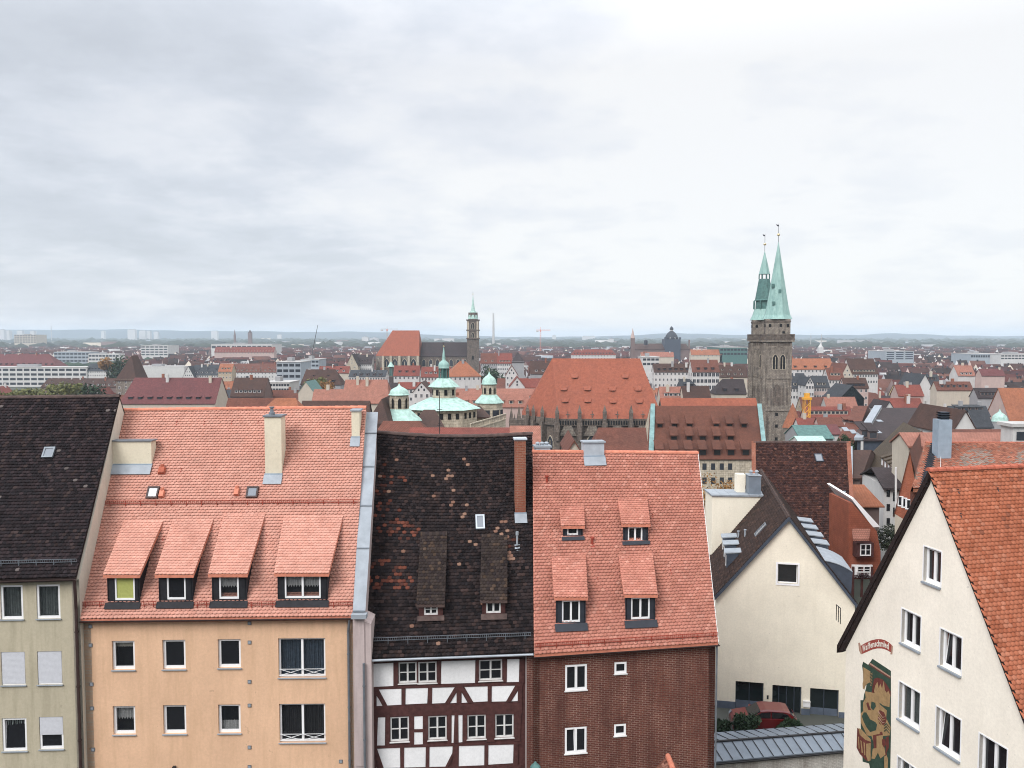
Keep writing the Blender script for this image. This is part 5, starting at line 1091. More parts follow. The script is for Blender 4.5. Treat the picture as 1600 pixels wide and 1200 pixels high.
def rowhouse(label, x0, x1, yr, ye, Y=None, ze=12.0, roof='r_red', wall='w_cream', hips=(0, 0), pitch=48, wins=None, dorm=None, chim=0, rot=0, z0=None, name='house', cat='house', keep=True, yb=None, **kw):
    """house whose front eave runs from pixel column x0 to x1 on row ye, ridge on row yr"""
    if Y is None: Y = depth_for(ye, ze)
    a = P(x0, ye, Y); b = P(x1, ye, Y); z_e = a.z; k = K(yr); t = math.tan(R(pitch)); dd = (CAMZ - z_e - k * Y) / (k + t); zr = z_e + dd * t; dd = max(dd, 2.0)
    w = (b.x - a.x); ang = R(rot)
    if Y > 240 and not chim: chim = 1 + int(w / 14)
    if Y > 300 and dorm is None and roof in ('r_brown', 'r_redbrown', 'r_red', 'r_dark', 'r_slate') and dd > 3: dorm = [(.12, max(2, int(w / 4)), 1.3, 1.1)] + ([(.5, max(1, int(w / 7)), .9, .7)] if w > 18 else [])
    if rot: mid = (a.x + b.x) / 2; w = w / math.cos(ang); O = (mid - w / 2 * math.cos(ang), Y - w / 2 * math.sin(ang))
    else: O = (a.x, Y)
    if z0 is None: z0 = min(ground(a.x, Y), z_e - 3)
    if keep: KEEP.append((x0, x1, yr, yb or (ye + 4), Y, Y + 2 * dd))
    return house(name, label, cat, O, ang, w, 2 * dd, z0, z_e, zr, 'u', (hips[0] * dd, hips[1] * dd), roof, wall, wins, dorm, chim, seed=int(x0 * 7 + ye), **kw)
def gablehouse(label, x0, x1, ya, ye, Y=None, ze=12.0, D=18, roof='r_red', wall='w_cream', wins=None, chim=0, rot=0, z0=None, name='house', cat='house', hip=0, keep=True, yb=None, **kw):
    if Y is None: Y = depth_for(ye, ze)
    a = P(x0, ye, Y); b = P(x1, ye, Y); zr = P(0, ya, Y).z; w = b.x - a.x; ang = R(rot); z0 = min(ground(a.x, Y), a.z - 3) if z0 is None else z0
    if keep: KEEP.append((x0, x1, ya, yb or (ye + 6), Y, Y + D))
    return house(name, label, cat, (a.x, Y), ang, w, D, z0, a.z, zr, 'v', (hip, 0), roof, wall, wins, None, chim, seed=int(x0 * 3 + ya), **kw)
def flatblock(label, x0, x1, yt, ybot, Y=None, zt=16.0, D=30, plant=True, wall='w_white', bands=3, cols=8, z0=0, cat='building', name='office_building', glass='far_glass', rot=0, fins=True, keep=True):
    if Y is None: Y = depth_for(yt, zt)
    a = P(x0, yt, Y); b = P(x1, yt, Y); zt = a.z; zb = P(x0, ybot, Y).z; t = thing(name, (a.x, Y, z0), label, cat); f = hframe((a.x, Y, 0), R(rot)); w = b.x - a.x
    MB().fbox(f, 0, w, z0, zt, -D, 0).build('wall', wall, t); MB().fbox(f, -.3, w + .3, zt + .01, zt + .35, -D - .3, .3).build('roof', 'concrete', t)
    q = MB(); h = (zt - zb) / bands
    for r in range(bands):
        z = zt - h * (r + 1)
        for k in range(cols):
            u0 = w * k / cols + w / cols * .1; u1 = w * (k + 1) / cols - w / cols * .1; q.fbox(f, u0, u1, z + h * .22, z + h * .72, -.02, .05)
    q.build('windows', glass, t, kind='stuff')
    if plant: MB().fbox(f, w * .3, w * .5, zt + .36, zt + 2.6, -D * .6, -D * .3).build('plant_room', 'w_grey', t)
    if keep: KEEP.append((x0, x1, yt, ybot, Y, Y + D))
    return t
# ---- brown roofs and lanes just behind the front row
def lane():
    t = thing('house', (33, 78, 8), 'small red tiled gable with white window right of the broad brown roof', 'house')
    # plane facing the camera: triangle of tiles under a white coping, with one dormer window
    Y = 64; f = Fr(P(1330, 893, Y), (1, 0, 0)); g = lambda x, y, n=0: f.at(x, y, n)
    q = MB(); q.prism([g(1326, 905), g(1376, 905), g(1376, 862), g(1370, 830), g(1331, 785), g(1326, 785)], (0, 4, 0)); q.build('wall', 'r_choir', t)
    MB().prism([g(1330, 779), g(1334, 778), g(1375, 823), g(1364, 824)], (0, 5, .3)).build('coping', 'white_paint', t)
    q = MB(); a, b, c, d = g(1331, 829, .9), g(1360, 829, .9), g(1358, 845, 1.3), g(1333, 845, 1.3); q.prism([d, c, b, a], (0, 0, .15)); dm = q.build('dormer', 'r_salmon', t)
    u0, v0 = f.uv(1336, 864); u1, v1 = f.uv(1355, 845); MB().fbox(f, u0 - .2, u1 + .2, v0 - .15, v1, -.1, .75).build('cheek', 'timber', dm)
    window(dm, f.shift(.8), u0 + .05, u1 - .05, v0, v1 - .05, dn=-.02, leaf=2, bars=1, sill=None, fw=.06)
    u0, v0 = f.uv(1330, 902); u1, v1 = f.uv(1362, 882); MB().fbox(f, u0, u1, v0, v1, 0, .2).build('timber_front', 'plaster_white', t)
    u0, v0 = f.uv(1337, 893); u1, v1 = f.uv(1358, 883); window(t, f.shift(.25), u0, u1, v0, v1, dn=-.02, leaf=2, bars=1, sill=None)
    for x in (1331, 1345, 1360): u, v = f.uv(x, 902); MB().fbox(f, u - .08, u + .08, v - 1.5, v + .9, .16, .27).build('beam', 'timber', t)
    u, v = f.uv(1340, 900); leaves('balcony_plants', t, f.pt(u + .2, v + .2, .5), (1.0, .3, .35), 300, .07, 'leaf_plum', 5)
    t = thing('house', (38, 92, 8), 'small orange hipped turret roof right of the broad brown roof', 'turret')
    Y = 88; c = P(1349, 787, Y); w = (1371 - 1329) / FPX * Y / 2 + .2; ap = P(1344, 757, Y + 1.5)
    q = MB(); a = [Vector((c.x - w, Y - 1.5, c.z)), Vector((c.x + w, Y - 1.5, c.z)), Vector((c.x + w, Y + 4, c.z)), Vector((c.x - w, Y + 4, c.z))]; r0, r1 = ap + Vector((-1.0, 0, 0)), ap + Vector((.4, 0, 0))
    for p in ([a[0], a[1], r1, r0], [a[1], a[2], r1], [a[2], a[3], r0, r1], [a[3], a[0], r0]): slab_on(q, p, .12)
    q.build('roof', 'r_orange', t); MB().box(c.x - w + .4, c.x + w - .4, Y - 1.1, Y + 3.6, 8, c.z - .05).build('wall', 'w_brown', t)
    # long cream facade seen at an angle, with olive-brown roof
    t = thing('house', (45, 100, 8), 'long cream facade with rows of windows under an olive brown roof', 'house')
    A_, B_ = P(1345, 733, 118), P(1383, 760, 98); B_.z = A_.z = (A_.z + B_.z) / 2; f = Fr(A_, B_ - A_); w = (B_ - A_).dot(f.U); A_ = f.O
    zb = 8 - A_.z; MB().prism([f.pt(0, zb), f.pt(w, zb), f.pt(w, 0), f.pt(0, 0)], -f.N * 11).build('wall', 'w_cream', t)
    q = MB()
    for r in range(4):
        for k in range(9): u = w * (k + .5) / 9; v = -1.1 - 2.9 * r; q.fbox(f, u - .5, u + .5, v - 1.5, v, -.02, .05, 0); q.fbox(f, u - .4, u - .03, v - 1.4, v - .1, .03, .07, 1); q.fbox(f, u + .03, u + .4, v - 1.4, v - .1, .03, .07, 1)
    q.build('windows', ['offwhite_paint', 'far_glass'], t, kind='stuff')
    n_ = Vector((-f.N.x, -f.N.y, 0)); rd = 5.5; rz = 6.3; q = MB(); e0, e1 = f.pt(-.4, -.2, .4), f.pt(w + .4, -.2, .4); r0, r1 = f.pt(-.4, rz, -rd), f.pt(w + .4, rz, -rd); b0, b1 = f.pt(-.4, -.2, -2 * rd - .4), f.pt(w + .4, -.2, -2 * rd - .4)
    slab_on(q, [e0, e1, r1, r0]); slab_on(q, [b1, b0, r0, r1]); q.build('roof', 'r_olive', t)
    MB().prism([f.pt(w, 0, 0), f.pt(w, rz - .2, -rd), f.pt(w, 0, -2 * rd)], f.U * -.2).build('gable', 'w_cream', t); MB().prism([f.pt(0, 0, 0), f.pt(0, rz - .2, -rd), f.pt(0, 0, -2 * rd)], f.U * .2).build('gable', 'w_cream', t)
    for k in range(4):
        u = w * (.5 + .12 * k); q = MB(); z0 = 1.4; d0 = -rd * z0 / rz; q.hexa([f.pt(u, z0, d0 + .1), f.pt(u + 1.1, z0, d0 + .1), f.pt(u + 1.1, z0, d0 - 1.8), f.pt(u, z0, d0 - 1.8), f.pt(u, z0 + 1.2, d0 + .1), f.pt(u + 1.1, z0 + 1.2, d0 + .1), f.pt(u + 1.1, z0 + 1.9, d0 - 1.8), f.pt(u, z0 + 1.9, d0 - 1.8)]); dm = q.build('dormer', 'w_brown', t)
        MB().fbox(f, u + .2, u + .9, z0 + .3, z0 + 1.1, d0 + .1, d0 + .16).build('window', 'white_paint', dm); MB().prism([f.pt(u - .1, z0 + 1.2, d0 + .3), f.pt(u + 1.2, z0 + 1.2, d0 + .3), f.pt(u + 1.2, z0 + 2.3, d0 - 2.8), f.pt(u - .1, z0 + 2.3, d0 - 2.8)], (0, 0, .15)).build('dormer_roof', 'r_olive', dm)
    KEEP.append((1340, 1420, 690, 850, 88, 125))
    # white house end with three windows, dark loggia and roof
    t = thing('house', (45, 96, 8), 'narrow white house with three dark windows at the lane corner', 'house'); Y = 93; f = Fr(P(1381, 760, Y), (1, -.15, 0)); w = (1404 - 1381) / FPX * Y
    zb = 8 - f.O.z; MB().fbox(f, 0, w, zb, 0, -9, 0).build('wall', 'w_white', t)
    for y in (771, 793, 815): u0, v0 = f.uv(1385, y + 5); u1, v1 = f.uv(1390.5, y - 5.5); window(t, f, u0, u1, v0, v1, dn=-.03, leaf=1, sill=None, fm='iron', fw=.05)
    for y in (776, 800): u0, v0 = f.uv(1395, y + 7); u1, v1 = f.uv(1399.5, y - 7); MB().fbox(f, u0, u1, v0, v1, 0, .04).build('window', 'dark_glass', t)
    q = MB(); slab_on(q, [f.pt(-.2, -.1, .5), f.pt(w + .4, -.1, .5), f.pt(w + .4, 1.5, -4.5), f.pt(-.2, 1.5, -4.5)]); slab_on(q, [f.pt(w + .4, -.1, -9.5), f.pt(-.2, -.1, -9.5), f.pt(-.2, 1.5, -4.5), f.pt(w + .4, 1.5, -4.5)]); q.build('roof', 'r_dark', t)
    MB().tube(P(1400, 800, 92), P(1400, 730, 92), .12, 6).build('flue', 'offwhite_paint', t)
    # steep brick-red gable behind the pale house's verge
    t = thing('house', (42, 82, 10), 'steep brick red gable leaning behind the black verge of the pale house', 'house'); Y = 80; f = Fr(P(1400, 800, Y), (1, -.5, 0)); g = lambda x, y, n=0: f.at(x, y, n)
    fr_ = [g(1398, 803), g(1452, 835), g(1452, 800), g(1433, 770), g(1421.5, 706)]; MB().prism(fr_ + [], -f.N * .4).build('gable', 'red_gable_bricks', t)
    q = MB(); q.prism([g(1398, 803), g(1452, 835), g(1452, 900), g(1398, 900)], -f.N * .3); q.build('wall', 'w_cream', t)
    back = -f.N * 16 + Vector((3, 4, 0)); q = MB(); slab_on(q, [g(1421.5, 704, .2), g(1438, 768, .2), g(1438, 768, .2) + back, g(1421.5, 704, .2) + back]); slab_on(q, [g(1396, 806, .2), g(1421.5, 704, .2), g(1421.5, 704, .2) + back, g(1396, 806, .2) + back]); q.build('roof', 'r_redbrown', t)
    for x in (1407, 1413, 1419): u, v = f.uv(x, 783 + (x - 1407) * .4); window(t, f, u - .25, u + .25, v - .5, v + .5, dn=-.03, leaf=1, sill=None, fw=.09)
    KEEP.append((1396, 1455, 700, 850, 78, 100))
lane()
def skewroof(label, pts, Y0, Y1, roof, wall, z0, dorm=(), sky=(), name='house', strip=None, stripm='white_paint'):
    """roof slope from four picture corners: eave left, eave right, ridge right, ridge left at depths Y0 (eave) and Y1 (ridge)"""
    e0, e1, r1, r0 = P(*pts[0], Y0), P(*pts[1], Y0), P(*pts[2], Y1), P(*pts[3], Y1); e1.z = e0.z; r1.z = r0.z
    t = thing(name, ((e0.x + e1.x) / 2, Y0, z0), label, 'house'); b0 = 2 * r0 - e0; b1 = 2 * r1 - e1; b0.z = b1.z = e0.z
    q = MB(); slab_on(q, [e0, e1, r1, r0]); slab_on(q, [b1, b0, r0, r1]); q.build('roof', roof, t); d = Vector((0, 0, -.2)); g = lambda p: Vector((p.x, p.y, z0))
    i0, i1 = e0 + Vector((0, .4, 0)), e1 + Vector((0, .4, 0)); q = MB(); q.poly([g(i0), g(i1), i1 + d, i0 + d]); q.poly([g(i0), i0 + d, r0 + d, b0 + d, g(b0)]); q.poly([g(i1), i1 + d, r1 + d, b1 + d, g(b1)]); q.poly([g(b0), g(b1), b1 + d, b0 + d]); q.build('wall', wall, t)
    fr = Fr(e0, e1 - e0, r0 - e0); fr.N = fr.N if fr.N.z > 0 else -fr.N
    for x, y, w_, h_ in sky:
        u, v = fr.uv(x, y); o = MB().fbox(fr, u - w_ / 2, u + w_ / 2, v - h_ / 2, v + h_ / 2, 0, .12).build('skylight', 'zinc_light', t)
    for x, y, w_, h_ in dorm:
        p = fr.at(x, y); U = fr.U; B_ = Vector((-U.y, U.x, 0)); f2 = Fr(p, U); o = MB().fbox(f2, -w_ / 2, w_ / 2, 0, h_, -h_ * 1.5, .05).build('dormer', 'w_brown', t)
        MB().fbox(f2, -w_ / 2 + .15, w_ / 2 - .15, .2, h_ - .15, .05, .1).build('pane', 'far_glass', o)
        MB().prism([f2.pt(-w_ / 2 - .15, h_, .25), f2.pt(w_ / 2 + .15, h_, .25), f2.pt(w_ / 2 + .15, h_ * 1.9, -h_ * 2.4), f2.pt(-w_ / 2 - .15, h_ * 1.9, -h_ * 2.4)], (0, 0, .15)).build('dormer_roof', roof, o)
    if strip:
        for a, b in strip:
            pa, pb = {'L': (e0, r0), 'R': (e1, r1)}[a]; s = Vector((b, 0, 0)); MB().prism([pa + s * -.5, pa + s * .5, pb + s * .5, pb + s * -.5], (0, 0, .5)).build('fire_wall_coping', stripm, t)
            MB().prism([g(pa) + s * .3, pa + s * .3, pb + s * .3, g(pb) + s * .3], s * .3).build('fire_wall', 'w_white', t)
    xs = [p[0] for p in pts]; ys = [p[1] for p in pts]; KEEP.append((min(xs), max(xs), min(ys), max(ys), Y0, b0.y)); return t
hb = skewroof('broad dark brown roof behind the cream gabled house, one skylight near its ridge', [(1178, 862), (1335, 864), (1325.5, 697), (1177.5, 692)], 75, 83, 'r_brown', 'r_brown', 8)
def brown_roof():
    e0, e1, r1, r0 = P(1178, 862, 75), P(1335, 864, 75), P(1325.5, 697, 83), P(1177.5, 692, 83); e1.z = e0.z; r1.z = r0.z; o = Vector((0, 0, .06)); e0, e1, r0, r1 = e0 + o, e1 + o, r0 + o, r1 + o
    tiles('tiles', hb, e0, e1, r0, r1, pal([(.050, .024, .021), (.064, .03, .025), (.038, .02, .019), (.09, .04, .03), (.13, .065, .05)], [4, 4, 3, 1.2, .25], .18), w=.24, e=.19, seed=401); ridge_caps('ridge_tiles', hb, r0, r1, 'clay_cap_dark')
    hf = Fr(e0, e1 - e0, r0 - e0); skylight(hb, hf, 1273, 1285, 710, 722, 'slate_cladding', 'sky_glass'); p = hf.at(1319.5, 777); MB().lathe(p - Vector((0, 0, .15)), [(.36, 0), (.3, .25), (.12, .35), (.12, .75)], 8).build('vent_pipe', 'zinc_light', hb)
    for a, b in ((e0, r0), (e1, r1)): u = Vector((.2, 0, 0)); MB().prism([a - u, a + u, b + u, b - u], (0, 0, .12)).build('verge_bricks', 'chimney_bricks', hb)
brown_roof()
skewroof('reddish brown steep roof with small hoods, left of the white fire wall', [(1302, 700), (1331, 700), (1356, 636), (1334, 634)], 150, 168, 'r_redbrown', 'w_brown', 0, sky=((1321, 671, 1, 1.6), (1333, 675, 1, 1.6)), dorm=((1324, 660, 1.4, .5), (1332, 661, 1.4, .5), (1340, 663, 1.4, .5)))
skewroof('big dark weathered roof with skylights beside the long white fire wall', [(1341, 688), (1424, 700), (1462, 640), (1372, 637)], 146, 168, 'r_dark', 'slate_cladding', 0, sky=((1374, 658, 1, 1.2), (1368, 673, 1, 3.4), (1426, 665, 1, 1.2)), dorm=((1352, 684, 1.5, 1.3), (1364, 686, 1.5, 1.3)), strip=(('L', 1.5),), stripm='zinc_light')
skewroof('dark brown roof with a thin white verge left of the metal chimney', [(1428, 700), (1475, 700), (1500, 652), (1458, 640)], 140, 158, 'r_brown', 'w_brown', 0, strip=(('L', .35),), stripm='zinc_light')
skewroof('low brown roof with white left edge behind the broad brown roof', [(1330, 747), (1346, 747), (1362, 706), (1330, 703)], 104, 112, 'r_brown', 'w_brown', 8, strip=(('L', .35),), stripm='zinc_light')
ob = skewroof('long old orange roof with worn tiles and a dark slate band behind the pale house', [(1427, 765), (1660, 790), (1640, 699), (1447, 693)], 57, 63.5, 'r_orange', 'r_redbrown', 10)
def old_roof():
    e0, e1, r1, r0 = P(1427, 765, 57), P(1660, 790, 57), P(1640, 699, 63.5), P(1447, 693, 63.5); e1.z = e0.z; r1.z = r0.z; o = Vector((0, 0, .06)); e0, e1, r0, r1 = e0 + o, e1 + o, r0 + o, r1 + o
    def cf(s, t, g):
        c = np.array([(.30, .12, .08), (.36, .15, .10), (.25, .10, .07), (.22, .15, .12)])[g.choice(4, len(s), p=[.4, .3, .2, .1])]
        grey = (((s - .42) / .13) ** 2 + ((t - .55) / .3) ** 2 < 1) | (((s - .80) / .10) ** 2 + ((t - .5) / .3) ** 2 < 1); k = grey & (g.random(len(s)) < .6); c[k] = (.26, .20, .17)
        b = (s > .045) & (s < .105); c[b] = (.035, .037, .045); return c * (1 + g.normal(0, .12, len(s)))[:, None].clip(.6, 1.5)
    tiles('tiles', ob, e0, e1, r0, r1, cf, w=.2, e=.17, seed=402); ridge_caps('ridge_tiles', ob, r0, r1, 'clay_cap_red'); MB().tube(r0.lerp(r1, .11) + Vector((0, -.2, .1)), e0.lerp(e1, .17) + Vector((0, -.2, .15)), .02, 4).build('lightning_cable', 'offwhite_paint', ob)
old_roof()
rowhouse('narrow pale orange roof strip beyond the worn orange roof', 1420, 1640, 677, 694, 92, roof='r_salmon', wall='w_cream', pitch=45, z0=5)
rowhouse('mottled brown roof below the white gable with two slits', 1490, 1585, 672, 684, 112, roof='r_redbrown', wall='w_brown', z0=3)
gablehouse('white steep gable with two narrow slit windows at the right', 1489, 1526, 641, 672, 128, D=14, roof='r_brown', wall='w_white', z0=2, wins=None)
rowhouse('dark slate roof with white edge right of the slit-windowed gable', 1524, 1550, 640, 664, 140, roof='r_slate', wall='w_white', z0=0)
def metal_chimney(label, x0, x1, yt, yb, Y, fins=True):
    t = thing('metal_chimney', P((x0 + x1) / 2, yb, Y), label, 'chimney'); a = P(x0, yb, Y); b = P(x1, yb, Y); zt = P(x0, yt, Y).z; w = b.x - a.x
    MB().box(a.x, b.x, Y, Y + w * .9, a.z - 1.5, zt).build('shaft', 'zinc_blue', t); q = MB(); h = w * .55
    for i in range(3):
        for k in range(4): q.box(a.x + w * .2, b.x - w * .1, Y + .1, Y + w * .8, zt + h * i / 3 + .1, zt + h * i / 3 + .16)
    q.build('louvre', 'zinc_blue', t); MB().box(a.x + w * .25, b.x - w * .15, Y + .15, Y + w * .7, zt, zt + h).build('core', 'slate_cladding', t)
metal_chimney('tall blue grey sheet metal chimney rising behind the pale house', 1466, 1487, 656, 693, 61)
tree('green bush beside the cream facade in the lane', P(1392, 832, 84).x, 84, P(0, 822, 84).z, 1.7, 4, 'leaf_green', 1400, .13, 91, zb=9)
tree('leafy rooftop plants above the broad brown roof', P(1322, 686, 120).x, 120, P(0, 676, 120).z, 1.8, 4, 'leaf_dark', 900, .16, 92, zb=10)
p = P(1121, 770, 92); tree('autumn tree in front of the ochre stone wall below the dormered roof', p.x, 92, P(0, 730, 92).z, 3.4, 9, 'leaf_rust', 2600, .13, 93, zb=14, sq=1.2)
tree('dark green tree beside the church tower', P(1246, 618, 300).x, 330, P(0, 603, 330).z, 7, 14, 'leaf_green', 1500, .6, 94, zb=0, sq=1.1)
tree('dark plum coloured tree between the red roofs beyond the tower', P(1277, 625, 420).x, 420, P(0, 612, 420).z, 8, 12, 'leaf_plum', 900, .6, 95, zb=0)
# ---- the dormered hall left of the tower
def hall():
    Y = 176; e0, e1 = P(1010, 717, Y), P(1197, 717, Y); r0, r1 = P(1016, 634, Y + 13), P(1183, 636, Y + 13)
    t = thing('town_hall_wing', ((e0.x + e1.x) / 2, Y, 0), 'long red brown roof with three rows of dormers between choir and tower', 'building'); d = Vector((0, 0, -.2))
    r1.z = r0.z; b0 = Vector((r0.x, 2 * r0.y - Y, e0.z)); b1 = Vector((r1.x, 2 * r1.y - Y, e1.z)); q = MB(); slab_on(q, [e0, e1, r1, r0]); slab_on(q, [b1, b0, r0, r1]); q.build('roof', 'r_hall', t)
    g = lambda p: Vector((p.x, p.y, 0)); i0, i1 = e0 + Vector((.2, .4, 0)), e1 + Vector((-.2, .4, 0)); q = MB(); q.poly([g(i0), g(i1), i1, i0]); q.poly([g(i0), i0, r0 + d, b0, g(b0)]); q.poly([g(i1), i1, r1 + d, b1, g(b1)]); q.poly([g(b0), g(b1), b1, b0]); q.build('wall', 'pale_sandstone', t)
    fr = Fr(e0, e1 - e0, r0 - e0); f2 = Fr(i0, e1 - e0)
    def dm(x, y, w_, h_):
        p = fr.at(x, y + h_ / 2); f = Fr(p, fr.U); sc = Y / FPX; wd = w_ * sc; hh = h_ * sc; o = MB().fbox(f, -wd / 2, wd / 2, -.1, hh, -hh * 1.2, .04).build('dormer', 'r_hall', t)
        MB().fbox(f, -wd / 2 + .12, wd / 2 - .12, .1, hh - .1, .04, .1).build('opening', 'room_dark', o)
        MB().prism([f.pt(-wd / 2 - .15, hh, .35), f.pt(wd / 2 + .15, hh, .35), f.pt(wd / 2 + .15, hh + 1.7, -2.0), f.pt(-wd / 2 - .15, hh + 1.7, -2.0)], (0, 0, .18)).build('dormer_roof', 'r_hall', o)
    for x in (1031, 1054, 1077.5, 1119, 1140, 1162.5): dm(x, 665, 9.5, 6)
    for x in (1053, 1077, 1098, 1120, 1141.5): dm(x, 685, 10.5, 8)
    for x in (1030, 1053, 1076, 1098, 1120.5, 1142, 1165): dm(x, 707, 11.5, 9)
    for x in (1100, 1113.5, 1127, 1140):
        for y in (729, 751): u0, v0 = f2.uv(x - 2.6, y + 5); u1, v1 = f2.uv(x + 4, y - 5); MB().fbox(f2, u0, u1, v0, v1, 0, .05).build('window', 'far_glass', t)
    MB().prism([e0 + Vector((.4, -.1, .1)), e0 + Vector((1.5, -.1, .1)), r0 + Vector((1.1, 0, .1)), r0 + Vector((.1, 0, .1))], (0, 0, .4)).build('copper_verge', 'teal_verge', t)
    MB().prism([e1 + Vector((-.6, -.1, .1)), e1 + Vector((.3, -.1, .1)), r1 + Vector((1.0, 0, .1)), r1 + Vector((.0, 0, .1))], (0, 0, .4)).build('copper_verge', 'teal_verge', t)
    KEEP.append((1008, 1198, 628, 765, Y, Y + 26))
hall()
rowhouse('plain orange nave roof ridge behind the dormered hall', 1035, 1184, 622, 640, 214, roof='r_choir', wall='dark_sandstone', z0=0, hips=(0, 0))
rowhouse('reddish brown mottled roof with small hatches below the choir roof', 925, 1012, 668, 708, 120, roof='r_redbrown', wall='w_brown', z0=5, hips=(.4, 0))
gablehouse('small cream gable peak just behind the brick house ridge', 889, 905, 687, 700, 75, D=8, roof='r_redbrown', wall='w_cream', z0=15)
rowhouse('orange roof strip behind the half-timbered house ridge', 640, 822, 670, 686, 78, roof='r_red', wall='w_white', z0=12)
rowhouse('dusky pink roof with brick chimney behind the timbered house', 588, 668, 659, 680, 84, roof='r_redbrown', wall='w_cream', z0=12, hips=(.2, .5))
rowhouse('orange roof slope with zinc verge beside the chimney cluster', 800, 842, 666, 700, 70, roof='r_salmon', wall='w_pink', z0=12)
# ---- great hall choir with big orange roof
def pinnacle(q, x, y, z0, z1, w, m=0):
    q.box(x - w, x + w, y - w, y + w, z0, z0 + (z1 - z0) * .55, m); b = len(q.v); zz = z0 + (z1 - z0) * .55
    q.v += [Vector((x - w * 1.2, y - w * 1.2, zz)), Vector((x + w * 1.2, y - w * 1.2, zz)), Vector((x + w * 1.2, y + w * 1.2, zz)), Vector((x - w * 1.2, y + w * 1.2, zz)), Vector((x, y, z1))]
    q.f += [[b, b + 1, b + 4], [b + 1, b + 2, b + 4], [b + 2, b + 3, b + 4], [b + 3, b, b + 4], [b, b + 3, b + 2, b + 1]]; q.m += [m] * 5; return q
def lancet(parent, f, u, v0, v1, w, frame='sandstone', name='lancet_window', glass='far_glass', mull=1, dn=.06):
    pts = [(u - w, v0), (u + w, v0), (u + w, v1 - w * 1.4), (u + w * .55, v1 - w * .5), (u, v1), (u - w * .55, v1 - w * .5), (u - w, v1 - w * 1.4)]
    o = MB().prism([f.pt(a, b, .0) for a, b in pts], f.N * dn).build(name, glass, parent); q = MB()
    for k in range(1, mull + 1): x = u - w + 2 * w * k / (mull + 1); q.fbox(f, x - w * .09, x + w * .09, v0, v1 - w * 1.1, dn, dn + .08)
    n = len(pts)
    for i in range(n):
        a, b = pts[i], pts[(i + 1) % n]; q.tube(f.pt(*a, dn), f.pt(*b, dn), w * .12, 4)
    q.build('tracery', frame, o); return o
def choir():
    Y = 236; B0, B1, B2 = P(816, 651, Y + 12), P(873, 655, Y), P(1036, 655, Y); zE = B1.z; B0.z = B2.z = zE; r0, r1 = P(863, 560, Y + 15), P(1000, 560, Y + 15)
    t = thing('church', ((B0.x + B2.x) / 2, Y, 0), 'huge steep orange tiled choir roof with rows of crescent vents over dark gothic walls', 'church')
    bk0 = Vector((B0.x, Y + 24, zE)); bk1 = Vector((B1.x, Y + 34, zE)); bk2 = Vector((B2.x, Y + 34, zE)); q = MB()
    for p in ([B1, B2, r1, r0], [B0, B1, r0], [bk0, B0, r0], [bk1, bk0, r0], [bk2, bk1, r0, r1], [B2, bk2, r1]): slab_on(q, p, .25)
    q.build('roof', 'r_choir', t); s = [B0, B1, B2, bk2, bk1, bk0]; cx = sum((p.x for p in s)) / 6; cy_ = Y + 17; ins = [Vector((cx + (p.x - cx) * .975, cy_ + (p.y - cy_) * .96, 0)) for p in s]
    q = MB(); q.prism(ins, (0, 0, zE - .05)); q.build('wall', 'dark_sandstone', t)
    fr = Fr(B1, B2 - B1, r0 - B1); hl = Fr(B0, B1 - B0, r0 - B1)
    for x, y in ((898, 590), (977, 590), (881, 609.5), (918, 609.5), (957, 610), (997, 610), (883, 628), (918, 628), (958, 629), (999, 629)):
        p = fr.at(x, y); q = MB(); k = 6; w = 1.05
        for i in range(k + 1): a = math.pi * i / k; q.v += [p + fr.U * (-w * math.cos(a)) + fr.N * .55 * math.sin(a) + fr.V * .0 - fr.V * .5 * math.sin(a), p + fr.U * (-w * 1.4 * math.cos(a)) + fr.N * .02 + fr.V * (1.7 - .2 * math.sin(a))]
        for i in range(k): q.f.append([2 * i, 2 * i + 2, 2 * i + 3, 2 * i + 1]); q.m.append(0)
        d = q.build('eyebrow_vent', 'r_choir', t); MB().poly([p + fr.U * (-w * math.cos(math.pi * i / k)) + fr.N * .5 * math.sin(math.pi * i / k) - fr.V * .46 * math.sin(math.pi * i / k) for i in range(k + 1)]).build('opening', 'room_dark', d)
    f = Fr(Vector((ins[1].x, ins[1].y, 0)), (1, 0, 0)); g = Fr(ins[0], ins[1] - ins[0]); wF = ins[2].x - ins[1].x; sc = Y / FPX
    zt = zE
    MB().fbox(f, -.3, wF, zt - 1.9, zt + .1, 0, .7).build('balustrade', 'dark_sandstone', t); MB().fbox(g, 0, (ins[1] - ins[0]).length, zt - 1.9, zt + .1, 0, .7).build('balustrade', 'dark_sandstone', t)
    q = MB()
    for k in range(40): u = wF * (k + .5) / 40; q.fbox(f, u - .22, u + .22, zt - 1.6, zt - .4, .7, .78)
    q.build('balustrade_openings', 'room_dark', t, kind='stuff')
    for x in (870, 905, 944, 985, 1022):
        u = f.uv(x, 660)[0]; q = MB().fbox(f, u - .75, u + .75, 0, zt - 1.0, 0, 2.0); b = q.build('buttress', 'dark_sandstone', t); p = f.pt(u, 0, 1.3); q = pinnacle(MB(), p.x, p.y, zt - 1.0, zt + 4.2, .5); q.build('pinnacle', 'dark_sandstone', b)
        pinnacle(MB(), p.x, p.y - .9, zt - 6, zt - 1.2, .45).build('pinnacle', 'dark_sandstone', b)
    for x in (829, 838, 852):
        u = g.uv(x, 660)[0]; p = g.pt(u, 0, 1.2); b = MB().fbox(g, u - .6, u + .6, 0, zt - 1, 0, 1.8).build('buttress', 'dark_sandstone', t); pinnacle(MB(), p.x, p.y, zt - 1.0, zt + 3.6, .5).build('pinnacle', 'dark_sandstone', b)
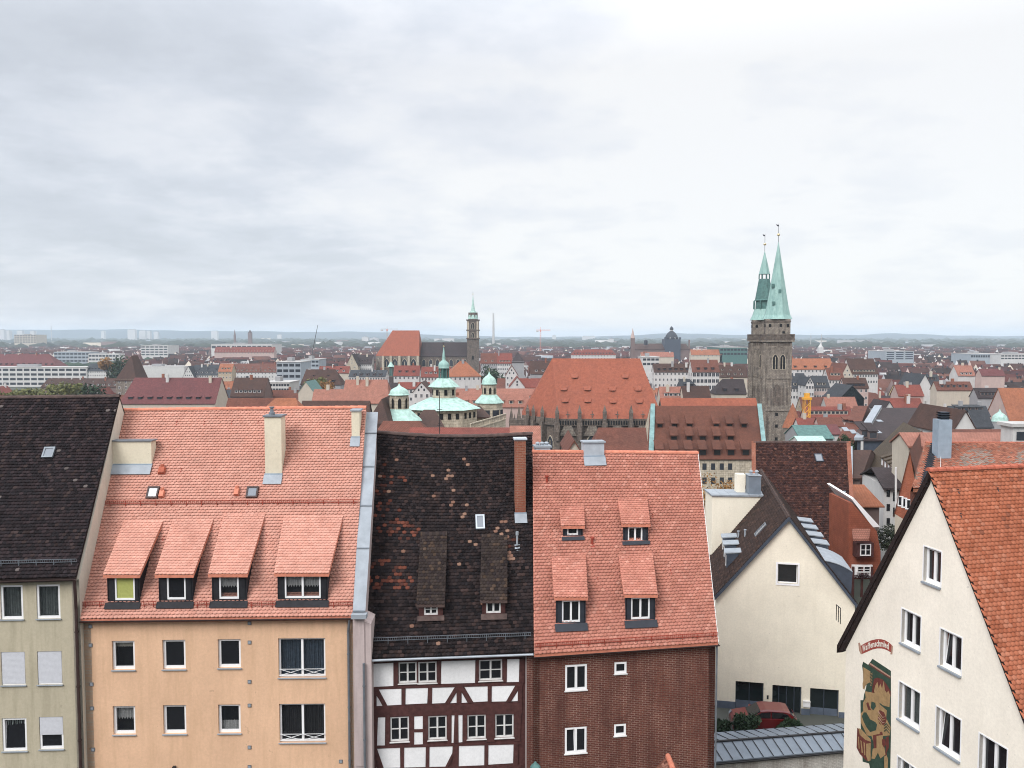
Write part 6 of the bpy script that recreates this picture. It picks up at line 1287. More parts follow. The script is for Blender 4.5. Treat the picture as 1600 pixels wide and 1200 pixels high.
    for x in (887, 925, 964, 1004):
        u = f.uv(x, 680)[0]; lancet(t, f.shift(.02), u, zt - 15, zt - 4.3, 1.75, 'pale_sandstone', mull=2)
        q = MB(); q.prism([f.pt(u - 2.5, zt - 4.8, .1), f.pt(u + 2.5, zt - 4.8, .1), f.pt(u, zt + .3, .1)], f.N * .5); gb = q.build('gablet', 'sandstone', t); p = f.pt(u, zt + .2, .35); MB().box(p.x - .1, p.x + .1, p.y - .1, p.y + .1, p.z, p.z + 2.0).box(p.x - .5, p.x + .5, p.y - .08, p.y + .08, p.z + 1.0, p.z + 1.25).build('cross', 'dark_sandstone', gb)
    for x in (845, 860): u = g.uv(x, 680)[0]; lancet(t, g.shift(.02), u, zt - 15, zt - 5, 1.2, 'pale_sandstone', mull=1)
    KEEP.append((814, 1038, 558, 712, Y, Y + 34)); anchor('the huge orange choir roof', 930, Y)
    # dark spiky pinnacles left of the choir
    t2 = thing('gothic_fountain_spire', (P(805, 690, 200).x, 200, 0), 'cluster of dark stone pinnacles left of the great choir', 'monument')
    for x, y in ((799, 634), (804, 646), (811, 632), (817, 650)): p = P(x, y, 200); pinnacle(MB(), p.x, p.y, p.z - 9, p.z, .55).build('pinnacle', 'dark_sandstone', t2)
    a = P(797, 650, 200); b = P(819, 650, 200); MB().box(a.x, b.x, 199, 203, 0, P(0, 655, 200).z).build('base', 'dark_sandstone', t2)
choir()
# ---- twin church towers
def tower(label, pxc, Y, lattice):
    c = P(pxc, 600, Y + 4.9); sc = 275 / FPX; cx, cy_ = c.x, Y + 4.9; zz = lambda py: P(0, py, 275).z; h = 4.45
    t = thing('church_tower', (cx, cy_, 0), label, 'tower'); body = MB().box(cx - h, cx + h, cy_ - h, cy_ + h, 0, zz(531)); body.build('shaft', 'sandstone', t)
    for z, o in ((zz(590), .28), (zz(640), .3), (zz(545), .0 if False else .12)): MB().box(cx - h - o, cx + h + o, cy_ - h - o, cy_ + h + o, z - .3, z + .25).build('string_course', 'sandstone', t)
    MB().box(cx - h - .7, cx + h + .7, cy_ - h - .7, cy_ + h + .7, zz(534), zz(530.5)).build('gallery_floor', 'sandstone', t)
    q = MB(); g = h + .6
    for sx in range(-13, 14):
        for (a, b, c2, d2) in ((sx * g / 13, 0, -1, 0), (sx * g / 13, 0, 1, 0)): q.box(cx + a - .13, cx + a + .13, cy_ + c2 * g - .12, cy_ + c2 * g + .12, zz(530.5), zz(523))
        q.box(cx - g - .12, cx - g + .12, cy_ + sx * g / 13 - .13, cy_ + sx * g / 13 + .13, zz(530.5), zz(523)); q.box(cx + g - .12, cx + g + .12, cy_ + sx * g / 13 - .13, cy_ + sx * g / 13 + .13, zz(530.5), zz(523))
    for y in (523, 530): q.box(cx - g - .2, cx + g + .2, cy_ - g - .2, cy_ - g + .2, zz(y) - .15, zz(y) + .2).box(cx - g - .2, cx + g + .2, cy_ + g - .2, cy_ + g + .2, zz(y) - .15, zz(y) + .2).box(cx - g - .2, cx - g + .2, cy_ - g, cy_ + g, zz(y) - .15, zz(y) + .2).box(cx + g - .2, cx + g + .2, cy_ - g, cy_ + g, zz(y) - .15, zz(y) + .2)
    q.build('balustrade', 'dark_sandstone', t, kind='stuff')
    h2 = h - .55; MB().box(cx - h2, cx + h2, cy_ - h2, cy_ + h2, zz(531), zz(498.5)).build('watch_room', 'sandstone', t)
    MB().box(cx - h2 - .15, cx + h2 + .15, cy_ - h2 - .15, cy_ + h2 + .15, zz(503.5), zz(501)).build('cornice', 'dark_sandstone', t)
    F = Fr((cx - h, cy_ - h, 0), (1, 0, 0)); Fl = Fr((cx - h, cy_ + h, 0), (0, -1, 0))
    for f in (F, Fl):
        for u in (2 * h * .22, 2 * h * .6, 2 * h * .85): o = MB().fbox(f, u - .4, u + .4, zz(511), zz(506), -h + h2 - .02 if False else -.58, -.45).build('window', 'room_dark', t)
        o = MB().fbox(f, 2 * h * .7 - .4, 2 * h * .7 + .4, zz(521), zz(517.5), -.58, -.45).build('window', 'room_dark', t)
        for u in (2 * h * .40, 2 * h * .66): lancet(t, f.shift(.01), u + .2, zz(577), zz(553), .85, 'pale_sandstone', mull=1, glass='room_dark')
        # arched frieze, blind tracery and buttress strips
        q = MB()
        for k in range(14): u = 2 * h * (k + .5) / 14; q.fbox(f, u - .13, u + .13, zz(540), zz(535.5), 0, .12)
        q.build('frieze', 'dark_sandstone', t, kind='stuff')
        for u, w_ in ((.35, .7), (2 * h - .35, .7)): MB().fbox(f, u - w_ / 2, u + w_ / 2, 0, zz(536), 0, .35).build('corner_strip', 'sandstone', t)
        k = 8; pts = []
        for i in range(k): a0, a1 = math.pi * i / k, math.pi * (i + 1) / k; q = None
        q = MB(); rad = 2 * h * .3
        for i in range(k):
            a0, a1 = math.pi * i / k, math.pi * (i + 1) / k; q.tube(f.pt(h + .3 - math.cos(a0) * rad, zz(553) + math.sin(a0) * rad * .95, .05), f.pt(h + .3 - math.cos(a1) * rad, zz(553) + math.sin(a1) * rad * .95, .05), .16, 5)
        q.build('blind_arch', 'sandstone', t)
        lancet(t, f, 2 * h * .5, zz(632), zz(600), 1.15, 'dark_sandstone', 'blind_tracery', 'dark_sandstone', 2, .03)
        for u in (.15, .3, .7, .85): lancet(t, f, 2 * h * u, zz(632), zz(606), .38, 'sandstone', 'blind_tracery', 'dark_sandstone', 0, .03)
        for y in (647, 665, 685): MB().fbox(f, 2 * h * .5 - .45, 2 * h * .5 + .45, zz(y + 2.5), zz(y - 2.5), 0, .06).build('window', 'room_dark', t)
        for u in (.4, 2 * h - .4): MB().fbox(f, u - .8, u + .8, 0, zz(648), .0, 1.2).build('buttress', 'sandstone', t)
    # copper spire with flared foot
    ph = math.pi / 8; zb = zz(498.5)
    if not lattice:
        sp = MB().lathe((cx, cy_, 0), [(5.0, zb), (4.3, zb + 1.4), (3.6, zb + 4.5), (.10, zz(377))], 8, 0, ph); s = sp.build('spire', 'copper', t)
        for u, y in ((-1.6, 446), (.5, 455), (-1.4, 474)): MB().box(cx + u - .45, cx + u + .45, cy_ - (zz(377) - zz(y)) / (zz(377) - zb - 4.5) * 3.4 - .15, cy_, zz(y + 3), zz(y - 3)).build('hatch', 'dark_copper', s)
    else:
        s = MB().lathe((cx, cy_, 0), [(5.0, zb), (4.1, zb + 1.6), (3.4, zz(480))], 8, 0, ph).build('spire', 'copper', t); MB().lathe((cx, cy_, 0), [(3.0, zz(480)), (2.9, zz(466))], 8, 0, ph).build('core', 'dark_copper', s)
        MB().lathe((cx, cy_, 0), [(3.6, zz(466)), (3.2, zz(464)), (1.95, zz(430))], 8, 0, ph).build('spire_stage', 'dark_copper', s); MB().lathe((cx, cy_, 0), [(2.0, zz(422)), (.08, zz(384))], 8, 0, ph).build('spire_tip', 'copper', s)
        for i in range(8): a = ph + i * math.pi / 4; MB().tube((cx + math.cos(a) * 3.6, cy_ + math.sin(a) * 3.6, zz(480)), (cx + math.cos(a) * 3.5, cy_ + math.sin(a) * 3.5, zz(466)), .25, 5).build('post', 'dark_copper', s); MB().tube((cx + math.cos(a) * 1.9, cy_ + math.sin(a) * 1.9, zz(430)), (cx + math.cos(a) * 1.85, cy_ + math.sin(a) * 1.85, zz(422)), .16, 5).build('post', 'dark_copper', s)
    yt = 377 if not lattice else 384; MB().tube((cx, cy_, zz(yt)), (cx, cy_, zz(yt - 29)), .07, 5).build('rod', 'iron', t)
    ball = MB().lathe((cx, cy_, zz(yt - 12) - .45), [(.05, 0), (.4, .15), (.5, .45), (.4, .75), (.05, .9)], 8).build('ball', 'gold', t)
    MB().prism([(cx, cy_, zz(yt - 27)), (cx - .8, cy_, zz(yt - 29)), (cx - .6, cy_, zz(yt - 26)), (cx, cy_, zz(yt - 25))], (0, .06, 0)).build('weather_vane', 'iron', t)
    t.rotation_euler.z = R(-13); KEEP.append((pxc - 26, pxc + 26, 520, 700, Y, Y + 12)); return t
t1 = tower('nearer sandstone church tower with plain green copper spire, right of the pair', 1212.5, 273, False)
t2 = tower('farther sandstone church tower with open lattice copper spire, left of the pair', 1191.5, 288, True)
anchor('the twin sandstone towers', 1200, 280)
t = thing('stair_turret', (P(1240, 690, 262).x, 262, 0), 'stone stair turret with orange cone roof right of the twin towers', 'turret')
c = P(1238, 668, 262); MB().lathe((c.x, 262, 0), [(3.0, 0), (3.0, c.z)], 8).build('wall', 'sandstone', t); MB().lathe((c.x, 262, 0), [(3.3, c.z), (.1, P(0, 630, 262).z)], 8).build('roof', 'r_orange', t)
for a in (-.3, .3): lancet(t, Fr((c.x + a * 4, 258.95, 0), (1, 0, 0)), 0, c.z - 6, c.z - 1, .5, 'pale_sandstone')
KEEP.append((1225, 1252, 628, 692, 258, 268))
rowhouse('dark green flat-pitched metal roof right of the tower foot', 1250, 1302, 664, 684, 200, roof='dark_copper', wall='w_grey', z0=0, pitch=25)
rowhouse('pale green low roof with white skylight at the tower foot', 1250, 1292, 681, 692, 178, roof='pale_copper', wall='w_white', z0=0, pitch=20)
rowhouse('dull crimson low roof between green roof and brown steep roof', 1280, 1314, 663, 677, 205, roof='r_plum', wall='w_white', z0=0, pitch=30)
# ---- town hall with copper domes
def dome(t, cx, cy_, z0, r, h, m='pale_copper', k=16):
    prof = [(r * 1.18, 0), (r * 1.08, h * .05), (r, h * .12), (r * .98, h * .28), (r * .84, h * .45), (r * .55, h * .60), (r * .26, h * .72), (r * .10, h * .85), (r * .03, h)]
    o = MB().lathe((cx, cy_, z0), prof, k).build('dome', m, t, smooth=True); MB().tube((cx, cy_, z0 + h), (cx, cy_, z0 + h * 1.3), .05, 4).build('finial', 'gold', o); return o
def belvedere(label, pxc, Y, ybase, ydrum0, ydome0, ytop, hw, skirt_w, body_bot, k=8):
    c = P(pxc, 600, Y); zz = lambda y: P(0, y, Y).z; sc = Y / FPX; cx, cy_ = c.x, Y + hw * sc; t = thing('roof_turret', (cx, cy_, 0), label, 'turret'); r = hw * sc; ph = math.pi / 8 + .18
    MB().lathe((cx, cy_, 0), [(r, zz(ydrum0)), (r, zz(ydome0))], 8, 0, ph).build('drum', 'pale_sandstone', t); dome(t, cx, cy_, zz(ydome0), r * .98, zz(ytop) - zz(ydome0))
    for i in range(8):
        a = ph + math.pi / 8 + i * math.pi / 4
        if math.sin(a) < .35: f = Fr(Vector((cx, cy_, 0)) + Vector((math.cos(a), math.sin(a), 0)) * r * .925, (-math.sin(a), math.cos(a), 0)); f.N = Vector((math.cos(a), math.sin(a), 0)); lancet(t, f, 0, zz(ydrum0 - 2), zz(ydome0 + 4), r * .19, 'pale_sandstone', 'arched_opening', 'room_dark', 0)
    sw = skirt_w * sc; zb = zz(ybase); MB().lathe((cx, cy_, 0), [(sw, zb), (sw * .97, zb + .15), (r * 1.05, zz(ydrum0) + .1)], 8, 0, ph).build('skirt_roof', 'pale_copper', t)
    MB().lathe((cx, cy_, 0), [(sw * .9, 0), (sw * .9, zb)], 8, 0, ph).build('wall', 'pale_sandstone', t)
    for i in range(8):
        a = ph + math.pi / 8 + i * math.pi / 4
        if math.sin(a) < .35:
            f = Fr(Vector((cx, cy_, 0)) + Vector((math.cos(a), math.sin(a), 0)) * sw * .9 * .926, (-math.sin(a), math.cos(a), 0)); f.N = Vector((math.cos(a), math.sin(a), 0))
            for u in (-.22, .22): MB().fbox(f, sw * u - .35, sw * u + .35, zb - 3.6, zb - 1.2, -.02, .06).build('window', 'far_glass', t)
    KEEP.append((pxc - skirt_w, pxc + skirt_w, ytop, body_bot, Y, Y + 2 * sw))
belvedere('copper domed stone turret nearest on the left of three', 621.5, 118, 658, 641, 618, 600, 15.5, 38, 680)
belvedere('copper domed stone turret at the right of three', 764, 150, 630, 618, 601, 581, 11.5, 24, 660)
def mid_turret():
    Y = 135; zz = lambda y: P(0, y, Y).z; sc = Y / FPX; c = P(690, 600, Y); cx, cy_ = c.x, Y + 4.5; t = thing('roof_turret', (cx, cy_, 0), 'tallest stone turret with two green skirt roofs and slender spired lantern', 'turret'); ph = math.pi / 8 + .25
    MB().lathe((cx, cy_, 0), [(5.6, 0), (5.6, zz(640))], 8, 0, ph).build('wall', 'pale_sandstone', t); MB().lathe((cx, cy_, 0), [(6.3, zz(641)), (6.1, zz(640)), (2.4, zz(624))], 8, 0, ph).build('lower_skirt_roof', 'pale_copper', t)
    MB().lathe((cx, cy_, 0), [(2.0, zz(626)), (2.0, zz(606))], 8, 0, ph).build('drum', 'pale_sandstone', t); MB().lathe((cx, cy_, 0), [(2.75, zz(606.5)), (2.6, zz(605.5)), (1.1, zz(593))], 8, 0, ph).build('upper_skirt_roof', 'pale_copper', t)
    MB().lathe((cx, cy_, 0), [(.55, zz(595)), (.55, zz(577))], 8, 0, ph).build('lantern_core', 'dark_copper', t)
    for i in range(8): a = ph + i * math.pi / 4; MB().tube((cx + math.cos(a) * .8, cy_ + math.sin(a) * .8, zz(594)), (cx + math.cos(a) * .8, cy_ + math.sin(a) * .8, zz(577)), .1, 5).build('column', 'dark_copper', t)
    MB().lathe((cx, cy_, zz(577)), [(1.05, 0), (.85, .1), (.95, .45), (.8, .9), (.35, 1.3), (.25, 1.5), (.28, 1.8), (.04, 3.5)], 10).build('onion_dome', 'copper', t, smooth=True)
    MB().tube((cx, cy_, zz(544)), (cx, cy_, zz(535)), .04, 4).build('rod', 'iron', t); MB().lathe((cx, cy_, zz(543)), [(.02, 0), (.13, .1), (.13, .2), (.02, .3)], 6).build('ball', 'gold', t)
    for i in range(8):
        a = ph + math.pi / 8 + i * math.pi / 4
        if math.sin(a) < .35:
            for rad, z0, z1, us in ((2.0 * .93, 620, 611, (-.0,)), (5.6 * .93, 655, 646, (-1.3, 0, 1.3))):
                f = Fr(Vector((cx, cy_, 0)) + Vector((math.cos(a), math.sin(a), 0)) * rad, (-math.sin(a), math.cos(a), 0)); f.N = Vector((math.cos(a), math.sin(a), 0))
                for u in us: MB().fbox(f, u - .26, u + .26, zz(z0), zz(z1), -.02, .06).build('window', 'room_dark', t)
    KEEP.append((640, 740, 590, 680, Y, Y + 12)); anchor('the copper domed turrets', 690, Y)
mid_turret()
t = thing('antenna_mast', (P(687, 690, 74).x, 74, 12), 'thin rusty antenna mast in front of the middle copper turret', 'antenna'); _am = P(687, 690, 74); MB().tube((_am.x, 74, 12), (_am.x, 74, P(0, 612, 74).z), .035, 5).build('pole', 'iron', t)
for _y, _w in ((640, .45), (662, .3), (664.5, .5)): MB().tube((_am.x - _w / 2, 74, P(0, _y, 74).z), (_am.x + _w / 2, 74, P(0, _y, 74).z), .03, 4).build('aerial', 'iron', t)
skewroof('brown roof slope between the left and middle copper turrets', [(640, 668), (695, 668), (680, 636), (662, 640)], 121, 128, 'r_brown', 'pale_sandstone', 0)
skewroof('brown roof slope between the middle and right copper turrets', [(718, 652), (768, 655), (750, 622), (716, 634)], 139, 147, 'r_brown', 'pale_sandstone', 0)
def balustrade():
    t = thing('stone_balustrade', (P(755, 660, 128).x, 128, 0), 'pale stone balustrade running up below the right copper turret', 'balustrade')
    a, b = P(735, 672, 125), P(790, 655, 142); f = Fr(a, b - a); L = (b - a).length; q = MB(); d = (b - a)
    for k in (0, .9): q.tube(a + Vector((0, 0, k)), b + Vector((0, 0, k)), .14, 4)
    for i in range(30): p = a + d * i / 29; q.box(p.x - .07, p.x + .07, p.y - .07, p.y + .07, p.z, p.z + .9)
    q.build('rails', 'pale_sandstone', t, kind='stuff'); MB().prism([(a.x, a.y, 0), (b.x, b.y, 0), b, a], (0, .6, 0)).build('wall', 'pale_sandstone', t)
balustrade()
t = thing('roof_turret', (P(611, 600, 560).x, 560, 0), 'thin dark lantern turret with green cap left of the domes', 'turret'); zz = lambda y: P(0, y, 560).z; cx = P(611, 590, 560).x
MB().lathe((cx, 560, 0), [(2.1, 0), (2.1, zz(587))], 6).build('shaft', 'dark_sandstone', t); MB().lathe((cx, 560, 0), [(1.2, zz(587)), (1.2, zz(572))], 6).build('lantern', 'dark_copper', t); MB().lathe((cx, 560, 0), [(2.4, zz(573)), (.1, zz(565))], 6).build('cap', 'pale_copper', t)
for i in range(6): a = i * math.pi / 3; MB().tube((cx + math.cos(a) * 1.9, 560 + math.sin(a) * 1.9, zz(587)), (cx + math.cos(a) * 1.9, 560 + math.sin(a) * 1.9, zz(572)), .2, 4).build('post', 'dark_sandstone', t)
t = thing('roof_turret', (P(1570, 660, 190).x, 190, 0), 'pale green bell dome on a grey drum at the far right', 'turret'); cx = P(1570, 650, 190).x; zz = lambda y: P(0, y, 190).z
MB().lathe((cx, 192, 0), [(1.85, 0), (1.85, zz(659))], 12).build('drum', 'w_grey', t); dome(t, cx, 192, zz(660), 1.65, zz(640) - zz(660))
for a in (-.7, .7): MB().box(cx + a - .3, cx + a + .3, 190.2, 190.5, zz(664), zz(662)).build('window', 'room_dark', t)
KEEP.append((1556, 1585, 640, 670, 188, 196))
# ---- distant gothic church with nave, choir and slender tower
def lorenz():
    Y = 655; zz = lambda y: P(0, y, Y).z; X = lambda x: P(x, 550, Y).x
    t = thing('church', (X(640), Y, 0), 'distant gothic church with orange choir roof, dark nave roof and spired tower', 'church')
    e = [Vector((X(583), Y + 12, zz(556))), Vector((X(598), Y, zz(556))), Vector((X(655), Y, zz(556))), Vector((X(655), Y + 34, zz(556))), Vector((X(598), Y + 34, zz(556)))]; r0, r1 = Vector((X(609), Y + 16, zz(516))), Vector((X(652), Y + 16, zz(516)))
    q = MB()
    for p in ([e[1], e[2], r1, r0], [e[0], e[1], r0], [e[4], e[0], r0], [e[3], e[4], r0, r1], [e[2], e[3], r1]): slab_on(q, p, .4)
    q.build('choir_roof', 'r_choir', t); MB().prism([Vector((p.x, p.y, 0)) for p in e], (0, 0, zz(556.5))).build('choir_wall', 'sandstone', t)
    f = Fr((X(598), Y - .1, 0), (1, 0, 0))
    for x in (604, 617, 632, 646): lancet(t, f, X(x) - X(598), zz(574), zz(560), 2.3, 'pale_sandstone', mull=1)
    for x in (599, 611, 624.5, 639, 653): q = MB().box(X(x) - .8, X(x) + .8, Y - 2.5, Y, 0, zz(556)); q.build('buttress', 'pale_sandstone', t)
    g = Fr((X(583), Y + 12, 0), (e[1] - e[0])); lancet(t, g, 5, zz(574), zz(560), 1.6, 'pale_sandstone')
    a, b = X(655.5), X(731); q = MB(); slab_on(q, [(a, Y + 6, zz(557)), (b, Y + 6, zz(557)), (b, Y + 17, zz(535)), (a, Y + 17, zz(535))]); slab_on(q, [(b, Y + 28, zz(557)), (a, Y + 28, zz(557)), (a, Y + 17, zz(535)), (b, Y + 17, zz(535))]); q.build('nave_roof', 'r_dark', t)
    MB().box(a, b, Y + 6.5, Y + 27.5, 0, zz(557.5)).build('nave_wall', 'dark_sandstone', t); f = Fr((a, Y + 6.4, 0), (1, 0, 0))
    for k in range(7): lancet(t, f, (b - a) * (k + .5) / 7, zz(573), zz(561), 1.5, 'pale_sandstone', mull=0)
    cx, cy_, h = X(738.5), Y + 8, 4.6; MB().box(cx - h, cx + h, cy_ - h, cy_ + h, 0, zz(500)).build('tower', 'dark_sandstone', t)
    for y in (500, 516, 529): MB().box(cx - h - .6, cx + h + .6, cy_ - h - .6, cy_ + h + .6, zz(y) - .4, zz(y) + .5).build('string_course', 'dark_sandstone', t)
    f = Fr((cx - h, cy_ - h - .05, 0), (1, 0, 0)); lancet(t, f, h, zz(514), zz(503), 1.5, 'pale_sandstone', mull=1, glass='room_dark'); lancet(t, f, h, zz(528), zz(519), 1.3, 'pale_sandstone', mull=1, glass='room_dark')
    for sx in (.9, 2 * h - .9): MB().fbox(f, sx - .7, sx + .7, zz(528), zz(502), 0, .3).build('corner_strip', 'pale_sandstone', t)
    MB().fbox(f, h - .8, h + .8, zz(562), zz(556), 0, .1).build('window', 'room_dark', t)
    MB().lathe((cx, cy_, 0), [(4.0, zz(500)), (3.9, zz(488))], 8, 0, math.pi / 8).build('octagon', 'dark_sandstone', t)
    for i in range(8):
        a_ = i * math.pi / 4; d = Vector((math.cos(a_), math.sin(a_), 0)); u = Vector((-d.y, d.x, 0)); c = Vector((cx, cy_, zz(498))) + d * 3.75
        MB().prism([c - u * 1.6, c + u * 1.6, c + Vector((0, 0, zz(486) - zz(498))) - d * .8], d * .3).build('gablet', 'pale_copper', t)
    MB().lathe((cx, cy_, 0), [(3.6, zz(493)), (1.9, zz(485)), (1.2, zz(478)), (.9, zz(474)), (.12, zz(461))], 8, 0, math.pi / 8).build('spire', 'pale_copper', t)
    MB().tube((cx, cy_, zz(462)), (cx, cy_, zz(455)), .12, 4).build('rod', 'iron', t); MB().lathe((cx, cy_, zz(459.5)), [(.1, 0), (.5, .4), (.1, .8)], 6).build('ball', 'gold', t)
    KEEP.append((580, 750, 500, 578, Y, Y + 36)); anchor('the distant gothic church', 665, Y)
lorenz()
# ================================================================ named city buildings
DOR = lambda n, r=.25: [(r, n, 1.3, 1.1)]
def city():
    # left part
    flatblock('long white modern block with staggered dark windows below the red hipped roof at far left', -30, 135, 574, 603, None, 18, 22, True, 'w_white', 4, 15)
    rowhouse('red hipped roof of a long building above the white modern block, far left', -60, 88, 553, 572, None, 17, 'r_plum', 'w_white', (0, 1.2), dorm=[(.1, 16, 1.8, 1.4)], wins=(24, 2))
    flatblock('white office block with square windows left of the autumn tree', 138, 186, 553, 570, None, 20, 20, True, 'w_white', 3, 9)
    flatblock('pale stepped office block behind the red hipped roof', 84, 140, 550, 572, None, 22, 30, True, 'w_bluegrey', 4, 9)
    flatblock('large pale slab building near the left horizon', 22, 56, 523, 536, 2600, 40, 60, True, 'w_cream', 4, 8)
    flatblock('long white flat roofed hall between the brown spire roof and timber gable', 207, 288, 573, 590, None, 14, 30, True, 'w_white', 1, 3, glass='w_white')
    rowhouse('grey mansard roof with a row of dormers beside the white office block', 133, 168, 568, 579, None, 15, 'r_slate', 'w_white', (.4, .2), dorm=DOR(6, .2), wins=(10, 2))
    rowhouse('low dark brown roof behind the yellowing trees at far left', 64, 186, 591, 604, None, 11, 'r_brown', 'w_brown', (.5, 0))
    rowhouse('long dusky pink roof with a row of hatches behind the orange house', 188, 336, 590, 629, 300, roof='r_plum', wall='w_cream', hips=(.3, 0), pitch=50, dorm=[(.12, 9, 1.6, .9)])
    gablehouse('dark pointed roof over a brown stone tower left of the dusky pink roof', 181, 212, 556, 592, 420, D=14, roof='r_brown', wall='sandstone', hip=7, z0=0, wins=(3, 3))
    gablehouse('black and white timbered gable with dark roof behind the pink roof', 285, 304, 572, 590, 620, D=20, roof='r_slate', wall='w_white', wins=(5, 3))
    rowhouse('long dark slate roof with skylights right of the timbered gable', 300, 345, 570, 585, 625, roof='r_slate', wall='w_white', wins=(12, 2), keep=True)
    rowhouse('long faded brown roof over a white wall with paired windows', 358, 456, 568, 581, None, 15, 'r_redbrown', 'w_white', (0, .6), wins=(18, 3))
    rowhouse('small orange roof between timbered gable and white wall', 341, 362, 568, 580, 590, roof='r_orange', wall='w_ochre', wins=(4, 3), dorm=DOR(3))
    rowhouse('dark brown roof with a low row of hatches right of the long pink roof', 360, 412, 590, 618, 340, roof='r_brown', wall='w_brown', dorm=DOR(6, .15))
    flatblock('small white house with window rows under a flat grey roof', 413, 452, 598, 612, 380, 14, 18, True, 'w_white', 2, 9)
    rowhouse('salmon tiled low roof left of the tall salmon roof', 488, 536, 608, 627, 250, roof='r_salmon', wall='w_cream')
    rowhouse('tall plain salmon roof with two small hooks, left of the left turret', 535, 607, 593, 628, 235, roof='r_salmon', wall='w_cream', hips=(0, .2), chim=2)
    rowhouse('dark brown long ridge just behind the orange house', 470, 574, 626, 646, 150, roof='r_brown', wall='w_brown', z0=5)
    gablehouse('dark brown roof end with small brick chimney right of the orange house ridge', 571, 607, 627, 662, 112, D=14, roof='r_brown', wall='r_brown', z0=5, hip=4)
    rowhouse('light orange roof end peeping over the orange house ridge', 405, 470, 622, 646, 110, roof='r_orange', wall='w_cream', z0=8, hips=(.8, .6))
    rowhouse('worn brown roof with a green copper hatch behind the orange house', 352, 422, 622, 645, 130, roof='r_redbrown', wall='w_cream', z0=8)
    gablehouse('small gable with dark green roof left of the tall salmon roof', 466, 490, 596, 612, 330, D=16, roof='dark_copper', wall='w_cream')
    rowhouse('brown mottled roof behind autumn trees near the small green gable', 470, 532, 577, 600, 400, roof='r_brown', wall='w_grey', hips=(.2, .6))
    gablehouse('pale stone church gable left of the gothic choir', 541, 559, 553, 571, 640, D=30, roof='r_dark', wall='pale_sandstone', wins=(2, 2))
    rowhouse('dark roof with white hatches left of the gothic choir', 556, 581, 554, 568, 650, roof='r_dark', wall='w_white', wins=(8, 2), dorm=DOR(4))
    rowhouse('grey brown low roof with glazed front before the gothic choir', 545, 602, 578, 588, 480, roof='r_slate', wall='w_white', pitch=25, wins=(14, 1))
    rowhouse('red brown roof in front of the dark church gable', 498, 545, 572, 582, 520, roof='r_red', wall='w_cream')
    flatblock('pale blue grey modern block with glass roof in the middle left', 432, 470, 566, 592, 480, 20, 24, True, 'w_bluegrey', 3, 4)
    flatblock('pale grey flat block behind the glass roofed block', 470, 498, 562, 574, 600, 16, 24, True, 'w_bluegrey', 2, 5)
    flatblock('blue glass box among pale offices at middle left', 330, 355, 546, 553, None, 22, 40, True, 'w_bluegrey', 1, 4, glass='teal_glass')
    flatblock('white cubic office blocks with dark bands beyond the dark pointed roof', 220, 262, 540, 556, 1500, 30, 50, True, 'w_white', 4, 6)
    flatblock('long cream flat roofed block beyond the long brown roof', 330, 425, 538, 546, 1450, 26, 60, True, 'w_white', 1, 12)
    rowhouse('long red roofed complex in front of the long cream block', 335, 428, 542, 550, 1150, roof='r_red', wall='w_pink', wins=(20, 1))
    rowhouse('white walled house with long red roof under the gothic choir', 615, 655, 571, 586, 430, roof='r_red', wall='w_white', wins=(6, 2), dorm=DOR(3))
    rowhouse('white walled house with red roof and dormers left of the orange hipped roof', 658, 703, 573, 588, 425, roof='r_red', wall='w_white', wins=(9, 2), dorm=DOR(5))
    rowhouse('big white building with steep orange hipped roof below the gothic tower', 701, 751, 564, 587, 400, roof='r_orange', wall='w_white', hips=(.95, .95), pitch=45, wins=(7, 1), rot=12)
    rowhouse('long pale red roof running behind the copper turrets', 622, 670, 597, 606, 330, roof='r_red', wall='w_white', wins=(6, 2))
    gablehouse('small white gable end with six windows beside the middle copper turret', 645, 672, 597, 612, 290, D=14, roof='r_brown', wall='w_white', wins=(3, 3))
    rowhouse('upper of two long salmon roofs left of the great choir', 700, 836, 607, 616, 300, roof='r_salmon', wall='w_pink')
    rowhouse('lower of two long salmon roofs left of the great choir', 700, 826, 616, 634, 262, roof='r_salmon', wall='w_pink', dorm=DOR(8, .15))
    rowhouse('brown roof over a grey wall with two window rows right of the gothic tower', 751, 777, 552, 567, 600, roof='r_redbrown', wall='w_grey', wins=(9, 3))
    rowhouse('reddish roof over a white wall with two window rows right of the gothic tower', 777, 800, 552, 567, 598, roof='r_red', wall='w_white', wins=(8, 3), dorm=DOR(4, .1))
    gablehouse('black mansard tower roof left of the great choir', 800, 819, 550, 565, 560, D=22, roof='r_dark', wall='w_grey', hip=8)
    gablehouse('tall white gable with dark timber left of the great choir', 790, 809, 571, 586, 400, D=16, roof='r_redbrown', wall='w_white', wins=(3, 3))
    gablehouse('white gable with one dark window and red side roof, beside the great choir', 796, 820, 589, 604, 330, D=16, roof='r_red', wall='w_white', wins=(2, 1))
    rowhouse('red side roof joined to the one-windowed white gable', 813, 845, 591, 604, 334, roof='r_red', wall='w_white')
    rowhouse('dull brown long roof just left of the choir ridge', 829, 868, 564, 583, 430, roof='r_brown', wall='w_grey')
    rowhouse('white hotel with hipped red roof beyond the choir ridge', 893, 962, 546, 554, 900, roof='r_red', wall='w_white', hips=(.8, .8), wins=(14, 2), dorm=[(.15, 14, 1.6, 1.3)])
    # between choir and towers
    rowhouse('long salmon roof below the dark opera roof', 1002, 1053, 550, 557, 800, roof='r_salmon', wall='w_cream')
    flatblock('white boxy house with dark openings right of the choir ridge', 1004, 1030, 558, 572, 560, 17, 20, True, 'w_white', 2, 4)
    rowhouse('long dusty brown roof behind the white walled terrace', 1022, 1082, 568, 580, 440, roof='r_brown', wall='w_white', wins=(10, 3), dorm=DOR(6, .1))
